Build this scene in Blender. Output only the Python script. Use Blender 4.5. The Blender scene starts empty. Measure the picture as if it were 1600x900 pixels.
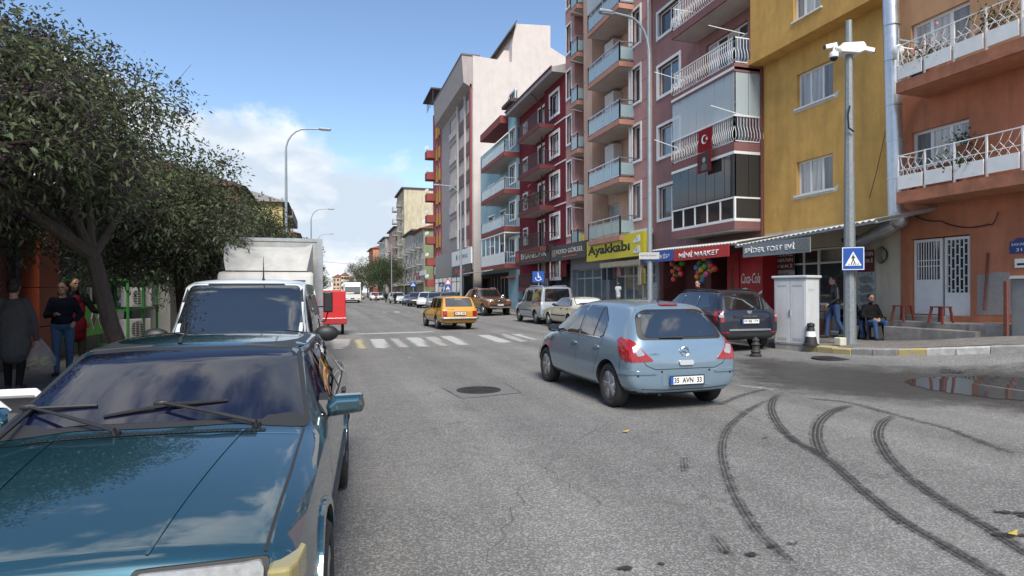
import bpy, bmesh, math, random
import numpy as np
from mathutils import Vector, Matrix
from mathutils.bvhtree import BVHTree
random.seed(7); RNG = np.random.default_rng(7)
S = bpy.context.scene
COL = S.collection
R = math.radians
# ---------------------------------------------------------------- camera
FPX, YAW, HC, HOR, ROLL = 950.0, R(17.0), 1.60, 456.0, 0.0035
cam_d = bpy.data.cameras.new('camera'); cam = bpy.data.objects.new('camera', cam_d); COL.objects.link(cam)
cam_d.sensor_width = 36.0; cam_d.lens = FPX / 1600 * 36; cam_d.shift_y = (HOR - 450) / 1600
cam_d.clip_end = 5000; cam_d.clip_start = 0.05
cF = Vector((math.sin(YAW), math.cos(YAW), 0)); cR = Vector((math.cos(YAW), -math.sin(YAW), 0)); cU = Vector((0, 0, 1))
aR = (cR - ROLL * cU).normalized(); aU = (cU + ROLL * cR).normalized()
cam.matrix_world = Matrix(((aR.x, aU.x, -cF.x, 0), (aR.y, aU.y, -cF.y, 0), (aR.z, aU.z, -cF.z, HC), (0, 0, 0, 1)))
S.camera = cam
# ---------------------------------------------------------------- sky, sun, exposure
SUN_EL, SUN_AZ = R(48), R(188)          # azimuth clockwise from +Y
world = bpy.data.worlds.new('World'); S.world = world; world.use_nodes = True
wn = world.node_tree.nodes; wl = world.node_tree.links; wn.clear()
def wnode(t, **k):
    n = wn.new(t)
    for a, b in k.items(): setattr(n, a, b)
    return n
wo = wnode('ShaderNodeOutputWorld'); bg = wnode('ShaderNodeBackground'); sky = wnode('ShaderNodeTexSky')
sky.sky_type = 'NISHITA'; sky.sun_disc = False; sky.sun_elevation = SUN_EL; sky.sun_rotation = SUN_AZ
sky.air_density = 1.0; sky.dust_density = 0.1; sky.ozone_density = 2.6
bg.inputs[1].default_value = 0.085
tc = wnode('ShaderNodeTexCoord')
mp = wnode('ShaderNodeMapping'); mp.inputs['Scale'].default_value = (1, 1, 1.9); mp.inputs['Location'].default_value = (-7.8, -1.56, 0.44)
nz = wnode('ShaderNodeTexNoise'); nz.inputs['Scale'].default_value = 2.6; nz.inputs['Detail'].default_value = 9; nz.inputs['Roughness'].default_value = 0.56; nz.inputs['Distortion'].default_value = 0.25
sep = wnode('ShaderNodeSeparateXYZ')
low = wnode('ShaderNodeMapRange'); low.inputs[1].default_value = 0.0; low.inputs[2].default_value = 0.30; low.inputs[3].default_value = 0.225; low.inputs[4].default_value = 0.0
add = wnode('ShaderNodeMath', operation='ADD')
rmp = wnode('ShaderNodeMapRange'); rmp.interpolation_type = 'SMOOTHSTEP'; rmp.inputs[1].default_value = 0.525; rmp.inputs[2].default_value = 0.62; rmp.inputs[3].default_value = 0; rmp.inputs[4].default_value = 1
nz2 = wnode('ShaderNodeTexNoise'); nz2.inputs['Scale'].default_value = 5.5; nz2.inputs['Detail'].default_value = 6
ccol = wnode('ShaderNodeValToRGB'); ccol.color_ramp.elements[0].position = 0.42; ccol.color_ramp.elements[0].color = (3.5, 4.05, 4.7, 1); ccol.color_ramp.elements[1].position = 0.60; ccol.color_ramp.elements[1].color = (6.0, 6.05, 6.1, 1)
mx = wnode('ShaderNodeMixRGB')
wl.new(tc.outputs['Generated'], mp.inputs[0]); wl.new(mp.outputs[0], nz.inputs['Vector']); wl.new(mp.outputs[0], nz2.inputs['Vector'])
wl.new(tc.outputs['Generated'], sep.inputs[0]); wl.new(sep.outputs[2], low.inputs[0])
wl.new(nz.outputs[0], add.inputs[0]); wl.new(low.outputs[0], add.inputs[1]); wl.new(add.outputs[0], rmp.inputs[0])
wl.new(nz2.outputs[0], ccol.inputs[0]); wl.new(rmp.outputs[0], mx.inputs[0]); wl.new(sky.outputs[0], mx.inputs[1]); wl.new(ccol.outputs[0], mx.inputs[2])
wl.new(mx.outputs[0], bg.inputs[0]); wl.new(bg.outputs[0], wo.inputs[0])
sl = bpy.data.lights.new('sun', 'SUN'); so = bpy.data.objects.new('sun', sl); COL.objects.link(so)
sl.energy = 2.5; sl.angle = R(26); sl.color = (1.0, 0.94, 0.85)
sdir = Vector((math.sin(SUN_AZ) * math.cos(SUN_EL), math.cos(SUN_AZ) * math.cos(SUN_EL), math.sin(SUN_EL)))
so.rotation_euler = sdir.to_track_quat('Z', 'Y').to_euler(); so.location = (0, 0, 40)
vs = S.view_settings; vs.view_transform = 'Standard'; vs.look = 'None'; vs.gamma = 1; vs.exposure = 1.2; vs.use_curve_mapping = False
S.render.engine = 'CYCLES'
S.cycles.max_bounces = 6; S.cycles.transparent_max_bounces = 12

# ---------------------------------------------------------------- pixel helpers (photo 1600x900)
def ray(px, py):
    u, v = (px - 800) / FPX, -(py - HOR) / FPX
    u, v = u + ROLL * v, v - ROLL * u
    return cF + cR * u + cU * v
def on_x(px, py, X):
    d = ray(px, py); t = X / d.x; return Vector((X, d.y * t, HC + d.z * t))
def on_y(px, py, Y):
    d = ray(px, py); t = Y / d.y; return Vector((d.x * t, Y, HC + d.z * t))
def ss(t):
    t = min(1, max(0, t)); return t * t * (3 - 2 * t)
KX = 11.6; KL = -1.95           # kerb lines
def gr(x, y):                    # road surface
    return 0.10 * ss((x - 8.5) / 5) + 0.42 * ss((x - 10.3) / 3.7) * ss((13.2 - y) / 5)
def kx(y):                       # right kerb, bending into the side street
    return KX + (0.16 * (11.6 - y) ** 1.6 if y < 11.6 else 0)
def gw(x, y):                    # walking surface
    if x > kx(y) or x < KL: return gr(x, y) + 0.15
    return gr(x, y)
def on_g(px, py, f=gr, off=0):
    d = ray(px, py); t = 0.5
    tt = (0 - HC) / d.z if d.z < -1e-4 else 300
    lo, hi = 0.3, tt * 1.5 + 1
    for _ in range(60):
        m = (lo + hi) / 2
        if HC + d.z * m > f(d.x * m, d.y * m) + off: lo = m
        else: hi = m
    return Vector((d.x * lo, d.y * lo, f(d.x * lo, d.y * lo) + off))
XF = 15.0
def fy(px, X=XF): return on_x(px, HOR, X).y
def fz(px, py, X=XF): return on_x(px, py, X).z

# ---------------------------------------------------------------- materials
MATS = {}
def nt(name):
    m = bpy.data.materials.new(name); m.use_nodes = True
    n = m.node_tree.nodes; return m, n, m.node_tree.links, n['Principled BSDF']
def mat(name, col, rough=0.7, metal=0.0, var=0.0, vscale=3.0, bump=0.0, bscale=60, coat=0.0, spec=None, col2=None, stretch=None, emit=None, flake=False, dirt=0.0):
    if name in MATS: return MATS[name]
    m, n, l, b = nt(name); MATS[name] = m
    c = tuple(col) + (1,) if len(col) == 3 else col
    b.inputs['Base Color'].default_value = c; b.inputs['Roughness'].default_value = rough; b.inputs['Metallic'].default_value = metal
    if coat: b.inputs['Coat Weight'].default_value = coat; b.inputs['Coat Roughness'].default_value = 0.03
    if spec is not None: b.inputs['Specular IOR Level'].default_value = spec
    if emit: b.inputs['Emission Color'].default_value = tuple(emit[:3]) + (1,); b.inputs['Emission Strength'].default_value = emit[3]
    t = n.new('ShaderNodeTexCoord')
    last = None
    if var or col2 is not None:
        mpn = n.new('ShaderNodeMapping'); l.new(t.outputs['Object'], mpn.inputs[0])
        if stretch: mpn.inputs['Scale'].default_value = stretch
        x = n.new('ShaderNodeTexNoise'); x.inputs['Scale'].default_value = vscale; x.inputs['Detail'].default_value = 8; x.inputs['Roughness'].default_value = 0.65
        l.new(mpn.outputs[0], x.inputs['Vector'])
        r = n.new('ShaderNodeValToRGB'); r.color_ramp.elements[0].position = 0.3; r.color_ramp.elements[1].position = 0.72
        c2 = col2 if col2 is not None else [max(0, k * (1 - var)) for k in c[:3]]
        c1 = c[:3] if col2 is not None else [min(1, k * (1 + var * 0.6)) for k in c[:3]]
        r.color_ramp.elements[0].color = tuple(c2[:3]) + (1,); r.color_ramp.elements[1].color = tuple(c1) + (1,)
        l.new(x.outputs[0], r.inputs[0]); last = r.outputs[0]
        if dirt:
            x2 = n.new('ShaderNodeTexNoise'); x2.inputs['Scale'].default_value = 1.0; x2.inputs['Detail'].default_value = 7; x2.inputs['Roughness'].default_value = 0.7
            mp2 = n.new('ShaderNodeMapping'); mp2.inputs['Scale'].default_value = (2.2, 2.2, 0.35); l.new(t.outputs['Object'], mp2.inputs[0]); l.new(mp2.outputs[0], x2.inputs['Vector'])
            r2 = n.new('ShaderNodeMapRange'); r2.inputs[1].default_value = 0.45; r2.inputs[2].default_value = 0.8; r2.inputs[3].default_value = 0; r2.inputs[4].default_value = dirt
            l.new(x2.outputs[0], r2.inputs[0])
            mm = n.new('ShaderNodeMixRGB'); mm.inputs[2].default_value = (c[0] * 0.35 + 0.02, c[1] * 0.35 + 0.02, c[2] * 0.35 + 0.018, 1)
            l.new(r2.outputs[0], mm.inputs[0]); l.new(last, mm.inputs[1]); last = mm.outputs[0]
        l.new(last, b.inputs['Base Color'])
        rr = n.new('ShaderNodeMapRange'); rr.inputs[3].default_value = max(0.02, rough - 0.08); rr.inputs[4].default_value = min(1, rough + 0.1)
        if not coat: l.new(x.outputs[0], rr.inputs[0]); l.new(rr.outputs[0], b.inputs['Roughness'])
    if bump:
        y = n.new('ShaderNodeTexNoise'); y.inputs['Scale'].default_value = bscale; y.inputs['Detail'].default_value = 4
        l.new(t.outputs['Object'], y.inputs['Vector'])
        bp = n.new('ShaderNodeBump'); bp.inputs['Strength'].default_value = bump; bp.inputs['Distance'].default_value = 0.01
        l.new(y.outputs[0], bp.inputs['Height']); l.new(bp.outputs[0], b.inputs['Normal'])
    return m
def plaster(name, col, var=0.16, dirt=0.5, bump=0.35, bscale=45): return mat(name, col, 0.88, var=var, vscale=0.9, bump=bump, bscale=bscale, dirt=dirt, spec=0.25)
def paint(name, col, metal=0.0, rough=0.32, dust=0.05):
    return mat(name, col, rough, metal, var=dust, vscale=6, coat=1.0)
def mask_mat(name, col, rough, thr=(0.35, 0.6), nscale=14, col2=None, fine=90, spec=0.4, opac=1.0, bump=0.3):
    """surface film on the road whose ragged, worn edge comes from the vertex attribute 'edge' plus noise"""
    if name in MATS: return MATS[name]
    m, n, l, b = nt(name); MATS[name] = m
    t = n.new('ShaderNodeTexCoord'); at = n.new('ShaderNodeAttribute'); at.attribute_name = 'edge'
    x = n.new('ShaderNodeTexNoise'); x.inputs['Scale'].default_value = nscale; x.inputs['Detail'].default_value = 8; x.inputs['Roughness'].default_value = 0.72
    y = n.new('ShaderNodeTexNoise'); y.inputs['Scale'].default_value = fine; y.inputs['Detail'].default_value = 3
    l.new(t.outputs['Object'], x.inputs['Vector']); l.new(t.outputs['Object'], y.inputs['Vector'])
    s1 = n.new('ShaderNodeMath'); s1.operation = 'ADD'; l.new(x.outputs[0], s1.inputs[0])
    s2 = n.new('ShaderNodeMath'); s2.operation = 'MULTIPLY'; s2.inputs[1].default_value = 0.6; l.new(at.outputs['Fac'], s2.inputs[0]); l.new(s2.outputs[0], s1.inputs[1])
    s3 = n.new('ShaderNodeMath'); s3.operation = 'MULTIPLY_ADD'; s3.inputs[1].default_value = 0.35; l.new(y.outputs[0], s3.inputs[0]); l.new(s1.outputs[0], s3.inputs[2])
    mr = n.new('ShaderNodeMapRange'); mr.interpolation_type = 'SMOOTHSTEP'; mr.inputs[1].default_value = thr[0] + 0.5; mr.inputs[2].default_value = thr[1] + 0.5; mr.inputs[4].default_value = opac
    l.new(s3.outputs[0], mr.inputs[0])
    r = n.new('ShaderNodeValToRGB'); r.color_ramp.elements[0].position = 0.3; r.color_ramp.elements[1].position = 0.7
    r.color_ramp.elements[0].color = tuple(col2 or [k * 0.7 for k in col]) + (1,); r.color_ramp.elements[1].color = tuple(col) + (1,)
    l.new(y.outputs[0], r.inputs[0]); l.new(r.outputs[0], b.inputs['Base Color'])
    b.inputs['Roughness'].default_value = rough; b.inputs['Specular IOR Level'].default_value = spec
    if bump:
        bp = n.new('ShaderNodeBump'); bp.inputs['Strength'].default_value = bump; bp.inputs['Distance'].default_value = 0.008
        l.new(y.outputs[0], bp.inputs['Height']); l.new(bp.outputs[0], b.inputs['Normal'])
    tr = n.new('ShaderNodeBsdfTransparent'); ms = n.new('ShaderNodeMixShader'); out = n['Material Output']
    l.new(mr.outputs[0], ms.inputs[0]); l.new(tr.outputs[0], ms.inputs[1]); l.new(b.outputs[0], ms.inputs[2]); l.new(ms.outputs[0], out.inputs[0])
    return m
def glass_pane(name, col, rough=0.04, wav=0.0, col2=None, fold=0.0):
    """window glass with what hangs close behind it: dark room, or net curtain folds"""
    if name in MATS: return MATS[name]
    m, n, l, b = nt(name); MATS[name] = m
    b.inputs['Roughness'].default_value = 0.6; b.inputs['Coat Weight'].default_value = 1.0; b.inputs['Coat Roughness'].default_value = rough; b.inputs['Coat IOR'].default_value = 1.6; b.inputs['Specular IOR Level'].default_value = 0
    b.inputs['Base Color'].default_value = tuple(col) + (1,)
    t = n.new('ShaderNodeTexCoord')
    if fold:
        mpn = n.new('ShaderNodeMapping'); mpn.inputs['Scale'].default_value = (1, 1, 0.06); l.new(t.outputs['Object'], mpn.inputs[0])
        x = n.new('ShaderNodeTexNoise'); x.inputs['Scale'].default_value = fold; x.inputs['Detail'].default_value = 4; l.new(mpn.outputs[0], x.inputs['Vector'])
        r = n.new('ShaderNodeValToRGB'); r.color_ramp.elements[0].position = 0.35; r.color_ramp.elements[1].position = 0.65
        r.color_ramp.elements[0].color = tuple(col2 or [k * 0.45 for k in col]) + (1,); r.color_ramp.elements[1].color = tuple(col) + (1,)
        l.new(x.outputs[0], r.inputs[0]); l.new(r.outputs[0], b.inputs['Base Color'])
    if wav:
        y = n.new('ShaderNodeTexNoise'); y.inputs['Scale'].default_value = 1.6; l.new(t.outputs['Object'], y.inputs['Vector'])
        bp = n.new('ShaderNodeBump'); bp.inputs['Strength'].default_value = wav; bp.inputs['Distance'].default_value = 0.02
        l.new(y.outputs[0], bp.inputs['Height']); l.new(bp.outputs[0], b.inputs['Coat Normal'])
    return m
def clear_glass(name, tint=(0.75, 0.85, 0.88), alpha=0.35, rough=0.03):
    if name in MATS: return MATS[name]
    m, n, l, b = nt(name); MATS[name] = m
    b.inputs['Base Color'].default_value = tuple(tint) + (1,); b.inputs['Roughness'].default_value = rough; b.inputs['Alpha'].default_value = 1
    b.inputs['Specular IOR Level'].default_value = 0.9
    tr = n.new('ShaderNodeBsdfTransparent'); tr.inputs[0].default_value = (0.9, 0.95, 0.95, 1); ms = n.new('ShaderNodeMixShader'); ms.inputs[0].default_value = alpha
    l.new(tr.outputs[0], ms.inputs[1]); l.new(b.outputs[0], ms.inputs[2]); l.new(ms.outputs[0], n['Material Output'].inputs[0])
    return m

# ---------------------------------------------------------------- mesh builder
class MB:
    def __init__(s): s.v = []; s.f = []; s.m = []
    def add(s, vs_, fs, mi=0):
        k = len(s.v); s.v += [tuple(p) for p in vs_]; s.f += [tuple(i + k for i in q) for q in fs]; s.m += [mi] * len(fs)
    def box(s, x0, x1, y0, y1, z0, z1, mi=0):
        if x0 > x1: x0, x1 = x1, x0
        if y0 > y1: y0, y1 = y1, y0
        if z0 > z1: z0, z1 = z1, z0
        s.add([(x0, y0, z0), (x1, y0, z0), (x1, y1, z0), (x0, y1, z0), (x0, y0, z1), (x1, y0, z1), (x1, y1, z1), (x0, y1, z1)],
              [(0, 3, 2, 1), (4, 5, 6, 7), (0, 1, 5, 4), (1, 2, 6, 5), (2, 3, 7, 6), (3, 0, 4, 7)], mi); return s
    def quad(s, a, b, c, d, mi=0): s.add([a, b, c, d], [(0, 1, 2, 3)], mi); return s
    def poly(s, pts, mi=0): s.add(pts, [tuple(range(len(pts)))], mi); return s
    def tube(s, pts, r, n=8, mi=0, cap=True):
        pts = [Vector(p) for p in pts]; rs = r if isinstance(r, (list, tuple)) else [r] * len(pts)
        rings = []; t0 = None; ref = None
        for i, p in enumerate(pts):
            t = (pts[min(i + 1, len(pts) - 1)] - pts[max(i - 1, 0)]).normalized()
            if ref is None:
                ref = Vector((0, 0, 1)) if abs(t.z) < 0.9 else Vector((1, 0, 0))
            a = (ref - t * ref.dot(t)).normalized(); ref = a; b_ = t.cross(a)
            rings.append([p + (a * math.cos(2 * math.pi * j / n) + b_ * math.sin(2 * math.pi * j / n)) * rs[i] for j in range(n)])
        vv = [q for rg in rings for q in rg]; ff = []
        for i in range(len(rings) - 1):
            for j in range(n):
                ff.append((i * n + j, i * n + (j + 1) % n, (i + 1) * n + (j + 1) % n, (i + 1) * n + j))
        if cap: ff.append(tuple(range(n))[::-1]); ff.append(tuple((len(rings) - 1) * n + j for j in range(n)))
        s.add(vv, ff, mi); return s
    def bar(s, a, b, w, h, mi=0):
        """rectangular bar between a and b, w horizontal, h the other way"""
        a = Vector(a); b = Vector(b); t = (b - a).normalized(); up = Vector((0, 0, 1)) if abs(t.z) < 0.95 else Vector((1, 0, 0))
        sd = t.cross(up).normalized() * w / 2; u2 = sd.cross(t).normalized() * h / 2
        P = [a - sd - u2, a + sd - u2, a + sd + u2, a - sd + u2, b - sd - u2, b + sd - u2, b + sd + u2, b - sd + u2]
        s.add(P, [(0, 1, 2, 3), (7, 6, 5, 4), (4, 5, 1, 0), (5, 6, 2, 1), (6, 7, 3, 2), (7, 4, 0, 3)], mi); return s
    def prism(s, poly, ax, a0, a1, mi=0):
        """poly of 2d points extruded along axis ax ('x': pts are (y,z); 'y': (x,z); 'z': (x,y))"""
        n = len(poly)
        def P(p, a): return {'x': (a, p[0], p[1]), 'y': (p[0], a, p[1]), 'z': (p[0], p[1], a)}[ax]
        vv = [P(p, a0) for p in poly] + [P(p, a1) for p in poly]
        ff = [tuple(range(n)), tuple(range(2 * n - 1, n - 1, -1))] + [(i + n, (i + 1) % n + n, (i + 1) % n, i) for i in range(n)]
        s.add(vv, ff, mi); return s
    def lathe(s, prof, n=24, o=(0, 0, 0), ax='z', mi=0):
        vv = []; ff = []
        for (r, h) in prof:
            for j in range(n):
                c, d = r * math.cos(2 * math.pi * j / n), r * math.sin(2 * math.pi * j / n)
                p = {'z': (c, d, h), 'y': (c, h, d), 'x': (h, c, d)}[ax]
                vv.append((p[0] + o[0], p[1] + o[1], p[2] + o[2]))
        for i in range(len(prof) - 1):
            for j in range(n): ff.append((i * n + j, i * n + (j + 1) % n, (i + 1) * n + (j + 1) % n, (i + 1) * n + j))
        if prof[0][0] > 1e-4: ff.append(tuple(range(n))[::-1])
        if prof[-1][0] > 1e-4: ff.append(tuple((len(prof) - 1) * n + j for j in range(n)))
        s.add(vv, ff, mi); return s
    def ball(s, c, r, n=10, k=7, mi=0, sc=(1, 1, 1)):
        prof = [(math.sin(math.pi * i / k), -math.cos(math.pi * i / k)) for i in range(k + 1)]
        t = MB(); t.lathe(prof, n)
        s.add([(c[0] + p[0] * r * sc[0], c[1] + p[1] * r * sc[1], c[2] + p[2] * r * sc[2]) for p in t.v], t.f, mi); return s
    def xf(s, M): s.v = [tuple(M @ Vector(p)) for p in s.v]; return s
    def mesh(s, name, mats, smooth=False, fix=True):
        me = bpy.data.meshes.new(name); me.from_pydata(s.v, [], s.f)
        for m in (mats if isinstance(mats, (list, tuple)) else [mats]): me.materials.append(m)
        if any(s.m): me.polygons.foreach_set('material_index', s.m)
        if fix:
            b = bmesh.new(); b.from_mesh(me); bmesh.ops.recalc_face_normals(b, faces=b.faces); b.to_mesh(me); b.free()
        if smooth: me.polygons.foreach_set('use_smooth', [True] * len(me.polygons))
        me.update(); return me
    def build(s, name, mats, parent=None, smooth=False, bevel=0, world=True, loc=None):
        if parent is not None and world:
            o = Vector(); q = parent
            while q is not None: o += q.location; q = q.parent
            s.v = [(p[0] - o.x, p[1] - o.y, p[2] - o.z) for p in s.v]
        ob = obj(name, s.mesh(name, mats, smooth), parent, loc)
        if bevel:
            m = ob.modifiers.new('bevel', 'BEVEL'); m.width = bevel; m.segments = 2; m.limit_method = 'ANGLE'; m.angle_limit = R(40)
        if smooth: smooth_angle(ob)
        return ob
def smooth_angle(ob, a=35):
    me = ob.data; b = bmesh.new(); b.from_mesh(me); c = math.cos(R(a))
    for e in b.edges:
        if len(e.link_faces) == 2 and e.link_faces[0].normal.dot(e.link_faces[1].normal) < c: e.smooth = False
    b.to_mesh(me); b.free()
def obj(name, me, parent=None, loc=None, rotz=0):
    o = bpy.data.objects.new(name, me); COL.objects.link(o)
    if parent is not None: o.parent = parent
    if loc is not None: o.location = loc
    if rotz: o.rotation_euler.z = rotz
    return o
def tag(o, label, cat, group=None):
    o['label'] = label; o['category'] = cat
    if group: o['group'] = group
    return o
def thing(name, label, cat, loc=(0, 0, 0), rotz=0, group=None):
    return tag(obj(name, None, None, loc, rotz), label, cat, group)
def struct(o): o['kind'] = 'structure'; return o
def stuff(o): o['kind'] = 'stuff'; return o
def copy_tree(o, parent=None):
    c = o.copy(); COL.objects.link(c)
    if parent is not None: c.parent = parent
    for ch in [q for q in bpy.data.objects if q.parent == o]: copy_tree(ch, c)
    return c
def text_mesh(s, mt, ext=0.01, w=None, h=None, shear=0, bold=0.0, space=1.0):
    cu = bpy.data.curves.new('txt', 'FONT'); cu.body = s; cu.size = 1; cu.extrude = 0; cu.shear = shear; cu.offset = bold; cu.resolution_u = 3; cu.space_character = space
    o = bpy.data.objects.new('txt', cu); COL.objects.link(o)
    me = bpy.data.meshes.new_from_object(o.evaluated_get(bpy.context.evaluated_depsgraph_get()))
    bpy.data.objects.remove(o); bpy.data.curves.remove(cu)
    co = np.zeros(len(me.vertices) * 3); me.vertices.foreach_get('co', co); co = co.reshape(-1, 3)
    mn, mxx = co.min(0), co.max(0); co -= mn; sz = mxx - mn
    sx = (w / sz[0]) if w else (h / sz[1]); sy = (h / sz[1]) if h else sx
    co[:, 0] *= sx; co[:, 1] *= sy; co[:, 2] = 0
    me.vertices.foreach_set('co', co.ravel()); me.materials.clear(); me.materials.append(mt)
    b = bmesh.new(); b.from_mesh(me); bmesh.ops.remove_doubles(b, verts=b.verts, dist=1e-5)
    r = bmesh.ops.extrude_face_region(b, geom=b.faces[:]); bmesh.ops.translate(b, verts=[q for q in r['geom'] if isinstance(q, bmesh.types.BMVert)], vec=(0, 0, ext))
    bmesh.ops.recalc_face_normals(b, faces=b.faces); b.to_mesh(me); b.free()
    return me, sz[0] * sx, sz[1] * sy
def text(s, mt, parent, origin, right, up, w=None, h=None, ext=0.008, center=False, name='lettering', **k):
    """lettering whose lower-left corner is at origin (local to parent), reading along right"""
    me, tw, th = text_mesh(s, mt, ext, w, h, **k)
    r_ = Vector(right).normalized(); u_ = Vector(up).normalized(); n_ = r_.cross(u_); o = Vector(origin)
    if center: o = o - r_ * tw / 2 - u_ * th / 2
    M = Matrix(((r_.x, u_.x, n_.x, o.x), (r_.y, u_.y, n_.y, o.y), (r_.z, u_.z, n_.z, o.z), (0, 0, 0, 1)))
    me.transform(M); ob = obj(name, me, parent); return ob
def apply_mods(o):
    me = bpy.data.meshes.new_from_object(o.evaluated_get(bpy.context.evaluated_depsgraph_get())); o.modifiers.clear(); old = o.data; o.data = me; return o
# common materials
WHITE = mat('white_paint', (0.75, 0.75, 0.73), 0.45, var=0.08, vscale=5, dirt=0.15)
PVC = mat('window_pvc', (0.72, 0.72, 0.71), 0.4, var=0.05)
BLACK = mat('black_plastic', (0.015, 0.015, 0.016), 0.5, var=0.3, vscale=20)
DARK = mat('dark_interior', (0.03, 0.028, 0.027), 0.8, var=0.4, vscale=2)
CONC = mat('concrete', (0.30, 0.285, 0.265), 0.9, var=0.25, vscale=3, bump=0.5, bscale=50, dirt=0.5)
GALV = mat('galvanised_steel', (0.36, 0.38, 0.40), 0.5, 0.35, var=0.22, vscale=9, dirt=0.2)
STEEL = mat('steel', (0.55, 0.56, 0.57), 0.28, 0.9, var=0.1, vscale=8)
RUST = mat('rusty_red_metal', (0.16, 0.05, 0.04), 0.8, var=0.3, vscale=12)
# ================================================================ ground
ASPH, an, al, ab = nt('asphalt'); MATS['asphalt'] = ASPH
t_ = an.new('ShaderNodeTexCoord')
def an_noise(sc, det=6, ro=0.6):
    q = an.new('ShaderNodeTexNoise'); q.inputs['Scale'].default_value = sc; q.inputs['Detail'].default_value = det; q.inputs['Roughness'].default_value = ro; al.new(t_.outputs['Object'], q.inputs['Vector']); return q
n1 = an_noise(0.28, 8, 0.6); n2 = an_noise(75, 3, 0.75); n3 = an_noise(2.4, 8, 0.72)
v1 = an.new('ShaderNodeTexVoronoi'); v1.inputs['Scale'].default_value = 85; al.new(t_.outputs['Object'], v1.inputs['Vector'])
r1 = an.new('ShaderNodeValToRGB'); r1.color_ramp.elements[0].position = 0.3; r1.color_ramp.elements[1].position = 0.7
r1.color_ramp.elements[0].color = (0.125, 0.122, 0.118, 1); r1.color_ramp.elements[1].color = (0.195, 0.191, 0.185, 1); al.new(n1.outputs[0], r1.inputs[0])
r2 = an.new('ShaderNodeValToRGB'); r2.color_ramp.elements[0].position = 0.33; r2.color_ramp.elements[1].position = 0.72
r2.color_ramp.elements[0].color = (0.42, 0.42, 0.42, 1); r2.color_ramp.elements[1].color = (1.55, 1.54, 1.5, 1); al.new(n2.outputs[0], r2.inputs[0])
m1 = an.new('ShaderNodeMixRGB'); m1.blend_type = 'MULTIPLY'; m1.inputs[0].default_value = 0.9; al.new(r1.outputs[0], m1.inputs[1]); al.new(r2.outputs[0], m1.inputs[2])
r3 = an.new('ShaderNodeValToRGB'); r3.color_ramp.elements[0].position = 0.3; r3.color_ramp.elements[1].position = 0.75
r3.color_ramp.elements[0].color = (0.82, 0.82, 0.82, 1); r3.color_ramp.elements[1].color = (1.12, 1.12, 1.11, 1); al.new(n3.outputs[0], r3.inputs[0])
m2 = an.new('ShaderNodeMixRGB'); m2.blend_type = 'MULTIPLY'; m2.inputs[0].default_value = 1; al.new(m1.outputs[0], m2.inputs[1]); al.new(r3.outputs[0], m2.inputs[2])
# pale and dark stone chips
rv = an.new('ShaderNodeValToRGB'); rv.color_ramp.elements[0].position = 0.62; rv.color_ramp.elements[0].color = (0, 0, 0, 1); rv.color_ramp.elements[1].position = 0.85; rv.color_ramp.elements[1].color = (1, 1, 1, 1)
sv = an.new('ShaderNodeSeparateColor'); al.new(v1.outputs['Color'], sv.inputs[0]); al.new(sv.outputs[0], rv.inputs[0])
m3 = an.new('ShaderNodeMixRGB'); m3.inputs[2].default_value = (0.40, 0.395, 0.385, 1); al.new(m2.outputs[0], m3.inputs[1])
k3 = an.new('ShaderNodeMath'); k3.operation = 'MULTIPLY'; k3.inputs[1].default_value = 0.45; al.new(rv.outputs[0], k3.inputs[0]); al.new(k3.outputs[0], m3.inputs[0])
mpb = an.new('ShaderNodeMapping'); mpb.inputs['Scale'].default_value = (.9, .03, 1); al.new(t_.outputs['Object'], mpb.inputs[0]); nb1 = an.new('ShaderNodeTexNoise'); nb1.inputs['Scale'].default_value = 1.1; nb1.inputs['Detail'].default_value = 5; al.new(mpb.outputs[0], nb1.inputs['Vector'])
nb2 = an_noise(.9, 10, .75); rb1 = an.new('ShaderNodeMapRange'); rb1.inputs[1].default_value = .35; rb1.inputs[2].default_value = .65; rb1.inputs[3].default_value = .80; rb1.inputs[4].default_value = 1.14; al.new(nb1.outputs[0], rb1.inputs[0])
rb2 = an.new('ShaderNodeMapRange'); rb2.inputs[1].default_value = .30; rb2.inputs[2].default_value = .42; rb2.inputs[3].default_value = .62; rb2.inputs[4].default_value = 1.0; al.new(nb2.outputs[0], rb2.inputs[0])
kb = an.new('ShaderNodeMath'); kb.operation = 'MULTIPLY'; al.new(rb1.outputs[0], kb.inputs[0]); al.new(rb2.outputs[0], kb.inputs[1])
m4 = an.new('ShaderNodeVectorMath'); m4.operation = 'SCALE'; al.new(m3.outputs[0], m4.inputs[0]); al.new(kb.outputs[0], m4.inputs['Scale']); al.new(m4.outputs[0], ab.inputs['Base Color']); ab.inputs['Roughness'].default_value = 0.85; ab.inputs['Specular IOR Level'].default_value = 0.3
bp_ = an.new('ShaderNodeBump'); bp_.inputs['Strength'].default_value = 0.7; bp_.inputs['Distance'].default_value = 0.006; al.new(n2.outputs[0], bp_.inputs['Height']); al.new(bp_.outputs[0], ab.inputs['Normal'])

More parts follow.
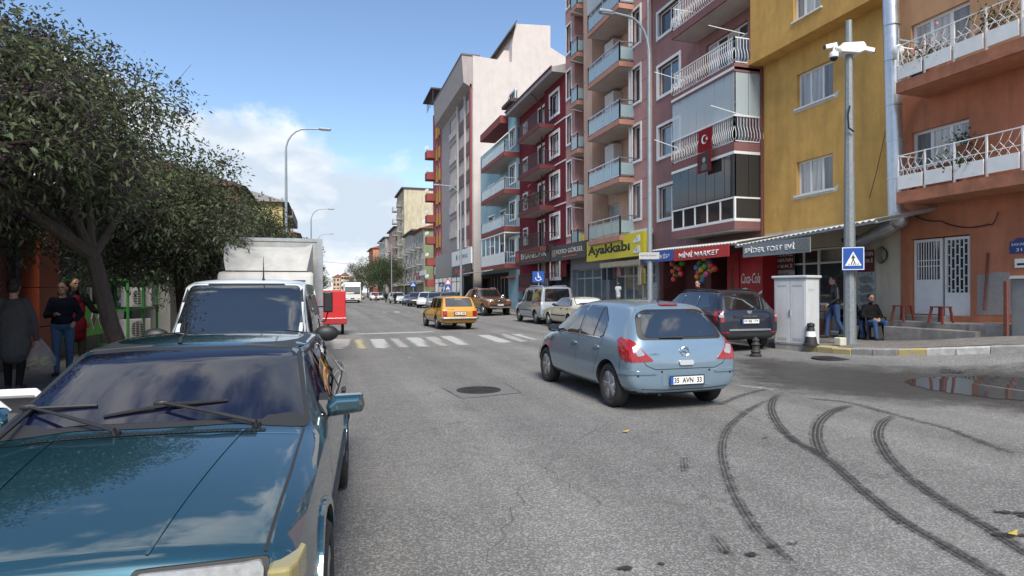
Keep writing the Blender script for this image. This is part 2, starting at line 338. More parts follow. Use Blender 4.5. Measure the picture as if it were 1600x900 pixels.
EARTH = mat('far_ground', (0.20, 0.19, 0.17), 0.95, var=0.3, vscale=0.05)
g_ = MB(); g_.quad((-3000, -3000, -0.25), (3000, -3000, -0.25), (3000, 3000, -0.25), (-3000, 3000, -0.25)); struct(g_.build('ground', EARTH))
def sheet(xs, ys, f, mat_, name, parent=None, keep=None):
    b = MB(); nx = len(xs); vv = [(x, y, f(x, y)) for y in ys for x in xs]
    ff = [(j * nx + i, j * nx + i + 1, (j + 1) * nx + i + 1, (j + 1) * nx + i) for j in range(len(ys) - 1) for i in range(nx - 1)]
    if keep: ff = [q for q in ff if keep(sum(vv[k][0] for k in q) / 4, sum(vv[k][1] for k in q) / 4)]
    b.add(vv, ff); return b.build(name, mat_, parent, smooth=False)
xs = [-2.2, 0, 3, 6, 8] + [8.5 + 0.35 * i for i in range(40)] + [24, 32, 45]
ys = [-40, -25, -12, -6] + [-4 + 0.5 * i for i in range(40)] + [18, 22, 30, 45, 70, 110, 180, 300, 500, 900]
road = struct(sheet(xs, ys, gr, ASPH, 'road'))
# right pavement: pavers, following the kerb, rising to the wall
PAVE = mat('paving', (0.21, 0.195, 0.18), 0.9, var=0.25, vscale=2.5, bump=0.6, bscale=40, dirt=0.4)
pn, pl_ = PAVE.node_tree.nodes, PAVE.node_tree.links
bt = pn.new('ShaderNodeTexBrick'); bt.inputs['Scale'].default_value = 5; bt.inputs['Color1'].default_value = (1, 1, 1, 1); bt.inputs['Color2'].default_value = (0.78, 0.76, 0.74, 1); bt.inputs['Mortar'].default_value = (0.45, 0.44, 0.42, 1); bt.inputs['Mortar Size'].default_value = 0.025
ptc = pn.new('ShaderNodeTexCoord'); pl_.new(ptc.outputs['Object'], bt.inputs['Vector'])
pb = pn['Principled BSDF']; src = pb.inputs['Base Color'].links[0].from_socket; pm = pn.new('ShaderNodeMixRGB'); pm.blend_type = 'MULTIPLY'; pm.inputs[0].default_value = 1
pl_.new(src, pm.inputs[1]); pl_.new(bt.outputs['Color'], pm.inputs[2]); pl_.new(pm.outputs[0], pb.inputs['Base Color'])
b = MB(); yy = [5.2 + 0.3 * i for i in range(24)] + [13, 14, 16, 18, 22, 30, 45, 70, 110, 180, 300]
vv = []; ff = []; NW = 9
for y in yy:
    for i in range(NW):
        x = kx(y) + 0.17 + (16.6 + max(0, kx(y) - KX) - kx(y)) * i / (NW - 1); vv.append((x, y, gr(x, y) + 0.15 + 0.012 * math.sin(x * 3.1 + y * 1.7)))
for j in range(len(yy) - 1):
    for i in range(NW - 1): ff.append((j * NW + i, j * NW + i + 1, (j + 1) * NW + i + 1, (j + 1) * NW + i))
b.add(vv, ff); pav = struct(b.build('pavement', PAVE))
KERB = mat('kerb_stone', (0.29, 0.28, 0.265), 0.9, var=0.3, vscale=6, bump=0.6, bscale=35, dirt=0.5)
KYEL = mat('kerb_yellow', (0.50, 0.36, 0.05), 0.85, vscale=9, col2=(0.30, 0.28, 0.25), bump=0.5)
KWHT = mat('kerb_white', (0.55, 0.54, 0.52), 0.85, vscale=8, col2=(0.30, 0.29, 0.27), bump=0.5)
y = 5.2; k = 0
rk = random.Random(3)
while y < 60:
    ln = 0.5 if y < 26 else 2.0
    y2 = y + ln - 0.02
    p = [(kx(y), y), (kx(y2), y2)]
    b = MB(); dz = 0.155 + rk.uniform(-0.02, 0.012); sh = rk.uniform(-0.012, 0.012)
    vv = []
    for (x_, y_) in p:
        z0 = gr(x_, y_)
        vv += [(x_ + sh, y_, z0 - 0.1), (x_ + sh, y_, z0 + dz - 0.03), (x_ + sh + 0.03, y_, z0 + dz), (x_ + sh + 0.175, y_, z0 + dz + 0.004), (x_ + sh + 0.175, y_, z0 - 0.1)]
    b.add(vv, [(0, 1, 6, 5), (1, 2, 7, 6), (2, 3, 8, 7), (3, 4, 9, 8), (4, 3, 2, 1, 0), (5, 6, 7, 8, 9)])
    mt = KERB
    if 11.0 < y < 12.3: mt = KYEL
    elif 12.3 <= y < 13.6: mt = KWHT
    elif 9.6 < y < 10.2: mt = KYEL
    elif 8.6 < y < 9.6: mt = KWHT
    elif y < 7.6: mt = KYEL
    b.build('kerb_stone', mt, pav); y += ln; k += 1
b = MB(); b.box(KX, KX + 0.175, 60, 300, -0.1, 0.2); b.build('kerb_line', KERB, pav)
b = MB(); xsl = [-12, -9, -6, -4, KL - 0.16]
ob = struct(sheet([-14, -10, -6, KL - 0.14], [-10, 0, 10, 20, 40, 80, 200], lambda x, y: 0.15, PAVE, 'pavement'))
y = -3.0
while y < 44:
    ln = 1.0 if y < 30 else 4.0
    b = MB(); b.box(KL - 0.15, KL, y, y + ln - 0.015, -0.1, 0.155); b.build('kerb_stone', KERB, ob); y += ln

# ---- films and paint on the road (each a sheet a few mm above the one below)
def inset_attr(me, pts2, width):
    P = np.array(pts2); co = np.zeros(len(me.vertices) * 3); me.vertices.foreach_get('co', co); co = co.reshape(-1, 3)[:, :2]
    A = P; B = np.roll(P, -1, 0); d = np.full(len(co), 1e9)
    for a, b_ in zip(A, B):
        e = b_ - a; t = np.clip(((co - a) @ e) / (e @ e + 1e-9), 0, 1); d = np.minimum(d, np.linalg.norm(co - (a + t[:, None] * e), axis=1))
    at = me.attributes.new('edge', 'FLOAT', 'POINT'); at.data.foreach_set('value', np.clip(d / width, 0, 1).astype(np.float32))
def film(name, pts, mt, off, step=0.25, width=0.4, parent=road, level=None, label=None):
    """pts: world xy polygon laid on the road"""
    bm = bmesh.new(); bm.faces.new([bm.verts.new((p[0], p[1], 0)) for p in pts])
    for ax in (0, 1):
        a = min(p[ax] for p in pts); e = max(p[ax] for p in pts); c = a + step
        while c < e:
            no = [0, 0, 0]; no[ax] = 1; co = [0, 0, 0]; co[ax] = c
            bmesh.ops.bisect_plane(bm, geom=bm.verts[:] + bm.edges[:] + bm.faces[:], plane_co=co, plane_no=no); c += step
    bmesh.ops.triangulate(bm, faces=[f for f in bm.faces if len(f.verts) > 4])
    for v in bm.verts: v.co.z = (gr(v.co.x, v.co.y) + off) if level is None else level
    bm.normal_update()
    for f in bm.faces:
        if f.normal.z < 0: f.normal_flip()
    me = bpy.data.meshes.new(name); bm.to_mesh(me); bm.free(); me.materials.append(mt); inset_attr(me, [(p[0], p[1]) for p in pts], width)
    return obj(name, me, parent)
def G(px, py): p = on_g(px, py); return (p.x, p.y)
PW = mask_mat('worn_white_paint', (0.46, 0.46, 0.44), 0.75, (0.20, 0.62), 7, col2=(0.32, 0.32, 0.31))
PB = mask_mat('worn_beige_paint', (0.36, 0.34, 0.31), 0.8, (0.20, 0.62), 6, col2=(0.30, 0.29, 0.27))
PYL = mask_mat('worn_yellow_paint', (0.45, 0.38, 0.22), 0.8, (0.32, 0.70), 6, col2=(0.33, 0.30, 0.22))
# zebra crossing, front edge and back edge read off the photograph
zeb = [((513, 530), (556, 529), (543, 546), (511, 547), PB), ((546, 531), (573, 530), (582, 545.5), (550, 546), PYL), ((574, 530), (602, 529), (614, 544.6), (580, 545.5), PW),
       ((605, 529), (628, 528.6), (645, 543.5), (618, 544.4), PB), ((630, 527.6), (658, 527), (677, 542), (648, 543), PW), ((660, 526.4), (684, 526), (707, 540.8), (680, 541.6), PB),
       ((685, 525.3), (708, 525), (740, 539), (711, 540.4), PW), ((742, 523.4), (768, 523), (805, 535.5), (775, 536.6), PW), ((775, 522.3), (792, 522.2), (832, 533.5), (808, 535), PB),
       ((795, 522), (815, 521.5), (845, 532), (836, 533.8), PW)]
for q in zeb: film('zebra_stripe', [G(*p) for p in q[:4]], q[4], 0.006, 0.3, 0.12)
film('stop_line', [G(545, 523.5), G(545, 521.5), G(683, 517.5), G(683, 519.2)], PW, 0.006, 0.4, 0.1)
for (a, b_) in ((578, 596), (600, 618), (622, 634), (640, 650)): film('painted_mark', [G(a, 514.8), G(a + 2, 513), G(b_ + 1, 512.3), G(b_, 514.2)], mask_mat('faded_paint', (0.42, 0.42, 0.41), 0.8, (0.42, 0.75), 9), 0.006, 0.4, 0.2)
PRED = mask_mat('faded_red_paint', (0.36, 0.24, 0.22), 0.85, (0.35, 0.7), 5)
for (a, b_, c) in ((543, 552, PRED), (569, 576, PRED), (591, 612, PRED), (613, 627, PW), (633, 646, PRED), (655, 668, PW)): film('painted_mark', [G(a, 489.2), G(a, 487), G(b_, 486), G(b_, 488.2)], c, 0.006, 0.6, 0.2)
for (x0, y0, x1, y1) in ((1130, 604, 1200, 612), ): pass
film('painted_mark', [G(1130, 603), G(1140, 599), G(1215, 604), G(1238, 612), G(1205, 614)], mask_mat('faded_paint2', (0.36, 0.36, 0.35), 0.8, (0.40, 0.75), 6), 0.005, 0.25, 0.3)
# wet side-street mouth, drain, puddle
WET = mask_mat('wet_asphalt', (0.085, 0.08, 0.074), 0.4, (0.02, 0.92), 2.6, col2=(0.03, 0.029, 0.028), fine=80, spec=0.5, bump=0.9, opac=0.9)
wet = [(1120, 562), (1180, 556), (1290, 566), (1420, 572), (1600, 566), (1700, 575), (1760, 640), (1640, 700), (1590, 655), (1500, 640), (1420, 636), (1330, 626), (1240, 616), (1130, 596)]
film('wet_patch', [G(*p) for p in wet], WET, 0.010, 0.3, 1.3)
WATER = mask_mat('puddle_water', (0.05, 0.048, 0.045), 0.015, (0.30, 0.40), 2.2, fine=3, spec=0.9, bump=0)
film('puddle', [G(*p) for p in [(1400, 596), (1440, 589), (1520, 585), (1600, 588), (1700, 598), (1720, 628), (1640, 632), (1560, 625), (1480, 616), (1425, 606)]], WATER, 0.016, 0.3, 0.35)
film('puddle', [G(*p) for p in [(1430, 580), (1500, 576), (1560, 578), (1540, 584), (1470, 586)]], WATER, 0.017, 0.3, 0.35)
# wet tyre tracks
TRK = mask_mat('wet_tyre_track', (0.055, 0.054, 0.053), 0.6, (0.34, 0.86), 8, col2=(0.03, 0.03, 0.03), fine=60, spec=0.4)
tn, tl = TRK.node_tree.nodes, TRK.node_tree.links
ua = tn.new('ShaderNodeAttribute'); ua.attribute_name = 'across'; va = tn.new('ShaderNodeAttribute'); va.attribute_name = 'along'
def tmath(op, a, b=None, c=None):
    q = tn.new('ShaderNodeMath'); q.operation = op
    for i, x in enumerate((a, b, c)):
        if x is None: continue
        if isinstance(x, (int, float)): q.inputs[i].default_value = x
        else: tl.new(x, q.inputs[i])
    return q.outputs[0]
gro = tmath('SINE', tmath('MULTIPLY', ua.outputs['Fac'], 26.0))
blk = tmath('SINE', tmath('MULTIPLY_ADD', va.outputs['Fac'], 95.0, tmath('MULTIPLY', ua.outputs['Fac'], 6.0)))
pat = tmath('MULTIPLY_ADD', tmath('GREATER_THAN', gro, -0.45), 0.8, tmath('MULTIPLY', tmath('GREATER_THAN', blk, -0.5), 0.2))
msn = [q for q in tn if q.bl_idname == 'ShaderNodeMixShader'][0]; old = msn.inputs[0].links[0].from_socket
tl.new(tmath('MULTIPLY', old, pat), msn.inputs[0])
def smooth_pts(P, n=10):
    P = [Vector((p[0], p[1], 0)) for p in P]; out = []
    for i in range(len(P) - 1):
        p0, p1, p2, p3 = P[max(i - 1, 0)], P[i], P[i + 1], P[min(i + 2, len(P) - 1)]
        for k in range(n):
            t = k / n; out.append(0.5 * ((2 * p1) + (p2 - p0) * t + (2 * p0 - 5 * p1 + 4 * p2 - p3) * t * t + (3 * p1 - p0 - 3 * p2 + p3) * t ** 3))
    return out + [P[-1]]
def track(pxs, w=0.17, strength=1.0, off=0.008):
    C = smooth_pts([G(1000 + p[0] / 2.5, 540 + p[1] / 2.5) for p in pxs]); b = MB(); n = len(C); K = 5; vv = []; ed = []; ac = []; alg = []; L = 0
    for i, p in enumerate(C):
        t = (C[min(i + 1, n - 1)] - C[max(i - 1, 0)]).normalized(); nn = Vector((-t.y, t.x, 0)); L += (C[i] - C[i - 1]).length if i else 0
        for k in range(K):
            q = p + nn * (k / (K - 1) - 0.5) * w * .84; vv.append((q.x, q.y, gr(q.x, q.y) + off)); ed.append(strength * min(1, (min(k, K - 1 - k)) * 0.45 + 0.35) * min(1, 0.3 + 8 * i / n, 0.3 + 8 * (n - 1 - i) / n)); ac.append(k / (K - 1)); alg.append(L)
    b.add(vv, [(i * K + k, i * K + k + 1, (i + 1) * K + k + 1, (i + 1) * K + k) for i in range(n - 1) for k in range(K - 1)])
    me = b.mesh('tyre_track', TRK)
    for nm, a in (('edge', ed), ('across', ac), ('along', alg)): at = me.attributes.new(nm, 'FLOAT', 'POINT'); at.data.foreach_set('value', np.array(a, dtype=np.float32))
    return obj('tyre_track', me, road)
track([(565, 180), (522, 210), (512, 250), (540, 310), (600, 370), (700, 425), (760, 470), (850, 550), (950, 635), (1050, 705), (1200, 790), (1380, 895), (1500, 960)], 0.19)
track([(830, 232), (745, 262), (702, 300), (690, 350), (703, 400), (725, 435)], 0.21, off=0.0085)
track([(1005, 270), (950, 300), (930, 350), (960, 420), (1020, 490), (1120, 570), (1230, 640), (1350, 710), (1500, 805), (1620, 880)], 0.19)
track([(520, 205), (440, 245), (372, 295), (330, 350), (320, 430), (350, 540), (400, 640), (460, 730), (520, 790), (640, 910)], 0.16, 0.85, off=0.009)
track([(305, 235), (400, 195), (500, 170)], 0.19, 0.8)
track([(330, 235), (420, 275), (520, 320), (600, 372), (690, 415)], 0.16, 0.5, off=0.0095)
track([(610, 205), (800, 222), (960, 262), (1100, 300), (1200, 325), (1350, 385), (1485, 432)], 0.19, 0.85, off=0.0105)
track([(245, 275), (200, 320), (178, 370), (170, 450), (180, 530), (210, 610)], 0.15, 0.2)
track([(272, 735), (310, 775), (345, 825)], 0.15, 0.7)
track([(168, 440), (170, 465), (176, 500)], 0.15, 0.75, off=0.0105)
SPOT = mask_mat('damp_spot', (0.035, 0.034, 0.033), 0.6, (0.34, 0.5), 14, fine=40)
rs = random.Random(5)
def spot(px, py, w, h, ang=0):
    c = on_g(px, py); n = 10; a0 = ang; pts = []
    for i in range(n):
        a = 2 * math.pi * i / n; q = rs.uniform(0.65, 1.15); x, y_ = math.cos(a) * w * q, math.sin(a) * h * q
        pts.append((c.x + x * math.cos(a0) - y_ * math.sin(a0), c.y + x * math.sin(a0) + y_ * math.cos(a0)))
    film('damp_spot', pts, SPOT, 0.0115, 0.06, 0.05)
for s_ in ((975, 892, .09, .05, .3), (1035, 884, .08, .06, 0), (1207, 855, .09, .06, .5), (1238, 850, .09, .05, -.4), (1408, 820, .09, .05, 0), (1472, 810, .07, .04, 0), (1168, 688, .10, .04, .3), (1197, 686, .10, .04, .3),
           (1575, 802, .14, .06, -.5), (1598, 806, .1, .06, 0), (1580, 838, .16, .07, -.3), (795, 890, .05, .03, 0), (668, 800, .06, .05, 0), (1130, 862, .05, .08, .4), (1175, 868, .08, .05, .6)): spot(*s_)
for _ in range(70):
    spot(rs.uniform(560, 1580), rs.uniform(650, 890), rs.uniform(.008, .03), rs.uniform(.006, .014), rs.uniform(-1, 1))
# manhole cover set in its square patch of new asphalt
PATCH = mask_mat('road_patch', (0.165, 0.163, 0.16), 0.85, (-0.2, 0.0), 5, fine=80)
film('road_patch', [G(690, 607), G(788, 599), G(815, 614), G(722, 623)], PATCH, 0.004, 0.3, 0.05)
CRK = mat('crack', (0.04, 0.04, 0.038), 0.9)
def crack(pts, w, rag=0.02, off=0.009):
    C = [Vector(G(*p)) for p in pts]; b = MB(); vv = []; out = []
    for i in range(len(C) - 1):
        for k in range(8): out.append(C[i].lerp(C[i + 1], k / 8) + Vector((rs.uniform(-rag, rag), rs.uniform(-rag, rag))))
    out.append(C[-1])
    for i, p in enumerate(out):
        t = (out[min(i + 1, len(out) - 1)] - out[max(0, i - 1)]).normalized(); nn = Vector((-t.y, t.x)) * w * rs.uniform(0.2, 1)
        for sg in (-1, 1): q = p + nn * sg; vv.append((q.x, q.y, gr(q.x, q.y) + off))
    b.add(vv, [(2 * i, 2 * i + 1, 2 * i + 3, 2 * i + 2) for i in range(len(out) - 1)]); return b.build('crack', CRK, road)
for e in (((690, 607), (788, 599), (815, 614)), ((815, 614), (722, 623), (690, 607))): crack(e, 0.007)
crack([(1120, 752), (1200, 738), (1300, 728), (1390, 722)], 0.003, 0.03); crack([(600, 640), (640, 622), (690, 610)], 0.003, 0.04); crack([(760, 660), (690, 690), (640, 720)], 0.002, 0.05); crack([(560, 720), (700, 700), (860, 735), (940, 790)], 0.0025, 0.05); crack([(1000, 560 + 80), (900, 690), (820, 760), (760, 880)], 0.002, 0.06); crack([(960, 700), (1080, 760), (1130, 800)], 0.002, 0.05)
IRON = mat('cast_iron', (0.05, 0.046, 0.043), 0.65, 0.5, var=0.35, vscale=18)
def manhole(px, py, r, label):
    c = on_g(px, py); t = thing('manhole_cover', label, 'manhole cover', (c.x, c.y, c.z))
    b = MB(); b.lathe([(r, -0.02), (r, 0.014), (r * 0.86, 0.014), (r * 0.86, -0.02)], 40); b.build('frame', IRON, t, world=False)
    b = MB(); b.lathe([(r * 0.85, -0.02), (r * 0.85, 0.011), (0, 0.011)], 40)
    for q in (0.25, 0.42, 0.59, 0.75): b.lathe([(r * (q + 0.03), 0.01), (r * (q + 0.03), 0.017), (r * (q - 0.03), 0.017), (r * (q - 0.03), 0.01)], 32)
    for k in range(12):
        a = k * math.pi / 6; b.bar((math.cos(a) * r * .1, math.sin(a) * r * .1, 0.014), (math.cos(a) * r * .82, math.sin(a) * r * .82, 0.014), 0.012, 0.008)
    b.build('lid', IRON, t, world=False); return t
manhole(748, 610, 0.36, 'round cast iron manhole cover in a square patch of asphalt')
manhole(1300, 560, 0.42, 'dirty round manhole cover in the wet road by the kerb')
LEAFY = mat('fallen_leaf', (0.42, 0.33, 0.06), 0.7, var=0.3, vscale=40)
for px, py in ((1583, 837), (978, 676), (640, 560)):
    c = on_g(px, py); b = MB(); b.add([(c.x - .05, c.y, c.z + .02), (c.x, c.y - .025, c.z + .014), (c.x + .055, c.y + .01, c.z + .03), (c.x, c.y + .03, c.z + .014)], [(0, 1, 2), (0, 2, 3)])
    tag(b.build('fallen_leaf', LEAFY), 'yellow fallen leaf lying on the asphalt', 'leaf', 'fallen leaves on the road')
# ================================================================ buildings
GD = glass_pane('pane_dark', (0.035, 0.04, 0.045), wav=0.15)
GS = glass_pane('pane_sky', (0.03, 0.05, 0.07), wav=0.1); GS.node_tree.nodes['Principled BSDF'].inputs['Coat IOR'].default_value = 2.6; GD.node_tree.nodes['Principled BSDF'].inputs['Coat IOR'].default_value = 1.9
GC = glass_pane('pane_curtain', (0.50, 0.50, 0.48), fold=9, col2=(0.26, 0.27, 0.27))
GC2 = glass_pane('pane_grey_curtain', (0.24, 0.25, 0.255), fold=7, col2=(0.10, 0.105, 0.11))
rb_ = random.Random(11)
WCACHE = {}
def window(parent, X, y0, y1, z0, z1, cols=2, panes=(GD, GC2), surround=None, sw=0.09, sill=True, rec=0.12, fmat=PVC, fw=0.06, transom=None, ny=None):
    """window in a wall that faces the street (-X); y0<y1. Or, with ny, in a wall that faces -Y (y0,y1 are then x)"""
    w, h = y1 - y0, z1 - z0; key = (round(w, 2), round(h, 2), cols, fmat.name, fw, transom, bool(ny), round(rec, 2))
    if key not in WCACHE:
        b = MB(); d = 0.05
        b.box(0, d, -w / 2, w / 2, -h / 2, -h / 2 + fw); b.box(0, d, -w / 2, w / 2, h / 2 - fw, h / 2)
        ed = [-w / 2 + w * i / cols for i in range(cols + 1)]
        for i, e in enumerate(ed):
            a, c = (e, e + fw) if i == 0 else ((e - fw, e) if i == cols else (e - fw * .6, e + fw * .6)); b.box(0.002, d - 0.002, a, c, -h / 2 + fw, h / 2 - fw)
        if transom: zt = -h / 2 + h * transom; b.box(0.004, d - 0.004, -w / 2 + fw, w / 2 - fw, zt - fw * .5, zt + fw * .5)
        ps = []
        for i in range(cols):
            q = MB(); q.box(0.025, 0.035, ed[i] + 0.01, ed[i + 1] - 0.01, -h / 2 + 0.01, h / 2 - 0.01); ps.append(q)
        if ny:
            M = Matrix.Rotation(R(90), 4, 'Z'); b.xf(M); [q.xf(M) for q in ps]
        WCACHE[key] = (b.mesh('window', fmat), ps)
    fr, ps = WCACHE[key]
    o = Vector(); q = parent
    while q is not None: o += q.location; q = q.parent
    if ny: loc = Vector(((y0 + y1) / 2, ny + rec, (z0 + z1) / 2)) - o
    else: loc = Vector((X + rec, (y0 + y1) / 2, (z0 + z1) / 2)) - o
    wo_ = obj('window', fr, parent, loc)
    order = list(range(cols)); k0 = rb_.randrange(len(panes))
    for i in order:
        mt = panes[(i + k0) % len(panes)]; mk = key + (i, mt.name)
        if mk not in WCACHE: WCACHE[mk] = ps[i].mesh('pane', mt)
        obj('pane', WCACHE[mk], wo_)
    if not ny:
        if surround:
            b = MB(); a = -rec - 0.045; e = -rec + 0.06
            b.box(a, e, -w / 2 - sw, w / 2 + sw, h / 2, h / 2 + sw); b.box(a, e, -w / 2 - sw, -w / 2, -h / 2 - sw, h / 2); b.box(a, e, w / 2, w / 2 + sw, -h / 2 - sw, h / 2); b.box(a - 0.02, e, -w / 2, w / 2, -h / 2 - sw, -h / 2)
            b.build('surround', surround, wo_, world=False)
        elif sill:
            b = MB(); b.box(-rec - 0.05, 0.0, -w / 2 - 0.06, w / 2 + 0.06, -h / 2 - 0.05, -h / 2 - 0.002); b.build('sill', WHITE, wo_, world=False)
    return wo_
def shell(parent, X, ya, yb, z0, z1, holes, mt, depth=11, rec=0.2, name='wall', mats=None, revm=None):
    """street wall at X with openings, plus side, back and top faces"""
    b = MB(); Ys = sorted({ya, yb} | {h[0] for h in holes} | {h[1] for h in holes}); Zs = sorted({z0, z1} | {h[2] for h in holes} | {h[3] for h in holes})
    for i in range(len(Ys) - 1):
        for j in range(len(Zs) - 1):
            cy, cz = (Ys[i] + Ys[i + 1]) / 2, (Zs[j] + Zs[j + 1]) / 2
            if any(h[0] < cy < h[1] and h[2] < cz < h[3] for h in holes): continue
            b.quad((X, Ys[i], Zs[j]), (X, Ys[i], Zs[j + 1]), (X, Ys[i + 1], Zs[j + 1]), (X, Ys[i + 1], Zs[j]))
    for h in holes:
        r = h[4] if len(h) > 4 else rec
        y0_, y1_, a, c = h[:4]
        b.quad((X, y0_, a), (X + r, y0_, a), (X + r, y0_, c), (X, y0_, c)); b.quad((X, y1_, c), (X + r, y1_, c), (X + r, y1_, a), (X, y1_, a))
        b.quad((X, y0_, c), (X + r, y0_, c), (X + r, y1_, c), (X, y1_, c)); b.quad((X, y1_, a), (X + r, y1_, a), (X + r, y0_, a), (X, y0_, a))
        b.quad((X + r, y0_, a), (X + r, y1_, a), (X + r, y1_, c), (X + r, y0_, c))
    e = X + depth
    b.quad((X, ya, z0), (e, ya, z0), (e, ya, z1), (X, ya, z1)); b.quad((X, yb, z1), (e, yb, z1), (e, yb, z0), (X, yb, z0))
    b.quad((X, ya, z1), (e, ya, z1), (e, yb, z1), (X, yb, z1)); b.quad((e, ya, z0), (e, yb, z0), (e, yb, z1), (e, ya, z1))
    q = MB(); q.v, q.f, q.m = b.v, b.f, b.m
    o = Vector(); p = parent
    while p is not None: o += p.location; p = p.parent
    q.v = [(v[0] - o.x, v[1] - o.y, v[2] - o.z) for v in q.v]
    me = q.mesh(name, mt, fix=False); bm = bmesh.new(); bm.from_mesh(me); bmesh.ops.remove_doubles(bm, verts=bm.verts, dist=1e-4); bm.to_mesh(me); bm.free()
    return obj(name, me, parent)
def rail_bars(b, pts, z, h, step=0.13, r=0.012, belly=0.0, mid=False):
    """bars along a polyline pts (x,y); belly bends the bars outward"""
    for i in range(len(pts) - 1):
        a, c = Vector((*pts[i], 0)), Vector((*pts[i + 1], 0)); L = (c - a).length; n = max(2, int(L / step)); t = (c - a) / L; nn = Vector((t.y, -t.x, 0))
        if nn.x > 0.5 or (abs(nn.x) < 0.5 and nn.y > 0): nn = -nn
        b.bar((a.x, a.y, z + h), (c.x, c.y, z + h), 0.04, 0.04); b.bar((a.x, a.y, z + 0.06), (c.x, c.y, z + 0.06), 0.03, 0.03)
        if mid: b.bar((a.x, a.y, z + h * .55), (c.x, c.y, z + h * .55), 0.025, 0.025)
        for k in range(n + 1):
            p = a.lerp(c, k / n)
            if belly:
                q = [p + nn * belly * s_ + Vector((0, 0, z + h * t_)) for s_, t_ in ((0, 0.06), (1.0, 0.2), (0.9, 0.38), (0.1, 0.62), (0.15, 0.85), (0, 1.0))]
                b.tube(q, r, 4, cap=False)
            else: b.bar((p.x, p.y, z + 0.05), (p.x, p.y, z + h), r * 2, r * 2)
        for p in (a, c): b.bar((p.x, p.y, z), (p.x, p.y, z + h + 0.02), 0.045, 0.045)
def balcony(parent, X, d, y0, y1, z, slabm, rail='bars', railm=WHITE, h=0.95, th=0.22, glassm=None, belly=0.09, step=0.13, soffit=None):
    b = MB(); b.box(X - d, X + 0.01, y0, y1, z - th, z); sl_ = b.build('balcony', slabm, parent)
    b = MB(); b.box(X - d + 0.07, X - 0.02, y0 + 0.07, y1 - 0.07, z - th - 0.012, z - th + 0.004); b.build('soffit', soffit or MATS.get('soffit') or mat('soffit', (0.55, 0.5, 0.46), 0.9, var=0.12, vscale=2, dirt=0.4), sl_)
    P = [(X, y1 - 0.05), (X - d + 0.05, y1 - 0.05), (X - d + 0.05, y0 + 0.05), (X, y0 + 0.05)]
    if rail == 'bars': b = MB(); rail_bars(b, P, z, h, step); b.build('railing', railm, sl_)
    if rail == 'belly': b = MB(); rail_bars(b, P, z, h, step, 0.011, belly); b.build('railing', railm, sl_)
    if rail == 'glass':
        b = MB()
        for i in range(3):
            a, c = Vector((*P[i], 0)), Vector((*P[i + 1], 0)); n = max(1, int((c - a).length / 0.9))
            for zz in (z + h, z + 0.1): b.bar((a.x, a.y, zz), (c.x, c.y, zz), 0.05, 0.05)
            b.bar((a.x, a.y, z + h * .78), (c.x, c.y, z + h * .78), 0.03, 0.03)
            for k in range(n + 1): p = a.lerp(c, k / n); b.bar((p.x, p.y, z), (p.x, p.y, z + h), 0.05, 0.05)
            for k in range(n):
                p, q = a.lerp(c, (k + 0.04) / n), a.lerp(c, (k + 0.96) / n); g = MB(); g.bar((p.x, p.y, z + 0.12 + h * .33), (q.x, q.y, z + 0.12 + h * .33), 0.012, h * .66 - 0.06); g.build('glass_panel', glassm, sl_)
        b.build('railing', railm, sl_)
    return sl_
def bld(name, label, X, ya, yb, group=None): return thing(name, label, 'building', (X, (ya + yb) / 2, 0), group=group)
SOF = mat('soffit', (0.50, 0.46, 0.43), 0.9, var=0.12, vscale=2, dirt=0.4)
DISH = mat('dish_grey', (0.5, 0.5, 0.49), 0.6, var=0.1)
def dish(parent, x, y, z, r=0.4, yaw=-2.2):
    b = MB(); prof = [(r * i / 6, 0.16 * r * (i / 6) ** 2 * 2) for i in range(7)]
    t = MB(); t.lathe([(0.001, 0)] + prof[1:], 18); t.xf(Matrix.Translation((x, y, z)) @ Matrix.Rotation(yaw, 4, 'Z') @ Matrix.Rotation(R(60), 4, 'Y'))
    b.add(t.v, t.f); b.bar((x, y, z), (x, y, z - 0.6), 0.05, 0.05)
    d = Matrix.Rotation(yaw, 4, 'Z') @ Vector((0.9, 0, 0.5)); b.bar((x, y, z), (x + d.x * r * 1.3, y + d.y * r * 1.3, z + d.z * r * 0.4), 0.02, 0.02)
    return b.build('satellite_dish', DISH, parent, smooth=True)

# ---------------- orange corner house
X = XF; Y_or = (8.3, fy(1407)); bo = bld('corner_house', 'orange rendered corner house with balconies of white boards and plants', X, *Y_or)
ORG = plaster('orange_plaster', (0.49, 0.19, 0.105), var=.28, dirt=.6); TAN = plaster('tan_plaster', (0.48, 0.28, 0.155)); 
zs1 = fz(1425, 148)
w1 = (fy(1517), fy(1425), fz(1425, 100), fz(1425, 40)); w2 = (fy(1515), fy(1425), fz(1425, 264), fz(1425, 208))
dr = (fy(1516), fy(1424), fz(1424, 491), fz(1424, 374))
shell(bo, X, Y_or[0], Y_or[1], -0.1, zs1, [w2, dr], ORG, rec=0.22)
shell(bo, X + 0.0, Y_or[0], Y_or[1], zs1, 13.5, [w1], TAN, rec=0.22)
for w_ in (w1, w2): window(bo, X, *w_, cols=3, panes=(GC, GC2, GC), rec=0.1, fw=0.075)
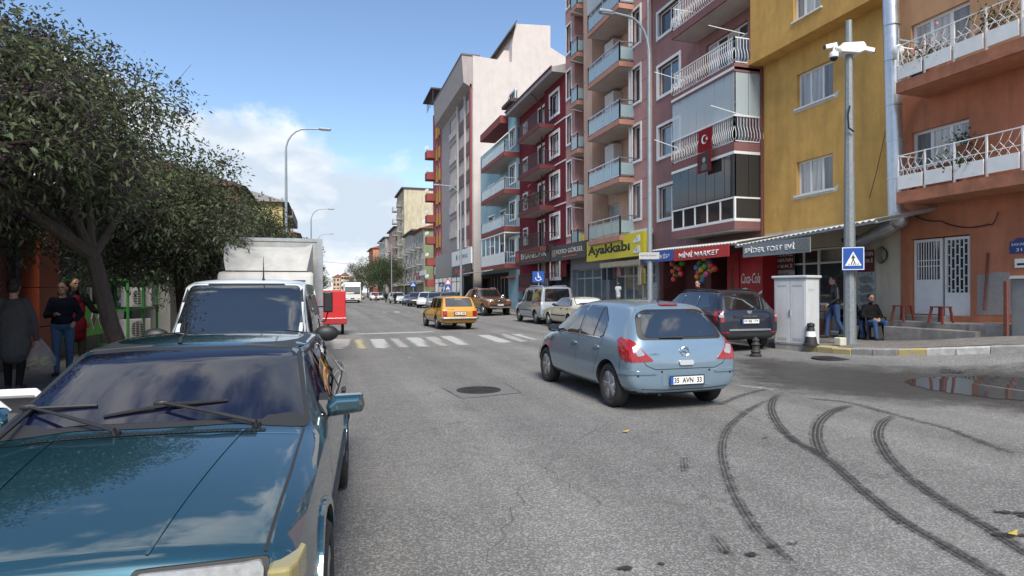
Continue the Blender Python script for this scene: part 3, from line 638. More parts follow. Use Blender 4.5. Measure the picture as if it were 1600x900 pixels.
# grilled double door of the corner house
b = MB(); ym = (dr[0] + dr[1]) / 2 - 0.05; zA, zB = dr[2], dr[3]
def leaf(y0, y1, z0, nm):
    b = MB(); f = 0.07
    for q in ((y0, y0 + f, z0, zB - .03), (y1 - f, y1, z0, zB - .03)): b.box(X + .08, X + .13, *q)
    b.box(X + .08, X + .13, y0 + f, y1 - f, zB - .1, zB - .03); b.box(X + .08, X + .13, y0 + f, y1 - f, z0 + .78, z0 + .9); b.box(X + .085, X + .12, y0 + f, y1 - f, z0, z0 + .78)
    return b.build(nm, WHITE, bo), (y0 + f, y1 - f, z0 + .9, zB - .1)
ld, dl = leaf(ym + .03, dr[1] - .02, zA + .02, 'door'); lw, wl2 = leaf(dr[0] + .02, ym - .03, zA - .32, 'door')
b = MB()
for i in range(1, 9): y_ = dl[0] + (dl[1] - dl[0]) * i / 9; b.tube([(X + .07, y_, dl[2]), (X + .07, y_, dl[3])], .011, 6)
for z_ in (dl[2] + .35, dl[2] + .5): b.bar((X + .07, dl[0], z_), (X + .07, dl[1], z_), .02, .02)
b.build('grille', WHITE, ld)
b = MB()
for i in range(0, 6): y_ = wl2[0] + (wl2[1] - wl2[0]) * i / 5; b.bar((X + .07, y_, wl2[2]), (X + .07, y_, wl2[3]), .025, .02)
for i in range(5):
    for k in range(5): z_ = wl2[2] + (wl2[3] - wl2[2]) * (k + (0.25 if i % 2 else 0.6)) / 5; b.bar((X + .07, wl2[0] + (wl2[1] - wl2[0]) * i / 5, z_), (X + .07, wl2[0] + (wl2[1] - wl2[0]) * (i + 1) / 5, z_), .02, .025)
b.build('grille', WHITE, lw)
for o_, q in ((ld, dl), (lw, wl2)): b = MB(); b.box(X + .12, X + .13, *q); b.build('pane', GD, o_)
BLAD = mat('blade_metal', (0.12, 0.08, 0.06), 0.8, var=0.3, vscale=9)
# its balconies
ORS = mat('balcony_edge', (0.40, 0.16, 0.09), 0.9, var=0.35, vscale=3, bump=0.6, dirt=0.6)
def house_balcony(pyl, pyr_rail):
    d = 1.05; Xb = X - d; y1 = fy(1401, Xb); zt = fz(1405, pyl, Xb); y0 = 8.3
    b = MB(); b.box(Xb, X, y0, y1, zt - .28, zt); s_ = b.build('balcony', ORS, bo)
    b = MB(); b.box(Xb + .05, X - .02, y0 + .05, y1 - .05, zt - .292, zt - .276); b.build('soffit', mat('soffit_orange', (0.42, 0.19, 0.10), .9, var=.2, dirt=.5), s_)
    b = MB(); b.bar((Xb + .03, y1 - .03, zt + .92), (X, y1 - .03, zt + .92), .026, .026); b.bar((Xb + .03, y0, zt + .92), (Xb + .03, y1 - .03, zt + .92), .026, .026)
    n = 5
    for k in range(n + 1): y_ = y1 - .03 - (y1 - y0 - .06) * k / n; b.bar((Xb + .03, y_, zt), (Xb + .03, y_, zt + .94), .035, .035)
    for k in range(n):       # bent bar ornaments
        ya_ = y1 - .03 - (y1 - y0 - .06) * k / n; w_ = (y1 - y0) / n
        for q in range(3):
            c = ya_ - w_ * (.25 + .25 * q)
            b.tube([(Xb + .03, c + .16, zt + .38), (Xb + .01, c + .08, zt + .5), (Xb + .05, c + .02, zt + .62), (Xb + .02, c - .1, zt + .74), (Xb + .03, c - .16, zt + .9)], .006, 5)
            b.tube([(Xb + .03, c - .12, zt + .38), (Xb + .03, c - .02, zt + .55), (Xb + .03, c + .1, zt + .7)], .006, 5)
        b.bar((Xb + .03, ya_, zt + .55), (Xb + .03, ya_ - w_, zt + .55), .018, .018)
    for q in range(4): b.tube([(Xb + .1 + q * .25, y1 - .03, zt + .05), (Xb + .18 + q * .25, y1 - .05, zt + .5), (Xb + .1 + q * .25, y1 - .03, zt + .9)], .009, 5)
    b.build('railing', WHITE, s_)
    for k in range(n):
        ya_ = y1 - .06 - (y1 - y0 - .06) * k / n; w_ = (y1 - y0) / n; m = MB(); m.box(Xb - .015, Xb + .012, ya_ - w_ + .09, ya_, zt + .06, zt + .4); m.build('board', WHITE, s_)
    return zt, Xb, y0, y1
hb1 = house_balcony(128, 0); hb2 = house_balcony(300, 0)
# steps, cement patch, plaques
STEP = mat('cement_step', (0.27, 0.25, 0.23), .92, var=.3, vscale=4, bump=.7, bscale=30, dirt=.6)
zb_ = gw(14.3, 11.5)
b = MB(); b.box(14.05, X, fy(1525, 14.05), fy(1380, 14.05), 0, zA - .30); b.build('step', STEP, bo, bevel=.02)
b = MB(); b.box(14.35, X, fy(1525, 14.35), fy(1395, 14.35), 0, zA - .15); b.build('step', STEP, bo, bevel=.02)
b = MB(); b.box(14.7, X - .002, dr[0] + .5, dr[1] + .1, 0, zA - .005); b.build('step', STEP, bo, bevel=.02)
b = MB(); b.box(14.2, X - .004, fy(1590, 14.2), fy(1512, 14.2), 0, zA - .12); b.build('stoop', STEP, bo, bevel=.03)
CEM = mask_mat('bare_cement', (0.33, 0.31, 0.29), .95, (0.0, 0.12), 3, fine=30)
def wall_patch(parent, X_, pts, mt, off, nm, width=.1):
    bm = bmesh.new(); bm.faces.new([bm.verts.new((p[0], p[1], 0)) for p in pts])
    for ax in (0, 1):
        a = min(p[ax] for p in pts); e = max(p[ax] for p in pts); c = a + .08
        while c < e: no = [0, 0, 0]; no[ax] = 1; co = [0, 0, 0]; co[ax] = c; bmesh.ops.bisect_plane(bm, geom=bm.verts[:] + bm.edges[:] + bm.faces[:], plane_co=co, plane_no=no); c += .08
    me = bpy.data.meshes.new(nm); bm.to_mesh(me); bm.free(); inset_attr(me, pts, width)
    o = parent.location
    for v in me.vertices: y_, z_ = v.co.x, v.co.y; v.co = (X_ - off - o.x, y_ - o.y, z_ - o.z)
    me.materials.append(mt); return obj(nm, me, parent)
def YZ(px, py, X_=XF): p = on_x(px, py, X_); return (p.y, p.z)
wall_patch(bo, X, [YZ(1527, 430), YZ(1545, 428), YZ(1560, 424), YZ(1579, 426), YZ(1581, 492), YZ(1527, 492)], CEM, .006, 'cement_patch')
b = MB(); p = YZ(1545, 395); q = YZ(1540, 485); b.tube([(X - .03, p[0], p[1]), (X - .05, q[0], q[1])], .025, 6); b.build('pipe', RUST, bo)
BLUE = mat('sign_blue', (0.012, 0.075, 0.33), .4, var=.08, vscale=6)
pl1 = thing('street_plaque', 'small dark blue street name plaque on the orange wall', 'sign', (X, fy(1594), fz(1594, 385)))
b = MB(); b.box(-.03, -.005, -.2, .2, -.15, .12); b.prism([(-.12, .12), (.12, .12), (0.06, .19), (-.06, .19)], 'x', -.03, -.005); b.build('plate', mat('plaque_blue', (0.03, 0.05, 0.2), .5, var=.1), pl1, world=False)
text('SAKAR', WHITE, pl1, (-.032, .16, .02), (0, -1, 0), (0, 0, 1), w=.3, h=.06, ext=.003); text('31', WHITE, pl1, (-.032, .06, -.11), (0, -1, 0), (0, 0, 1), w=.12, h=.07, ext=.003)
pl2 = thing('notice_plate', 'white notice plate under the blue plaque on the orange wall', 'sign', (X, fy(1598), fz(1598, 411)))
b = MB(); b.box(-.025, -.005, -.2, .15, -.1, .1); b.build('plate', WHITE, pl2, world=False); b = MB(); b.box(-.028, -.024, -.15, .1, -.05, 0.0); b.build('printed_band', DARK, pl2, world=False)
eb = on_x(1592, 520, 14.3); gb = gw(eb.x, eb.y)
cab2 = thing('meter_box', 'grey street box beside a rusty post at the orange house', 'box', (14.3, fy(1600, 14.3), 0.3))
zz = fz(1592, 436, 14.3) - .3
b = MB(); b.box(-.2, .3, -.35, .12, 0, zz); b.prism([(-.25, zz), (.35, zz), (.3, zz + .07), (-.2, zz + .07)], 'y', -.38, .15); b.build('body', mat('box_grey', (.2, .21, .21), .7, var=.15), cab2, world=False, bevel=.01)
b = MB(); b.bar((-.28, .17, 0), (-.28, .17, zz - .05), .07, .07); b.build('post', RUST, cab2, world=False)

# ---------------- yellow house
Y_ye = (Y_or[1], fy(1194)); by = bld('yellow_house', 'mustard yellow apartment house with snack bar under a corrugated awning', X, *Y_ye)
YEL = plaster('yellow_plaster', (0.60, 0.355, 0.105), var=.22, dirt=.55); CRM = plaster('cream_plaster', (0.55, 0.49, 0.38), dirt=.6)
zg = fz(1300, 352); zo = fz(1300, 48) + .0
wA = (fy(1303), fy(1246), fz(1246, 170), fz(1246, 117)); wB = (fy(1302), fy(1245), fz(1245, 306), fz(1245, 254))
op = (fy(1318), fy(1255), .3, fz(1300, 388)); 
shell(by, X, Y_ye[0], Y_ye[1], zg, zo, [wA, wB], YEL)
shell(by, X, Y_ye[0], Y_ye[1], -.1, zg, [(fy(1322), fy(1188) - .1, .28, fz(1300, 385), .35)], CRM)
Xo = X - .55; wC = (fy(1284, Xo), fy(1241, Xo), fz(1241, 34, Xo), fz(1241, -22, Xo))
shell(by, Xo, Y_ye[0], Y_ye[1], zo, 14, [wC], YEL, name='upper_wall')
b = MB(); b.box(Xo - .05, Xo + .6, Y_ye[0] + .003, Y_ye[1] + .25, zo - .02, zo + .18); b.build('ledge', YEL, by)
for w_ in (wA, wB, wC): window(by, X if w_ is not wC else Xo, *w_, cols=3, panes=(GC, GC2, GC), rec=.12, fw=.06)
for w_ in (wA, wB):       # ragged white filler left round the sills
    wall_patch(by, X, [(w_[0] - .22, w_[2] + .12), (w_[0] - .2, w_[2] - .1), (w_[0] + .5, w_[2] - .13), (w_[1] + .1, w_[2] - .12), (w_[1] + .18, w_[2] + .02), (w_[0], w_[2])], mask_mat('filler_white', (.62, .61, .58), .9, (0.1, .22), 9), .004, 'filler', .12)
# snack bar front inside the opening
b = MB(); yA_, yB_ = fy(1322), fy(1188) - .1; zt_ = fz(1300, 386)
for q in (yA_ + .02, fy(1276) - .05, fy(1255), fy(1232), yB_ - .1): b.box(X + .06, X + .12, q, q + .07, .3, zt_)
for z_ in (.3, 1.15, zt_ - .5, zt_ - .06): b.box(X + .062, X + .118, yA_, yB_, z_, z_ + .06)
SF = b.build('shop_front', WHITE, by)
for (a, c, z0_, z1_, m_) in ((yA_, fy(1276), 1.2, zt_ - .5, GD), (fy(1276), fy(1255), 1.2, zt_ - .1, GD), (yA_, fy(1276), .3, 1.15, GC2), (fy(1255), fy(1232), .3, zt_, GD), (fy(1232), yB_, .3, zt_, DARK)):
    b = MB(); b.box(X + .09, X + .1, a, c, z0_, z1_); b.build('pane', m_, SF)
# posters of toasted sandwiches (flat prints)
PRINT = mat('poster_print', (.55, .60, .58), .5, vscale=14, col2=(.10, .13, .12))
MAROON = mat('maroon', (.13, .02, .025), .5, var=.15)
def poster(nm, label, px0, px1, pt, pb_, lines, X_=XF - .02):
    y0, y1 = fy(px1, X_), fy(px0, X_); z1, z0 = fz(px0, pt, X_), fz(px0, pb_, X_); o = thing(nm, label, 'poster', (X_, (y0 + y1) / 2, z0)); w = y1 - y0; h = z1 - z0
    b = MB(); b.box(-.012, 0, -w / 2, w / 2, 0, h); b.build('sheet', PRINT, o, world=False)
    b = MB(); b.box(-.016, -.012, -w / 2, w / 2, h * .62, h); b.build('title_band', MAROON, o, world=False)
    for i, t in enumerate(lines): text(t, WHITE, o, (-.017, w * .42, h * (.9 - .115 * i)), (0, -1, 0), (0, 0, 1), w=w * .84, h=h * .075, ext=.002)
    for k in range(3):   # sandwiches
        b = MB(); c = h * (.1 + .17 * k); b.prism([(-w * .38, c), (w * .2, c - .03), (w * .4, c + .05), (w * .36, c + h * .1), (-w * .1, c + h * .13), (-w * .4, c + h * .06)], 'x', -.016, -.0125); b.build('printed_sandwich', [mat('bread_print', (.30, .29, .26), .5, vscale=20, col2=(.09, .10, .10))][0], o, world=False)
    return o
poster('menu_poster', 'maroon and grey menu poster beside the utility cabinet reading Celal Baba', 1210, 1242, 394, 470, ['CELAL', "BABA'NIN", 'YERİ'])
poster('menu_poster', 'sandwich poster on the cream wall above the seated man', 1341, 1367, 392, 480, ["BABA'NIN", 'YERİ'])

# ---------------- mauve building
Y_ma = (fy(1194), fy(1021)); bm_ = bld('apartment_building', 'mauve apartment block with white trimmed windows and glazed balconies', X, *Y_ma)
MAU = plaster('mauve_plaster', (0.31, 0.165, 0.16), dirt=.45)
zM0 = fz(1030, 392)
rows = [(18.5, 61), (103, 154), (197, 249), (291, 345)]
wins = [(fy(1063), fy(1030), fz(1030, b_ - 2), fz(1030, a_ + 3)) for a_, b_ in rows]
dM = 1.2; XbM = X - dM; yM0 = Y_ma[0] + .05; yM1 = fy(1050, XbM)
doors = []
for pt in (62, 183): zf = fz(1146, pt + 40, XbM); doors.append((yM0 + .8, yM1 - .7, zf, zf + 2.1))
shell(bm_, X, Y_ma[0], Y_ma[1], zM0, 15.7, wins + doors, MAU)
shell(bm_, X + .35, Y_ma[0], Y_ma[1], -.1, zM0, [(yM0 + .2, yM1 - .5, .3, 3.0, 1.2), (yM1 - .1, Y_ma[1] - .3, .3, 3.0, 1.2)], mat('ground_floor_red', (.17, .05, .045), .85, var=.25, dirt=.5), depth=10)
for w_ in wins: window(bm_, X, *w_, cols=2, panes=(GS, GD), surround=WHITE, sw=.13, rec=.14)
for w_ in doors: window(bm_, X, *w_, cols=4, panes=(GD, GC), rec=.12, transom=.8)
b = MB(); b.box(X - .9, X + 10, Y_ma[0], Y_ma[1] + .05, 15.7, 15.9); b.build('eave', mat('eave_brown', (.07, .05, .045), .8, var=.3), bm_)
BLS = mat('balcony_mauve', (0.20, 0.09, 0.088), .85, var=.15, dirt=.3)
zr3 = fz(1146, 98, XbM); zr2 = fz(1146, 222, XbM); zr1 = fz(1146, 345, XbM); zr4 = fz(1146, -22, XbM)
balcony(bm_, X, dM, yM0, yM1, zr4, BLS, 'belly', WHITE, .98, .3, step=.12)
balcony(bm_, X, dM, yM0, yM1, zr3, BLS, 'belly', WHITE, .92, .3, step=.12)
s2 = balcony(bm_, X, dM, yM0, yM1, zr2, BLS, 'belly', WHITE, .95, .3, step=.12)
s1 = balcony(bm_, X, dM, yM0, yM1, zr1, BLS, None, WHITE, .98, .3)
CG = clear_glass('balcony_glass', (.62, .70, .74), .42); CGD = glass_pane('balcony_glass_dark', (.03, .032, .034), .05)
ALU = mat('white_aluminium', (.68, .68, .67), .4, var=.06)
def glazed(sl_, z, lo, hi, gm, frm, n=7, low=None, tint=None):
    """panels standing on the balcony edge from z+lo to z+hi"""
    xf_ = XbM + .03
    b = MB(); b.box(xf_ - .04, xf_ + .05, yM0, yM1, z + hi, z + hi + .1); b.box(xf_ + .052, X, yM0, yM0 + .07, z + hi, z + hi + .1); b.box(xf_ - .03, xf_ + .04, yM0, yM1, z + lo - .06, z + lo)
    b.box(xf_ + .042, X, yM0, yM0 + .06, z + lo - .06, z + lo)
    if low is not None:
        b.box(xf_ - .03, xf_ + .04, yM0, yM1, z, z + .1); b.box(xf_ + .042, X, yM0, yM0 + .06, z, z + .1)
        m = 5
        for k in range(m + 1): y_ = yM0 + (yM1 - yM0 - .06) * k / m; b.box(xf_ - .028, xf_ + .038, y_, y_ + .06, z + .1, z + lo - .06)
    b.box(X - .08, X - .01, yM0, yM0 + .06, z, z + hi)
    b.build('glazing_frame', frm, sl_)
    for k in range(n):
        a = yM0 + .03 + (yM1 - yM0 - .06) * k / n; g = MB(); g.box(xf_, xf_ + .012, a + .012, a + (yM1 - yM0 - .06) / n - .012, z + lo, z + hi); g.build('glass_panel', gm, sl_)
    for k in range(2):
        a = xf_ + .06 + (X - xf_ - .1) * k / 2; g = MB(); g.box(a, a + (X - xf_ - .1) / 2 - .02, yM0 + .02, yM0 + .032, z + lo, z + hi); g.build('glass_panel', gm, sl_)
    if low is not None:
        for k in range(5): a = yM0 + .06 + (yM1 - yM0 - .06) * k / 5; g = MB(); g.box(xf_, xf_ + .012, a, a + (yM1 - yM0) / 5 - .07, z + .1, z + lo - .06); g.build('lower_pane', CGD, sl_)
        g = MB(); g.box(xf_ + .07, X - .09, yM0 + .02, yM0 + .03, z + .1, z + lo - .06); g.build('lower_pane', CGD, sl_)
glazed(s2, zr2, .98, fz(1146, 108, XbM) - zr2, CG, ALU)
glazed(s1, zr1, .86, fz(1146, 240, XbM) - zr1, CGD, ALU, n=7, low=True)
b = MB(); b.box(X - .16, X - .02, yM0 + .12, yM0 + .2, zr2 + 1.0, zr2 + 2.4); b.build('curtain', mat('curtain_white', (.6, .59, .56), .9, var=.15, stretch=(20, 20, 1)), s2)
POLEM = WHITE
for (px, py) in ((1138, 45), (1142, 172), (1048, 225), (1048, 118)):    # awning rods leaning out of the balconies
    p = on_x(px, py, XbM - .1); b = MB(); b.tube([(p.x - .5, p.y + .45, p.z + .25), (p.x + .3, p.y - .5, p.z - .35)], .014, 6); b.build('awning_rod', WHITE, bm_)
b = MB(); b.tube([(X - .07, Y_ma[0] + .02, .4), (X - .07, Y_ma[0] + .02, 15.6)], .05, 8); b.build('downpipe', RUST, bm_)
# ---------------- tall pink building
Y_pi = (fy(1020), fy(885)); bp2 = bld('tall_apartment_building', 'tall pink and peach apartment block with glass fronted balconies', X, *Y_pi)
PNK = plaster('pink_plaster', (0.47, 0.26, 0.235), dirt=.35); PCH = plaster('peach_plaster', (0.62, 0.42, 0.32), dirt=.4)
H0 = 2.93; z1st = fz(990, 343)                       # lowest panel window sill
ptop = 27.0
wp = []; 
yR0, yR1 = fy(1002), fy(990)
for k in range(8): wp.append((yR0, yR1, z1st + k * H0, z1st + k * H0 + 1.75))
yL0, yL1 = fy(894), fy(887)
for k in range(8): wp.append((yL0, yL1, z1st + k * H0, z1st + k * H0 + 1.75))
zG = fz(1015, 357)
# three strips: near pink panel, recessed peach bay with balconies, far pink panel
yb0, yb1 = fy(985), fy(899)
shell(bp2, X, Y_pi[0], yb0, zG, ptop, [w_ for w_ in wp if w_[1] < yb0], PNK, name='wall'); shell(bp2, X, yb1, Y_pi[1], zG, ptop, [w_ for w_ in wp if w_[0] > yb1], PNK, name='wall')
bd = []
for k in range(8): z_ = z1st - .82 + k * H0; bd += [(fy(968, X + .9), fy(950, X + .9), z_, z_ + 2.2), (fy(944, X + .9), fy(933, X + .9), z_, z_ + 2.2)]
shell(bp2, X + .9, yb0, yb1, zG, ptop, bd, PCH, name='bay_wall', depth=9)
shell(bp2, X + .3, Y_pi[0], Y_pi[1], -.1, zG, [(Y_pi[0] + .3, (Y_pi[0] + Y_pi[1]) / 2 - .2, .25, 3.0, 1.5), ((Y_pi[0] + Y_pi[1]) / 2 + .2, Y_pi[1] - .3, .25, 3.0, 1.5)], mat('shop_grey', (.28, .29, .30), .8, var=.2, dirt=.4), depth=10, name='ground_wall')
for w_ in wp: window(bp2, X, *w_, cols=1, panes=(GD, GC2), surround=WHITE, sw=.12, rec=.14)
for w_ in bd: window(bp2, X + .9, *w_, cols=1, panes=(GD, GC, GC2), sill=False)
b = MB(); b.box(X - .12, X + .9, fy(929, X), fy(916, X), zG, ptop); b.build('pilaster', PCH, bp2)
for q in (Y_pi[0] + .18, yb0 - .12): b = MB(); b.box(X - .05, X - .001, q, q + .16, zG, ptop); b.build('trim_strip', WHITE, bp2)
b = MB(); b.box(X - .055, X - .001, Y_pi[0], Y_pi[0] + .13, zG, ptop); b.build('trim_strip', PCH, bp2)
b = MB(); b.box(X - .25, X + .3, Y_pi[0], Y_pi[1], zG - .25, zG); b.build('string_course', WHITE, bp2)
LINE = mat('groove', (.16, .07, .065), .9)
for k in range(9):
    for q in (0, 1.0, 2.0):
        z_ = zG + .5 + k * H0 + q
        if z_ < ptop: b = MB(); b.box(X - .004, X, yR1 + .15, yb0 - .15, z_, z_ + .02); b.box(X - .004, X, Y_pi[0] + .4, yR0 - .15, z_, z_ + .02); b.build('groove', LINE, bp2)
BG = glass_pane('balcony_glass_blue', (.30, .40, .42), .15); PSL = mat('balcony_peach', (.42, .21, .155), .85, var=.12, dirt=.3)
for k in range(7):
    z_ = z1st - .82 + k * H0
    balcony(bp2, X + .9, 1.75, fy(981, X - .4), fy(930, X - .4), z_, PSL, 'glass', STEEL, 1.0, .25, BG)
    balcony(bp2, X + .9, 1.3, fy(912, X), fy(901, X), z_, PSL, 'glass', STEEL, 1.0, .25, BG)
    if k in (1, 2, 3): b = MB(); y_ = fy(931, X - .2); b.box(X + .35, X + .88, y_ - 1.2, y_ - .1, z_ + .02, z_ + 2.5); b.build('closet', mat('white_panel', (.6, .6, .58), .6, var=.08), bp2)
    b = MB(); y_ = fy(922); b.bar((X - .1, y_ + .8, z_ + 2.2), (X - .9, y_ + .6, z_ + 2.22), .08, .05); b.build('rod', GALV, bp2)
    b = MB(); b.bar((X - .12, fy(917), z_ + .9), (X - .12, fy(917), z_ + .95), .1, .08); b.build('bracket', GALV, bp2)
for k in (4, 5):
    z_ = z1st - .82 + k * H0
for i in range(5):    # glazed-in balcony
    y0_, y1_ = fy(981, X - .4), fy(930, X - .4); z_ = z1st - .82 + 4 * H0; a = y0_ + (y1_ - y0_) * i / 5; g = MB(); g.box(X - .84, X - .82, a + .02, a + (y1_ - y0_) / 5 - .02, z_ + 1.03, z_ + 2.6); g.build('glass_panel', CG, bp2)
b = MB(); z_ = z1st - .82 + 4 * H0; b.box(X - .88, X + .3, y0_ - .02, y1_ + .02, z_ + 2.6, z_ + 2.68); b.build('awning_plate', GALV, bp2)
b = MB(); p = on_x(909, 378, X - .45); b.box(X - .47, X - .45, p.y - .32, p.y + .2, p.z - .75, p.z + .4); tag(b.build('yellow_banner', mat('yellow_cloth', (.62, .47, .03), .8, var=.08)), 'small yellow banner hung on a pink building balcony', 'banner')
# air conditioner on the bay
def ac_unit(loc, rot, label, group):
    t = thing('air_conditioner', label, 'air conditioner', loc, rot, group)
    b = MB(); b.box(-.15, .15, -.4, .4, 0, .56); b.build('case', WHITE, t, world=False, bevel=.015)
    b = MB(); b.lathe([(.22, -.156), (.22, -.15), (0, -.15)], 20, (0, .08, .28), 'x'); b.build('fan', BLACK, t, world=False)
    b = MB()
    for k in range(9): b.box(-.165, -.158, -.15, .31, .07 + .05 * k, .082 + .05 * k)
    for k in range(4): b.box(-.17, -.166, -.14 + k * .14, -.125 + k * .14, .06, .5)
    b.build('grille', WHITE, t, world=False); return t
ac_unit((X + .6, fy(937, X + .6), z1st + .1), 0, 'white air conditioner on the pink tall building wall', 'air conditioners')
# ---------------- burgundy building
Y_bu = (fy(885), fy(808)); bb = bld('apartment_building', 'burgundy apartment block with white framed windows and projecting balconies', X, *Y_bu)
BUR = plaster('burgundy_plaster', (0.175, 0.018, 0.03), dirt=.25)
zt = fz(868, 128); HB = fz(868, 150) - fz(868, 214)
wt = fz(862, 150) + .0
wb = []
for k in range(5): z_ = wt - k * HB; wb.append((fy(874), fy(861), z_ - 1.45, z_))
db = []
for k in range(5): z_ = wt - k * HB - .1; db.append((fy(850), fy(838), z_ - 1.95, z_))
shell(bb, X, Y_bu[0], fy(852), 3.4, zt, [w_ for w_ in wb], BUR)
shell(bb, X + .25, fy(852), Y_bu[1], 3.4, zt, [w_ for w_ in db], BUR, depth=10.7)
for w_ in wb: window(bb, X, *w_, cols=2, panes=(GC2, GD), surround=WHITE, sw=.2, rec=.14)
for w_ in db: window(bb, X + .25, *w_, cols=2, panes=(GC2, GC), surround=WHITE, sw=.2, rec=.14)
for k in range(5): z_ = wt - k * HB - 2.2; b = MB(); b.box(X - .03, X - .002, Y_bu[0], fy(852), z_, z_ + .09); b.build('string_course', WHITE, bb)
IRONB = mat('black_railing', (.03, .022, .024), .5, var=.2)
for k in range(5): balcony(bb, X + .25, 1.35, fy(846, X - 1), fy(812, X - 1), wt - k * HB - 2.1, mat('balcony_burgundy', (.13, .025, .03), .8, var=.1, dirt=.2), 'bars', IRONB, .95, .28, step=.16)
for k in (1, 2, 3, 0): b = MB(); y_ = fy(815, X + .2); b.box(X + .2, X + .3, y_ - 1.6, y_ - .4, wt - k * HB - 1.5, wt - k * HB - .1); b.build('bay_window', WHITE, bb); b = MB(); b.box(X + .19, X + .195, y_ - 1.45, y_ - .55, wt - k * HB - 1.35, wt - k * HB - .25); b.build('pane', GD, bb)
b = MB(); b.prism([(X - .95, zt), (X + 11, zt), (X + 11, zt + .4), (X + 5, zt + 2.2), (X - .95, zt + .3)], 'y', Y_bu[0] + .01, Y_bu[1]); b.build('roof', mat('eave_pale', (.36, .34, .33), .85, var=.12, dirt=.3), bb)
b = MB(); b.tube([(X - .98, Y_bu[0] + .05, zt + .33), (X - .98, Y_bu[1], zt + .33)], .07, 8); b.tube([(X - .98, fy(846), zt + .3), (X - .1, fy(849), zt - .8), (X - .08, fy(849), 4)], .05, 8); b.build('gutter', mat('gutter_red', (.12, .03, .03), .6), bb)
shell(bb, X + .5, Y_bu[0], Y_bu[1], -.1, 3.4, [(Y_bu[0] + .3, Y_bu[1] - .5, .25, 3.1, .8)], mat('shop_dark', (.10, .07, .06), .7, var=.2), depth=10, name='ground_wall')
# ---------------- light blue building
Y_bl = (fy(808), 63.0); bl = bld('apartment_building', 'light blue apartment block with red balcony slabs', X, *Y_bl)
LBL = plaster('light_blue_plaster', (0.30, 0.455, 0.50), dirt=.3)
ybA, ybB = Y_bl[0], fy(795)
HL = 3.05; zt_s = fz(800, 165); zt_l = fz(775, 212)
rowz = [fz(798, 345 + 0) - 0 + HL * k for k in range(-1, 4)]
wl_ = [(fy(806), fy(797.5), fz(797, 400) + HL * k, fz(797, 400) + HL * k + 1.4) for k in range(0, 5)]
shell(bl, X, ybA, ybB, -.1, zt_s, wl_, LBL); 
for w_ in wl_: window(bl, X, *w_, cols=2, panes=(GD, GC2), surround=WHITE, sw=.16)
wl3 = []
for k in range(0, 4):
    z_ = fz(797, 400) + HL * k - .7; wl3 += [(fy(791, X + .8), fy(783, X + .8), z_, z_ + 2.1), (fy(773, X + .8), fy(764, X + .8), z_ + .7, z_ + 2.1)]
shell(bl, X + .8, ybB, Y_bl[1] - .01, 3.4, zt_l, wl3, LBL, name='bay_wall', depth=10)
for w_ in wl3: window(bl, X + .8, *w_, cols=2, panes=(GD, GC), surround=WHITE, sw=.14)
RSL = mat('red_slab', (.22, .05, .045), .8, var=.12, dirt=.25); WBLU = mat('pale_blue_rail', (.45, .56, .60), .5)
for k in range(0, 4):
    z_ = fz(797, 400) + HL * k - .75
    s_ = balcony(bl, X + .8, 1.9, fy(794, X - .8), fy(757, X - .8), z_, RSL, 'bars', WBLU, .95, .35, step=.2)
    g = MB(); g.box(X - 1.06, X - 1.05, fy(794, X - .8) + .1, fy(757, X - .8) - .1, z_ + .1, z_ + .85); g.build('glass_panel', CG, s_)
    if k == 0:
        b = MB(); ya_, yb_ = fy(794, X - .8), fy(757, X - .8)
        for i in range(6): y_ = ya_ + .05 + (yb_ - ya_ - .15) * i / 5; b.box(X - 1.1, X - 1.04, y_, y_ + .06, z_ + .95, z_ + 2.5)
        b.box(X - 1.11, X + .8, ya_, yb_, z_ + 2.5, z_ + 2.6); b.box(X - 1.1, X - 1.02, ya_ + .07, yb_, z_ + 0, z_ + .95)
        b.build('glazing_frame', ALU, s_)
b = MB(); b.box(X - .7, X + .8, ybB + .02, fy(751, X - .7), zt_l + .1, zt_l + .75); b.build('parapet', RSL, bl)
b = MB(); b.prism([(X - .5, zt_s), (X + 11, zt_s), (X + 11, zt_s + .9), (X - .5, zt_s + .25)], 'y', ybA + .01, ybB + .3); b.build('roof', mat('eave_brown', (.07, .05, .045), .8), bl)
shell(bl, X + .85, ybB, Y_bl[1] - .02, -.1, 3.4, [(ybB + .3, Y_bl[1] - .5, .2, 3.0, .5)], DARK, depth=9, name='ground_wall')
b = MB()
for i in range(8): y_ = ybB + .4 + i * 1.2; b.box(X + .8, X + .84, y_, y_ + .07, .2, 3.0)
b.build('shop_frame', STEEL, bl)
b = MB(); b.prism([(X - 1.9, 3.35), (X + .9, 3.9), (X + .9, 3.96), (X - 1.9, 3.41)], 'y', ybB + 1, Y_bl[1] - 1); b.build('awning', mat('awning_grey', (.3, .29, .26), .8, var=.2), bl)
b = MB(); b.box(X - .8, X, ybA + .3, ybB - .2, 2.75, 2.87); b.build('canopy', RSL, bl)
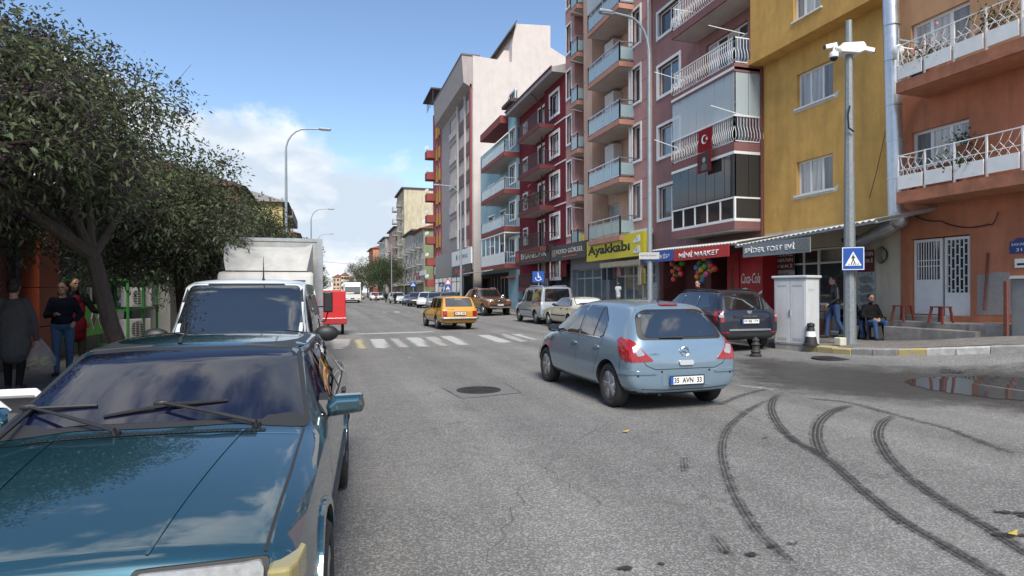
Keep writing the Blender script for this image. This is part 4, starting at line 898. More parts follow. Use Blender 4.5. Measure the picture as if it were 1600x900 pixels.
# ---------------- white building with blank side wall
Y_wh = (63.0, fy(692)); bw = bld('tall_apartment_building', 'tall whitewashed apartment block with blank side wall and grey street front', X, *Y_wh)
WSH = plaster('whitewash', (0.56, 0.50, 0.47), var=.08, dirt=.22); GRF = plaster('grey_front', (.36, .32, .31), dirt=.2); BRK = mat('mauve_panel', (.15, .11, .11), .85, var=.15)
def sd(px, py): p = on_y(px, py, 63.0); return (p.x, p.z)
tp = fz(738, 88)
prof = [(X, -.1), (X, tp), sd(800, 97), sd(800, 72), (sd(806, 70)[0], sd(806, 37)[1]), sd(860, 40), sd(860, 74), sd(885, 90), (29, sd(885, 104)[1]), (29, -.1)]
b = MB(); b.prism(prof, 'y', 63.0, 75.0); b.build('side_wall', WSH, bw)
p = sd(803, 30); q = sd(832, 30)
b = MB(); b.prism([(sd(795, 50)[0], sd(795, 50)[1]), (sd(806, 36)[0], sd(806, 33)[1]), (sd(806, 36)[0], sd(806, 36)[1]), (sd(795, 50)[0], sd(795, 53)[1])], 'y', 62.6, 75.2); b.build('roof_edge', mat('eave_brown', (.07, .05, .045), .8), bw)
p = sd(845, 40); b = MB(); b.box(p[0] - .35, p[0] + .35, 65, 66, p[1] - 1, p[1] + .6); b.tube([(p[0] - .3, 65.5, p[1] + .6), (p[0] - .3, 65.5, p[1] + .8), (p[0] + .3, 65.5, p[1] + .9)], .12, 8); b.build('chimney', WSH, bw)
p = sd(779, 92); q = sd(800, 74); b = MB(); b.prism([(p[0], p[1]), (q[0], p[1] - .2), (q[0], q[1]), (q[0] - .6, q[1])], 'y', 64, 74); b.build('dormer', WSH, bw)
zw0 = fz(740, 385); HW = 3.05
ww = []
yq = [fy(738), fy(731), fy(727), fy(719.5), fy(715), fy(705)]
for k in range(6):
    z_ = fz(738, 350) + HW * k; ww += [(yq[0] + .1, yq[1], z_, z_ + 1.6), (yq[2], yq[3], z_, z_ + 1.6), (yq[4], yq[5], z_ - .7, z_ + 1.7, .8)]
shell(bw, X - .1, 63.0 + .15, Y_wh[1], 4.0, tp - 3.4, ww, GRF, depth=12)
for w_ in ww: window(bw, X - .1, *w_[:4], cols=2, panes=(GD, GC2, GS), sill=False, fmat=PVC, rec=.15 if len(w_) == 4 else .7)
for k in range(6):
    z_ = fz(738, 350) + HW * k
    for a, c in ((yq[0] + .1, yq[1]), (yq[2], yq[3])): b = MB(); b.box(X - .16, X - .102, a, c, z_ - 1.4, z_ - .02); b.build('panel', BRK, bw)
    b = MB(); b.box(X - .2, X - .1, yq[4], yq[5], z_ - .7, z_ + .1); b.build('balustrade', mat('concrete_pale', (.5, .48, .45), .9), bw)
for q in (yq[1] + .1, yq[3] + .2): b = MB(); b.box(X - .3, X - .11, q, q + .35, zw0, tp - 3.4); b.build('pilaster', WSH, bw)
b = MB(); b.box(X - .32, X - .11, 63.1, 63.5, zw0, tp - 3); b.build('edge_strip', mat('brick_red', (.20, .05, .05), .8, var=.2), bw)
b = MB(); b.prism([(X - 1.2, tp), (X + 1, tp), (X + 1, tp - 3.4), (X - .1, tp - 3.4), (X - 1.0, tp - 2.9)], 'y', 63.1, Y_wh[1]); b.build('parapet', GRF, bw)
b = MB(); b.box(X - 1.25, X + .8, 63.02, Y_wh[1], tp - .02, tp + .15); b.build('coping', mat('coping_dark', (.12, .11, .11), .7), bw)
b = MB(); b.box(X - 1.0, X + .4, 63.02, 63.08, zw0 - .1, zw0); b.build('soffit', GRF, bw)
b = MB(); b.box(X - 1.0, X + 3, 63.3, Y_wh[1], .1, zw0 - .12); b.build('shop_block', mat('black_cladding', (.018, .018, .02), .35, var=.2), bw)
# ---------------- red and yellow striped building
Y_ry = (Y_wh[1], fy(679)); br = bld('apartment_building', 'red and yellow striped apartment block with dark roof canopy', X, *Y_ry)
STR = plaster('salmon_red', (.33, .085, .08), dirt=.2); STY = mat('stripe_yellow', (.52, .33, .05), .85, var=.1)
zr = fz(684, 172)
wr_ = []
ys4 = [Y_ry[0] + (Y_ry[1] - Y_ry[0]) * t for t in (.12, .3, .45, .62)]
for k in range(7): z_ = fz(684, 438) + 3.05 * k; wr_ += [(ys4[0], ys4[1], z_, z_ + 1.4), (ys4[2], ys4[3], z_, z_ + 1.4)]
shell(br, X - .15, Y_ry[0], Y_ry[1], 3.2, zr, wr_, STR)
for w_ in wr_: window(br, X - .15, *w_, cols=1, panes=(GD, GC2), sill=False)
for k in range(8):
    z_ = fz(684, 438) + 3.05 * k
    for a, c in ((ys4[0], ys4[1]), (ys4[2], ys4[3])): b = MB(); b.box(X - .2, X - .152, a, c, z_ - 1.6, z_ - .03); b.build('stripe', STY, br)
    if k < 7: b = MB(); b.box(X - 1.3, X - .16, Y_ry[1] - 1.6, Y_ry[1] + .3, z_ - .9, z_ + .15); b.build('balcony', STR, br); dish(br, X - 1.2, Y_ry[1] - 1, z_ + .6, .3)
b = MB(); b.box(X - 1.5, X + 8, Y_ry[0] + .1, Y_ry[1] + .6, zr + 1.8, zr + 2.0)
for i in range(5): y_ = Y_ry[0] + .3 + i * 1.2; b.bar((X - 1.2, y_, zr), (X - 1.2, y_, zr + 1.9), .08, .08)
b.build('roof_canopy', mat('canopy_dark', (.03, .03, .032), .7), br)
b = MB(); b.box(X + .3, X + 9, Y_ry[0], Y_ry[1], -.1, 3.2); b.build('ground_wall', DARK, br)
# ---------------- farther along the street
def far_house(name, label, X, ya, yb, z1, wallm, sidem=None, floors=4, cols=2, roof=None, balc=None, group=None, first=3.6, ph=2.95, balx=1.1, dishes=0):
    t = bld(name, label, X, ya, yb, group); hs = []; bs = []
    w = (yb - ya) / cols
    for k in range(floors):
        z_ = first + ph * k + .9
        if z_ + 1.4 > z1 - .2: break
        for i in range(cols):
            c = ya + w * (i + .5)
            hs.append((c - .75, c + .75, z_, z_ + 1.35))
            if balc and i % 2 == 0: bs.append((c + w * .5 - 1.2, c + w * .5 + 1.3, z_ - .9))
    shell(t, X, ya, yb, -.1, z1, hs + [(ya + .5, yb - .5, .2, 3.0, .5)], wallm)
    if sidem: b = MB(); b.box(X + .02, X + 11, ya - .06, ya - .002, 0, z1); b.build('side_wall', sidem, t)
    for h in hs: window(t, X, *h, cols=2, panes=(GD, GC2, GC), rec=.1)
    for (a, c, z_) in bs: balcony(t, X, balx, a, c, z_, mat('balcony_concrete', (.34, .33, .31), .9, var=.2), 'bars', mat('grey_rail', (.32, .33, .33), .6), .95, .2, step=.3)
    if roof == 'tile':
        TILE = mat('roof_tile', (.26, .09, .055), .85, var=.3, vscale=6)
        b = MB(); b.prism([(X - .9, z1), (X + 5.5, z1 + 1.9), (X + 11.6, z1)], 'y', ya - .5, yb + .5); b.build('roof', TILE, t)
    elif roof == 'flat': b = MB(); b.box(X - .6, X + 11.2, ya - .3, yb + .3, z1, z1 + .3); b.build('roof', mat('roof_edge_dark', (.06, .06, .065), .8), t)
    for i in range(dishes): dish(t, X + .5 + i, ya + 1.5 + i * 2.5, z1 + 1.4, .5)
    b = MB(); b.prism([(X - 1.7, 2.9), (X, 3.4), (X, 3.46), (X - 1.7, 2.96)], 'y', ya + .8, yb - 1); b.build('awning', mat('awning_faded', (.36, .35, .28), .8, var=.3, vscale=.4), t)
    return t
GRN = plaster('sage_green', (.30, .345, .195), dirt=.3); BEI = plaster('beige_stain', (.50, .44, .31), dirt=.8); GRY = plaster('grey_cream', (.46, .43, .39), dirt=.5); PNK2 = plaster('dusty_pink', (.50, .33, .27), dirt=.4); ORN2 = plaster('salmon', (.52, .22, .13), dirt=.3)
far_house('apartment_building', 'sage green apartment house with red tiled roof and dishes', 16.2, 105, 118, 12.6, mat('cream_front', (.45, .43, .36), .9, var=.12), GRN, 3, 4, 'tile', True, dishes=2)
far_house('apartment_building', 'grey cream house with concrete balconies between green and beige houses', 16.4, 118.2, 134, 13.5, GRY, None, 3, 4, 'flat', True)
tb = far_house('apartment_building', 'tall stained beige apartment block with a bare side wall', 16.6, 136, 150, 24.6, BEI, plaster('beige_side', (.52, .46, .33), dirt=.9), 7, 3, 'flat', True)
far_house('apartment_building', 'dusty pink apartment house beyond the beige tower', 16.4, 151, 168, 17.5, PNK2, None, 5, 4, 'flat', True)
far_house('apartment_building', 'pale grey apartment house beyond the dusty pink one', 15.6, 169, 190, 16.5, GRY, None, 4, 5, 'flat', True)
far_house('apartment_building', 'salmon apartment house at the far end of the row', 14.2, 196, 215, 15.5, ORN2, ORN2, 4, 4, 'tile', True)
for i, (px0, px1, top, Y, c, lb) in enumerate(((520, 536, 433, 420, (.55, .40, .30), 'peach apartment block closing the far end of the street'), (533, 545, 430, 400, (.62, .52, .38), 'cream apartment block with hipped roof closing the street'), (543, 553, 436, 430, (.60, .36, .30), 'pinkish apartment block at the very end of the street'))):
    a, c_ = on_y(px0, top, Y), on_y(px1, top, Y); t = thing('distant_building', lb, 'building', ((a.x + c_.x) / 2, Y, 0))
    b = MB(); b.box(a.x, c_.x, Y, Y + 14, -.1, a.z); b.build('wall', plaster('far_wall%d' % i, c), t)
    b = MB(); m = (a.x + c_.x) / 2; b.prism([(a.x - .5, a.z), (m, a.z + 2), (c_.x + .5, a.z)], 'y', Y - .5, Y + 14); b.build('roof', mat('roof_tile', (.26, .09, .055), .85), t)
    for k in range(3):
        for j in range(3): x_ = a.x + (c_.x - a.x) * (j + .5) / 3; z_ = a.z - 2.6 - k * 3; b = MB(); b.box(x_ - .7, x_ + .7, Y - .06, Y - .01, z_, z_ + 1.5); b.build('window', GD, t)
# ---------------- left side
LX = -5.6
bs = bld('shop_building', 'low shop with orange clad pillar and dark glass front behind the trees', LX, 6.5, 23)
GRL = mat('left_grey', (.16, .155, .15), .85, var=.2, dirt=.3)
def lbox(x0, x1, y0, y1, z0, z1, mt, nm, bev=0): b = MB(); b.box(x0, x1, y0, y1, z0, z1); return b.build(nm, mt, bs, bevel=bev)
lbox(LX - 8, LX - .3, 6.5, 23, 0, 3.9, GRL, 'wall')
lbox(LX - .3, LX + .15, 6.5, 23, 3.0, 3.9, mat('fascia_dark', (.05, .05, .05), .6, var=.2), 'fascia')
OCL = mat('orange_cladding', (.27, .05, .018), .45, var=.06)
pA, pB = on_x(43, 500, LX).y, on_x(79, 500, LX + .0).y
for k in range(4):
    for (a, c) in ((pA - .9 - .35, pA - .9 + .75), ): pass
    lbox(LX - .15, LX + .16, pA + .1, pB, .16 + .78 * k, .16 + .78 * k + .765, OCL, 'cladding_panel', .008)
# glass front with frames
for i, (a, c) in enumerate(((6.6, 8.3), (8.4, 10.1), (10.2, 11.6), (11.7, pA), (pB + .1, pB + 2.0), (pB + 2.1, pB + 3.4), (pB + 3.5, 21.0))):
    if c - a < .3: continue
    lbox(LX - .2, LX - .19, a, c, .5, 2.95, GD, 'pane'); lbox(LX - .24, LX - .14, c, c + .09, .15, 3.0, mat('alu_dark', (.10, .10, .10), .5), 'mullion')
    lbox(LX - .24, LX - .13, a, c, .15, .5, mat('alu_dark', (.10, .10, .10), .5), 'base_panel')
# green menu board with three round dishes
mbp = [on_x(126, 578, LX + .35), on_x(172, 560, LX + .35)]
mb = thing('menu_board', 'bright green menu board with three diamond dish pictures leaning at the shop window', 'sign', (LX + .38, (mbp[0].y + mbp[1].y) / 2, .62)); wM = (mbp[1].y - mbp[0].y)
b = MB(); b.box(-.03, 0, -wM / 2, wM / 2, 0, .72); b.build('board', mat('lime_green', (.09, .42, .05), .5, vscale=3, col2=(.16, .55, .06)), mb, world=False)
for k in range(3):
    c = wM * (-.14 + .23 * k); b = MB(); b.prism([(c - .17, .38), (c, .12), (c + .17, .38), (c, .64)], 'x', 0.002, .008); o_ = b.build('diamond', WHITE, mb, world=False)
    b = MB(); b.prism([(c - .13, .38), (c, .18), (c + .13, .38), (c, .58)], 'x', 0.009, .013); b.build('dish_picture', mat('dish%d' % k, ((.25, .16, .10), (.30, .28, .2), (.32, .10, .06))[k], .5, vscale=18, col2=(.05, .04, .03)), mb, world=False)
b = MB(); b.box(.002, .008, -wM * .47, -wM * .27, .18, .3); b.build('red_caption', mat('caption_red', (.4, .05, .04), .5), mb, world=False)
b = MB(); b.box(-.05, -.03, -wM / 2 + .1, -wM / 2 + .15, -.47, .4); b.box(-.05, -.03, wM / 2 - .15, wM / 2 - .1, -.47, .4); b.build('leg', STEEL, mb, world=False)
# green steel cage with two air conditioners
cy0, cy1 = on_x(183, 500, LX + .3).y, on_x(231, 500, LX + .3).y
cg = thing('steel_cage', 'green painted steel cage holding two air conditioners', 'cage', (LX + .1, (cy0 + cy1) / 2, .15)); GRP = mat('green_paint', (.035, .20, .04), .5, var=.15); cw = (cy1 - cy0) / 2
b = MB(); zt2 = on_x(183, 437, LX + .3).z - .15
for x_ in (-.25, .45):
    for y_ in (-cw, 0, cw): b.bar((x_, y_, 0), (x_, y_, zt2), .06, .06)
    for z_ in (.1, zt2 * .55, zt2): b.bar((x_, -cw, z_), (x_, cw, z_), .05, .05)
for y_ in (-cw, cw):
    for z_ in (.1, zt2 * .55, zt2): b.bar((-.25, y_, z_), (.45, y_, z_), .05, .05)
b.build('frame', GRP, cg, world=False)
ac_unit((LX + .35, (cy0 + cy1) / 2 - .05, .3), R(150), 'lower white air conditioner inside the green steel cage', 'air conditioners')
ac_unit((LX + .35, (cy0 + cy1) / 2 + .1, .3 + zt2 * .5), R(150), 'upper white air conditioner inside the green steel cage', 'air conditioners')
# striped yard wall farther on, small kiosk
yw = thing('yard_wall', 'salmon yard wall with a broad blue painted band', 'wall', (LX + .6, 32, 0))
for z0_, z1_, m_ in ((0, 1.05, ORN2), (1.05, 1.75, mat('band_blue', (.03, .10, .30), .8, var=.15)), (1.75, 2.5, ORN2)): b = MB(); b.box(LX + .4, LX + .7, 26, 38, z0_, z1_); b.build('band', m_, yw)
pc = thing('panel_hut', 'pale panelled hut wall beside the green cage', 'hut', (LX, 24.5, 0)); b = MB(); b.box(LX - 3, LX + .5, 23.3, 26, .1, 2.9); b.build('wall', mat('hut_panel', (.36, .36, .32), .7, var=.15, dirt=.3), pc)
b = MB(); b.box(LX - 3.2, LX + .7, 23.1, 26.2, 2.9, 3.0); b.build('roof', GALV, pc)
BRKW = mat('brick_wall', (.22, .085, .055), .9, var=.2, vscale=5, dirt=.3)
far_house_l = []
def left_house(label, x1, ya, yb, z1, wm, roofm):
    t = thing('left_house', label, 'building', (x1, (ya + yb) / 2, 0)); b = MB(); b.box(x1 - 10, x1, ya, yb, -.1, z1); b.build('wall', wm, t)
    b = MB(); b.prism([(x1 + .7, z1), (x1 - 5, z1 + 1.6), (x1 - 10.7, z1)], 'y', ya - .6, yb + .6); b.build('roof', roofm, t)
    for k in range(int((z1 - 1.5) / 3)):
        for i in range(int((yb - ya) / 3)):
            b = MB(); y_ = ya + 1.5 + i * 3; b.box(x1 + .005, x1 + .03, y_ - .6, y_ + .6, 2.0 + 3 * k, 3.4 + 3 * k); b.build('window', GD, t)
        b = MB(); b.box(x1 + .03, x1 + 1.0, ya + 1, yb - 2, 1.2 + 3 * k + 2.9, 1.4 + 3 * k + 2.9); b.box(x1 + .95, x1 + 1.0, ya + 1, yb - 2, 1.4 + 3 * k + 2.9, 2.2 + 3 * k + 2.9); b.build('balcony', CONC, t)
    return t
left_house('brick red house with dark roof showing above the left trees', -6.4, 50, 60, 9.6, BRKW, mat('roof_dark_brown', (.10, .05, .04), .85, var=.2))
left_house('pale yellow house with roof terrace behind the left trees', -4.6, 72, 88, 11.6, plaster('pale_yellow', (.50, .40, .18)), mat('roof_grey', (.25, .24, .24), .8))
left_house('white house with brown roof farther behind the left trees', -4.2, 94, 110, 10.2, plaster('off_white', (.55, .53, .5)), mat('roof_tile', (.26, .09, .055), .85))
# ================================================================ vehicles
RUB = mat('tyre_rubber', (.022, .022, .022), .8, var=.35, vscale=14, bump=.3, bscale=50)
RIM = mat('rim_alloy', (.42, .42, .43), .35, .75, var=.2, vscale=10); RIMD = mat('rim_dark', (.10, .10, .105), .4, .6, var=.2); HUBC = mat('hubcap_silver', (.38, .38, .39), .4, .5, var=.2)
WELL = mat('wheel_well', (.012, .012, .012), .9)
CGL = glass_pane('car_glass', (.008, .010, .012), .01, wav=.05); CGL.node_tree.nodes['Principled BSDF'].inputs['Coat IOR'].default_value = 2.5
CGB = glass_pane('car_glass_blue', (.004, .005, .016), .01, wav=.06); CGB.node_tree.nodes['Principled BSDF'].inputs['Coat IOR'].default_value = 1.75
SEAL = mat('rubber_seal', (.018, .018, .019), .55)
RLENS = mat('red_lens', (.28, .008, .012), .2, var=.2, vscale=30, coat=.8); CLENS = mat('clear_lens', (.36, .36, .35), .15, .3, var=.25, vscale=40, coat=1); ALENS = mat('amber_lens', (.30, .25, .10), .25, var=.2, coat=.6); CHROME = mat('chrome', (.72, .72, .72), .12, 1.0)
PLATE = mat('plate_white', (.70, .70, .68), .5); PTXT = mat('plate_text', (.01, .01, .01), .6); PBLU = mat('plate_blue', (.01, .08, .38), .5)
def rpoly(pts, r, n=4):
    out = []; N = len(pts)
    for i in range(N):
        p = Vector(pts[i]); a = (Vector(pts[i - 1]) - p); c = (Vector(pts[(i + 1) % N]) - p); la, lc = a.length, c.length
        d = min(r if not isinstance(r, (list, tuple)) else r[i], la * .45, lc * .45); A = p + a / la * d; C = p + c / lc * d
        for k in range(n + 1): t = k / n; out.append(tuple((1 - t) ** 2 * A + 2 * t * (1 - t) * p + t * t * C))
    return out
class Car:
    def __init__(s, label, paintm, stations, axles, wr, ww=.19, track=.72, crease=(.0,) * 8, low=None, lowm=None, cat='car', name='parked_car', sub=2, group=None, well=.055):
        s.root = thing(name, label, cat, group=group); s.paint = paintm; s.ax = axles; s.wr = wr; s.track = track; s.ww = ww
        bm = bmesh.new(); cl = bm.edges.layers.float.new('crease_edge'); rings = []; N = 8
        for st in stations:
            x, zb, wb, wm, zm, wl, zl, wr_, zr, zt = st[:10]
            half = [(0, zb), (wb, zb), (wm * .985, zb + (zm - zb) * .38), (wm, zm), (wl, zl), (wr_, zr), (wr_ * .62, zr + (zt - zr) * .8), (0, zt)]
            L = [bm.verts.new((x, y, z)) for y, z in half]; Rr = [L[0]] + [bm.verts.new((x, -y, z)) for y, z in half[1:-1]] + [L[-1]]
            rings.append((L, Rr))
        for (L0, R0), (L1, R1) in zip(rings[:-1], rings[1:]):
            for j in range(N - 1):
                bm.faces.new((L0[j], L1[j], L1[j + 1], L0[j + 1])); bm.faces.new((R0[j + 1], R1[j + 1], R1[j], R0[j]))
        for (L, Rr), fl in ((rings[0], 0), (rings[-1], 1)):
            for j in range(N - 1):
                v = [L[j], L[j + 1], Rr[j + 1], Rr[j]]; v = [q for i, q in enumerate(v) if q not in v[:i]]
                bm.faces.new(v if not fl else v[::-1])
        for (L0, R0), (L1, R1) in zip(rings[:-1], rings[1:]):
            for j in range(N):
                if crease[j]:
                    for a, c in ((L0[j], L1[j]), (R0[j], R1[j])):
                        e = bm.edges.get((a, c))
                        if e: e[cl] = crease[j]
        for st, (L, Rr) in zip(stations, rings):
            if len(st) > 10 and st[10]:
                for seq in (L, Rr):
                    for j in range(3, N - 1):
                        e = bm.edges.get((seq[j], seq[j + 1]))
                        if e: e[cl] = st[10]
        bmesh.ops.recalc_face_normals(bm, faces=bm.faces)
        me = bpy.data.meshes.new('body'); bm.to_mesh(me); bm.free()
        for m in (paintm, WELL, lowm or paintm): me.materials.append(m)
        o = obj('body', me, s.root); md = o.modifiers.new('s', 'SUBSURF'); md.levels = sub; md.render_levels = sub
        # wheel wells cut by real cylinders
        cut = MB()
        for ax in axles:
            for sg in (-1, 1): cut.lathe([(wr + well, sg * (track - .16)), (wr + well, sg * (track + .4))], 36, (ax, 0, wr), 'y')
        cm = cut.mesh('cut', [WELL, WELL]); cm.polygons.foreach_set('material_index', [1] * len(cm.polygons)); co = obj('cut', cm)
        s.prebvh = None
        bpy.context.view_layer.update(); dg = bpy.context.evaluated_depsgraph_get(); pm = bpy.data.meshes.new_from_object(o.evaluated_get(dg))
        b2 = bmesh.new(); b2.from_mesh(pm); bmesh.ops.triangulate(b2, faces=b2.faces[:]); s.bvh = BVHTree.FromBMesh(b2); b2.free(); bpy.data.meshes.remove(pm)
        bo_ = o.modifiers.new('b', 'BOOLEAN'); bo_.operation = 'DIFFERENCE'; bo_.object = co; bo_.solver = 'EXACT'
        bpy.context.view_layer.update(); apply_mods(o); bpy.data.objects.remove(co); bpy.data.meshes.remove(cm)
        for p in o.data.polygons:
            p.use_smooth = True
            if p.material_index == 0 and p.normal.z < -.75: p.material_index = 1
            elif p.material_index == 0 and low is not None and p.center.z < low: p.material_index = 2
        smooth_angle(o, 38); s.body = o
    def decal(s, name, poly, ax, mt, off=.004, step=.07, parent=None, skirt=.02, sm=True):
        """closed 2d outline projected on the body; ax: +y/-y (x,z), +x/-x (y,z), +z (x,y)"""
        bm = bmesh.new(); bm.faces.new([bm.verts.new((p[0], p[1], 0)) for p in poly])
        for a in (0, 1):
            lo = min(p[a] for p in poly); hi = max(p[a] for p in poly); n = max(1, int((hi - lo) / step)); 
            for k in range(1, n):
                c = lo + (hi - lo) * k / n; no = [0, 0, 0]; no[a] = 1; co = [0, 0, 0]; co[a] = c
                bmesh.ops.bisect_plane(bm, geom=bm.verts[:] + bm.edges[:] + bm.faces[:], plane_co=co, plane_no=no)
        d = {'+y': Vector((0, -1, 0)), '-y': Vector((0, 1, 0)), '+x': Vector((-1, 0, 0)), '-x': Vector((1, 0, 0)), '+z': Vector((0, 0, -1))}[ax]
        for v in bm.verts:
            a, c = v.co.x, v.co.y
            o = {'y': (a, 0, c), 'x': (0, a, c), 'z': (a, c, 0)}[ax[1]]; o = Vector(o) - d * 4
            h = s.bvh.ray_cast(o, d)
            if h[0] is None:
                h = s.bvh.find_nearest(o + d * (4 - 1.0)); v.co = h[0] + h[1] * off
            else: v.co = h[0] + h[1] * off
        bm.normal_update()
        for f in bm.faces:
            if f.normal.dot(d) > 0: f.normal_flip()
        if skirt:
            be = [e for e in bm.edges if e.is_boundary]; r = bmesh.ops.extrude_edge_only(bm, edges=be)
            bmesh.ops.translate(bm, verts=[q for q in r['geom'] if isinstance(q, bmesh.types.BMVert)], vec=d * skirt)
        me = bpy.data.meshes.new(name); bm.to_mesh(me); bm.free(); me.materials.append(mt)
        if sm: me.polygons.foreach_set('use_smooth', [True] * len(me.polygons))
        ob = obj(name, me, parent or s.root)
        if sm: smooth_angle(ob, 50)
        return ob
    def both(s, name, poly, mt, **k): return [s.decal(name, poly, '+y', mt, **k), s.decal(name, poly, '-y', mt, **k)]
    def seam(s, pts, ax, w=.008, mt=None, off=.0025, name='seam', parent=None):
        P = []
        for i, p in enumerate(pts):
            a = Vector(pts[max(0, i - 1)]); c = Vector(pts[min(len(pts) - 1, i + 1)]); t = (c - a).normalized(); P.append((Vector(p) + Vector((-t.y, t.x)) * w / 2, Vector(p) - Vector((-t.y, t.x)) * w / 2))
        poly = [tuple(q[0]) for q in P] + [tuple(q[1]) for q in reversed(P)]
        return s.decal(name, poly, ax, mt or SEAL, off, .12, parent, skirt=0)
    def hit(s, x=None, y=None, z=None, ax='+y'):
        d = {'+y': Vector((0, -1, 0)), '-y': Vector((0, 1, 0)), '+x': Vector((-1, 0, 0)), '-x': Vector((1, 0, 0)), '+z': Vector((0, 0, -1))}[ax]
        o = Vector((x or 0, y or 0, z or 0)) - d * 5; h = s.bvh.ray_cast(o, d); return h[0] if h[0] is not None else s.bvh.find_nearest(o)[0]
    def wheels(s, spokes=5, rimm=None, rimr=.68, style='spoke'):
        r = s.wr; w = s.ww; rimm = rimm or RIM
        key = (round(r, 3), w, spokes, rimm.name, rimr, style)
        if not hasattr(Car, 'WC'): Car.WC = {}
        if key not in Car.WC:
            t = MB(); t.lathe([(r * rimr, -w / 2 + .01), (r * .9, -w / 2), (r * .97, -w / 2 + .02), (r, -w / 2 + .045), (r, w / 2 - .045), (r * .97, w / 2 - .02), (r * .9, w / 2), (r * rimr, w / 2 - .01), (r * rimr, -w / 2 + .01)], 40, ax='y')
            h = MB(); h.lathe([(r * rimr * .98, w / 2 - .015), (r * rimr * .93, w / 2 - .02), (r * rimr * .88, w / 2 - .09), (r * rimr * .88, -w / 2 + .02)], 36, ax='y')
            d = MB(); d.lathe([(r * rimr * .86, w / 2 - .11), (r * rimr * .2, w / 2 - .10), (0.001, w / 2 - .10)], 24, ax='y'); d.lathe([(r * rimr * .86, -w / 2 + .02), (0.001, -w / 2 + .02)], 24, ax='y')
            R_ = r * rimr * .95
            if style == 'spoke':
                for k in range(spokes):
                    for dlt in ((-.12, .12) if spokes <= 6 else (0,)):
                        a = 2 * math.pi * k / spokes + dlt; c0, s0 = math.cos(a - dlt * .6), math.sin(a - dlt * .6); c1, s1 = math.cos(a + dlt * .2), math.sin(a + dlt * .2)
                        h.bar((c0 * R_ * .18, w / 2 - .03, s0 * R_ * .18), (c1 * R_ * .97, w / 2 - .025, s1 * R_ * .97), .03, .045 if spokes <= 6 else .032)
                h.lathe([(R_ * .26, w / 2 - .06), (R_ * .24, w / 2 - .012), (0.001, w / 2 - .008)], 20, ax='y')
            else:
                h.lathe([(R_ * .98, w / 2 - .03), (R_ * .7, w / 2 - .012), (R_ * .45, w / 2 - .03), (R_ * .3, w / 2 - .012), (0.001, w / 2 - .006)], 28, ax='y')
            Car.WC[key] = (d.mesh('wheel', WELL, True), t.mesh('tyre', RUB, True), h.mesh('rim', rimm, True))
        dm, tm, hm = Car.WC[key]
        for ax in s.ax:
            for sg in (1, -1):
                wo_ = obj('wheel', dm, s.root, (ax, sg * s.track, r)); wo_.rotation_euler.z = 0 if sg > 0 else math.pi
                for q, nm in ((tm, 'tyre'), (hm, 'rim')):
                    c = obj(nm, q, wo_)
    def mirror(s, x, z, sz=(.09, .12, .16), mt=None, out=.12):
        for sg, ax in ((1, '+y'), (-1, '-y')):
            p = s.hit(x=x, z=z, ax=ax); b = MB(); b.ball((p.x - .02, p.y + sg * (out + sz[0] / 2), p.z + .03), 1, 14, 10, 0, (sz[1] / 2 * 1.0, sz[0] * 1.15, sz[2] / 2)); 
            o = b.build('mirror', mt or s.paint, s.root, True, world=False); g = MB(); g.bar((p.x, p.y - sg * .03, p.z - .02), (p.x - .01, p.y + sg * out, p.z + .01), .05, .05); g.build('mirror_arm', BLACK, o, world=False)
            g = MB(); g.box(p.x - .02 - sz[1] * .5, p.x - .02 - sz[1] * .42, p.y + sg * (out + sz[0] / 2) - sz[0] * .75, p.y + sg * (out + sz[0] / 2) + sz[0] * .75, p.z + .03 - sz[2] * .33, p.z + .03 + sz[2] * .33); g.build('mirror_glass', CGL, o, world=False)
    def plate(s, txt, ax, z, w=.52, h=.11, y=0, off=.03, sub=None, dark=False):
        p = s.hit(y=y, z=z, ax=ax); sg = -1 if ax == '-x' else 1; x = p.x + sg * off
        b = MB(); b.box(x - .008, x + .008, y - w / 2, y + w / 2, z - h / 2, z + h / 2); b.box(x - .02 * sg, x - .009 * sg, y - w / 2 + .02, y + w / 2 - .02, z - h / 2 + .02, z + h / 2 - .02)
        o = b.build('number_plate', PLATE, s.root, world=False); xf_ = x + sg * .0095
        fr = MB(); f = .012
        fr.box(x - .01, x + .012 * sg, y - w / 2 - f, y + w / 2 + f, z + h / 2, z + h / 2 + f); fr.box(x - .01, x + .012 * sg, y - w / 2 - f, y + w / 2 + f, z - h / 2 - .022, z - h / 2); fr.box(x - .01, x + .012 * sg, y - w / 2 - f, y - w / 2, z - h / 2, z + h / 2); fr.box(x - .01, x + .012 * sg, y + w / 2, y + w / 2 + f, z - h / 2, z + h / 2)
        fr.build('plate_frame', BLACK, o, world=False)
        rt = (0, -1, 0) if sg < 0 else (0, 1, 0); lft = 1 if sg < 0 else -1   # local side the reader sees as left
        b = MB(); yl = y + lft * (w / 2 - .022); b.box(xf_ - .001, xf_ + .001, yl - .021, yl + .021, z - h / 2 + .003, z + h / 2 - .003); b.build('blue_band', PBLU, o, world=False)
        text(txt, PTXT, o, (xf_ + sg * .0012, y + lft * (w / 2 - .055), z - h * .33), rt, (0, 0, 1), w=w - .085, h=h * .66, ext=.001, bold=.015)
        return o
    def place(s, x, y, rz, z=0.0): s.root.location = (x, y, z); s.root.rotation_euler.z = rz; return s

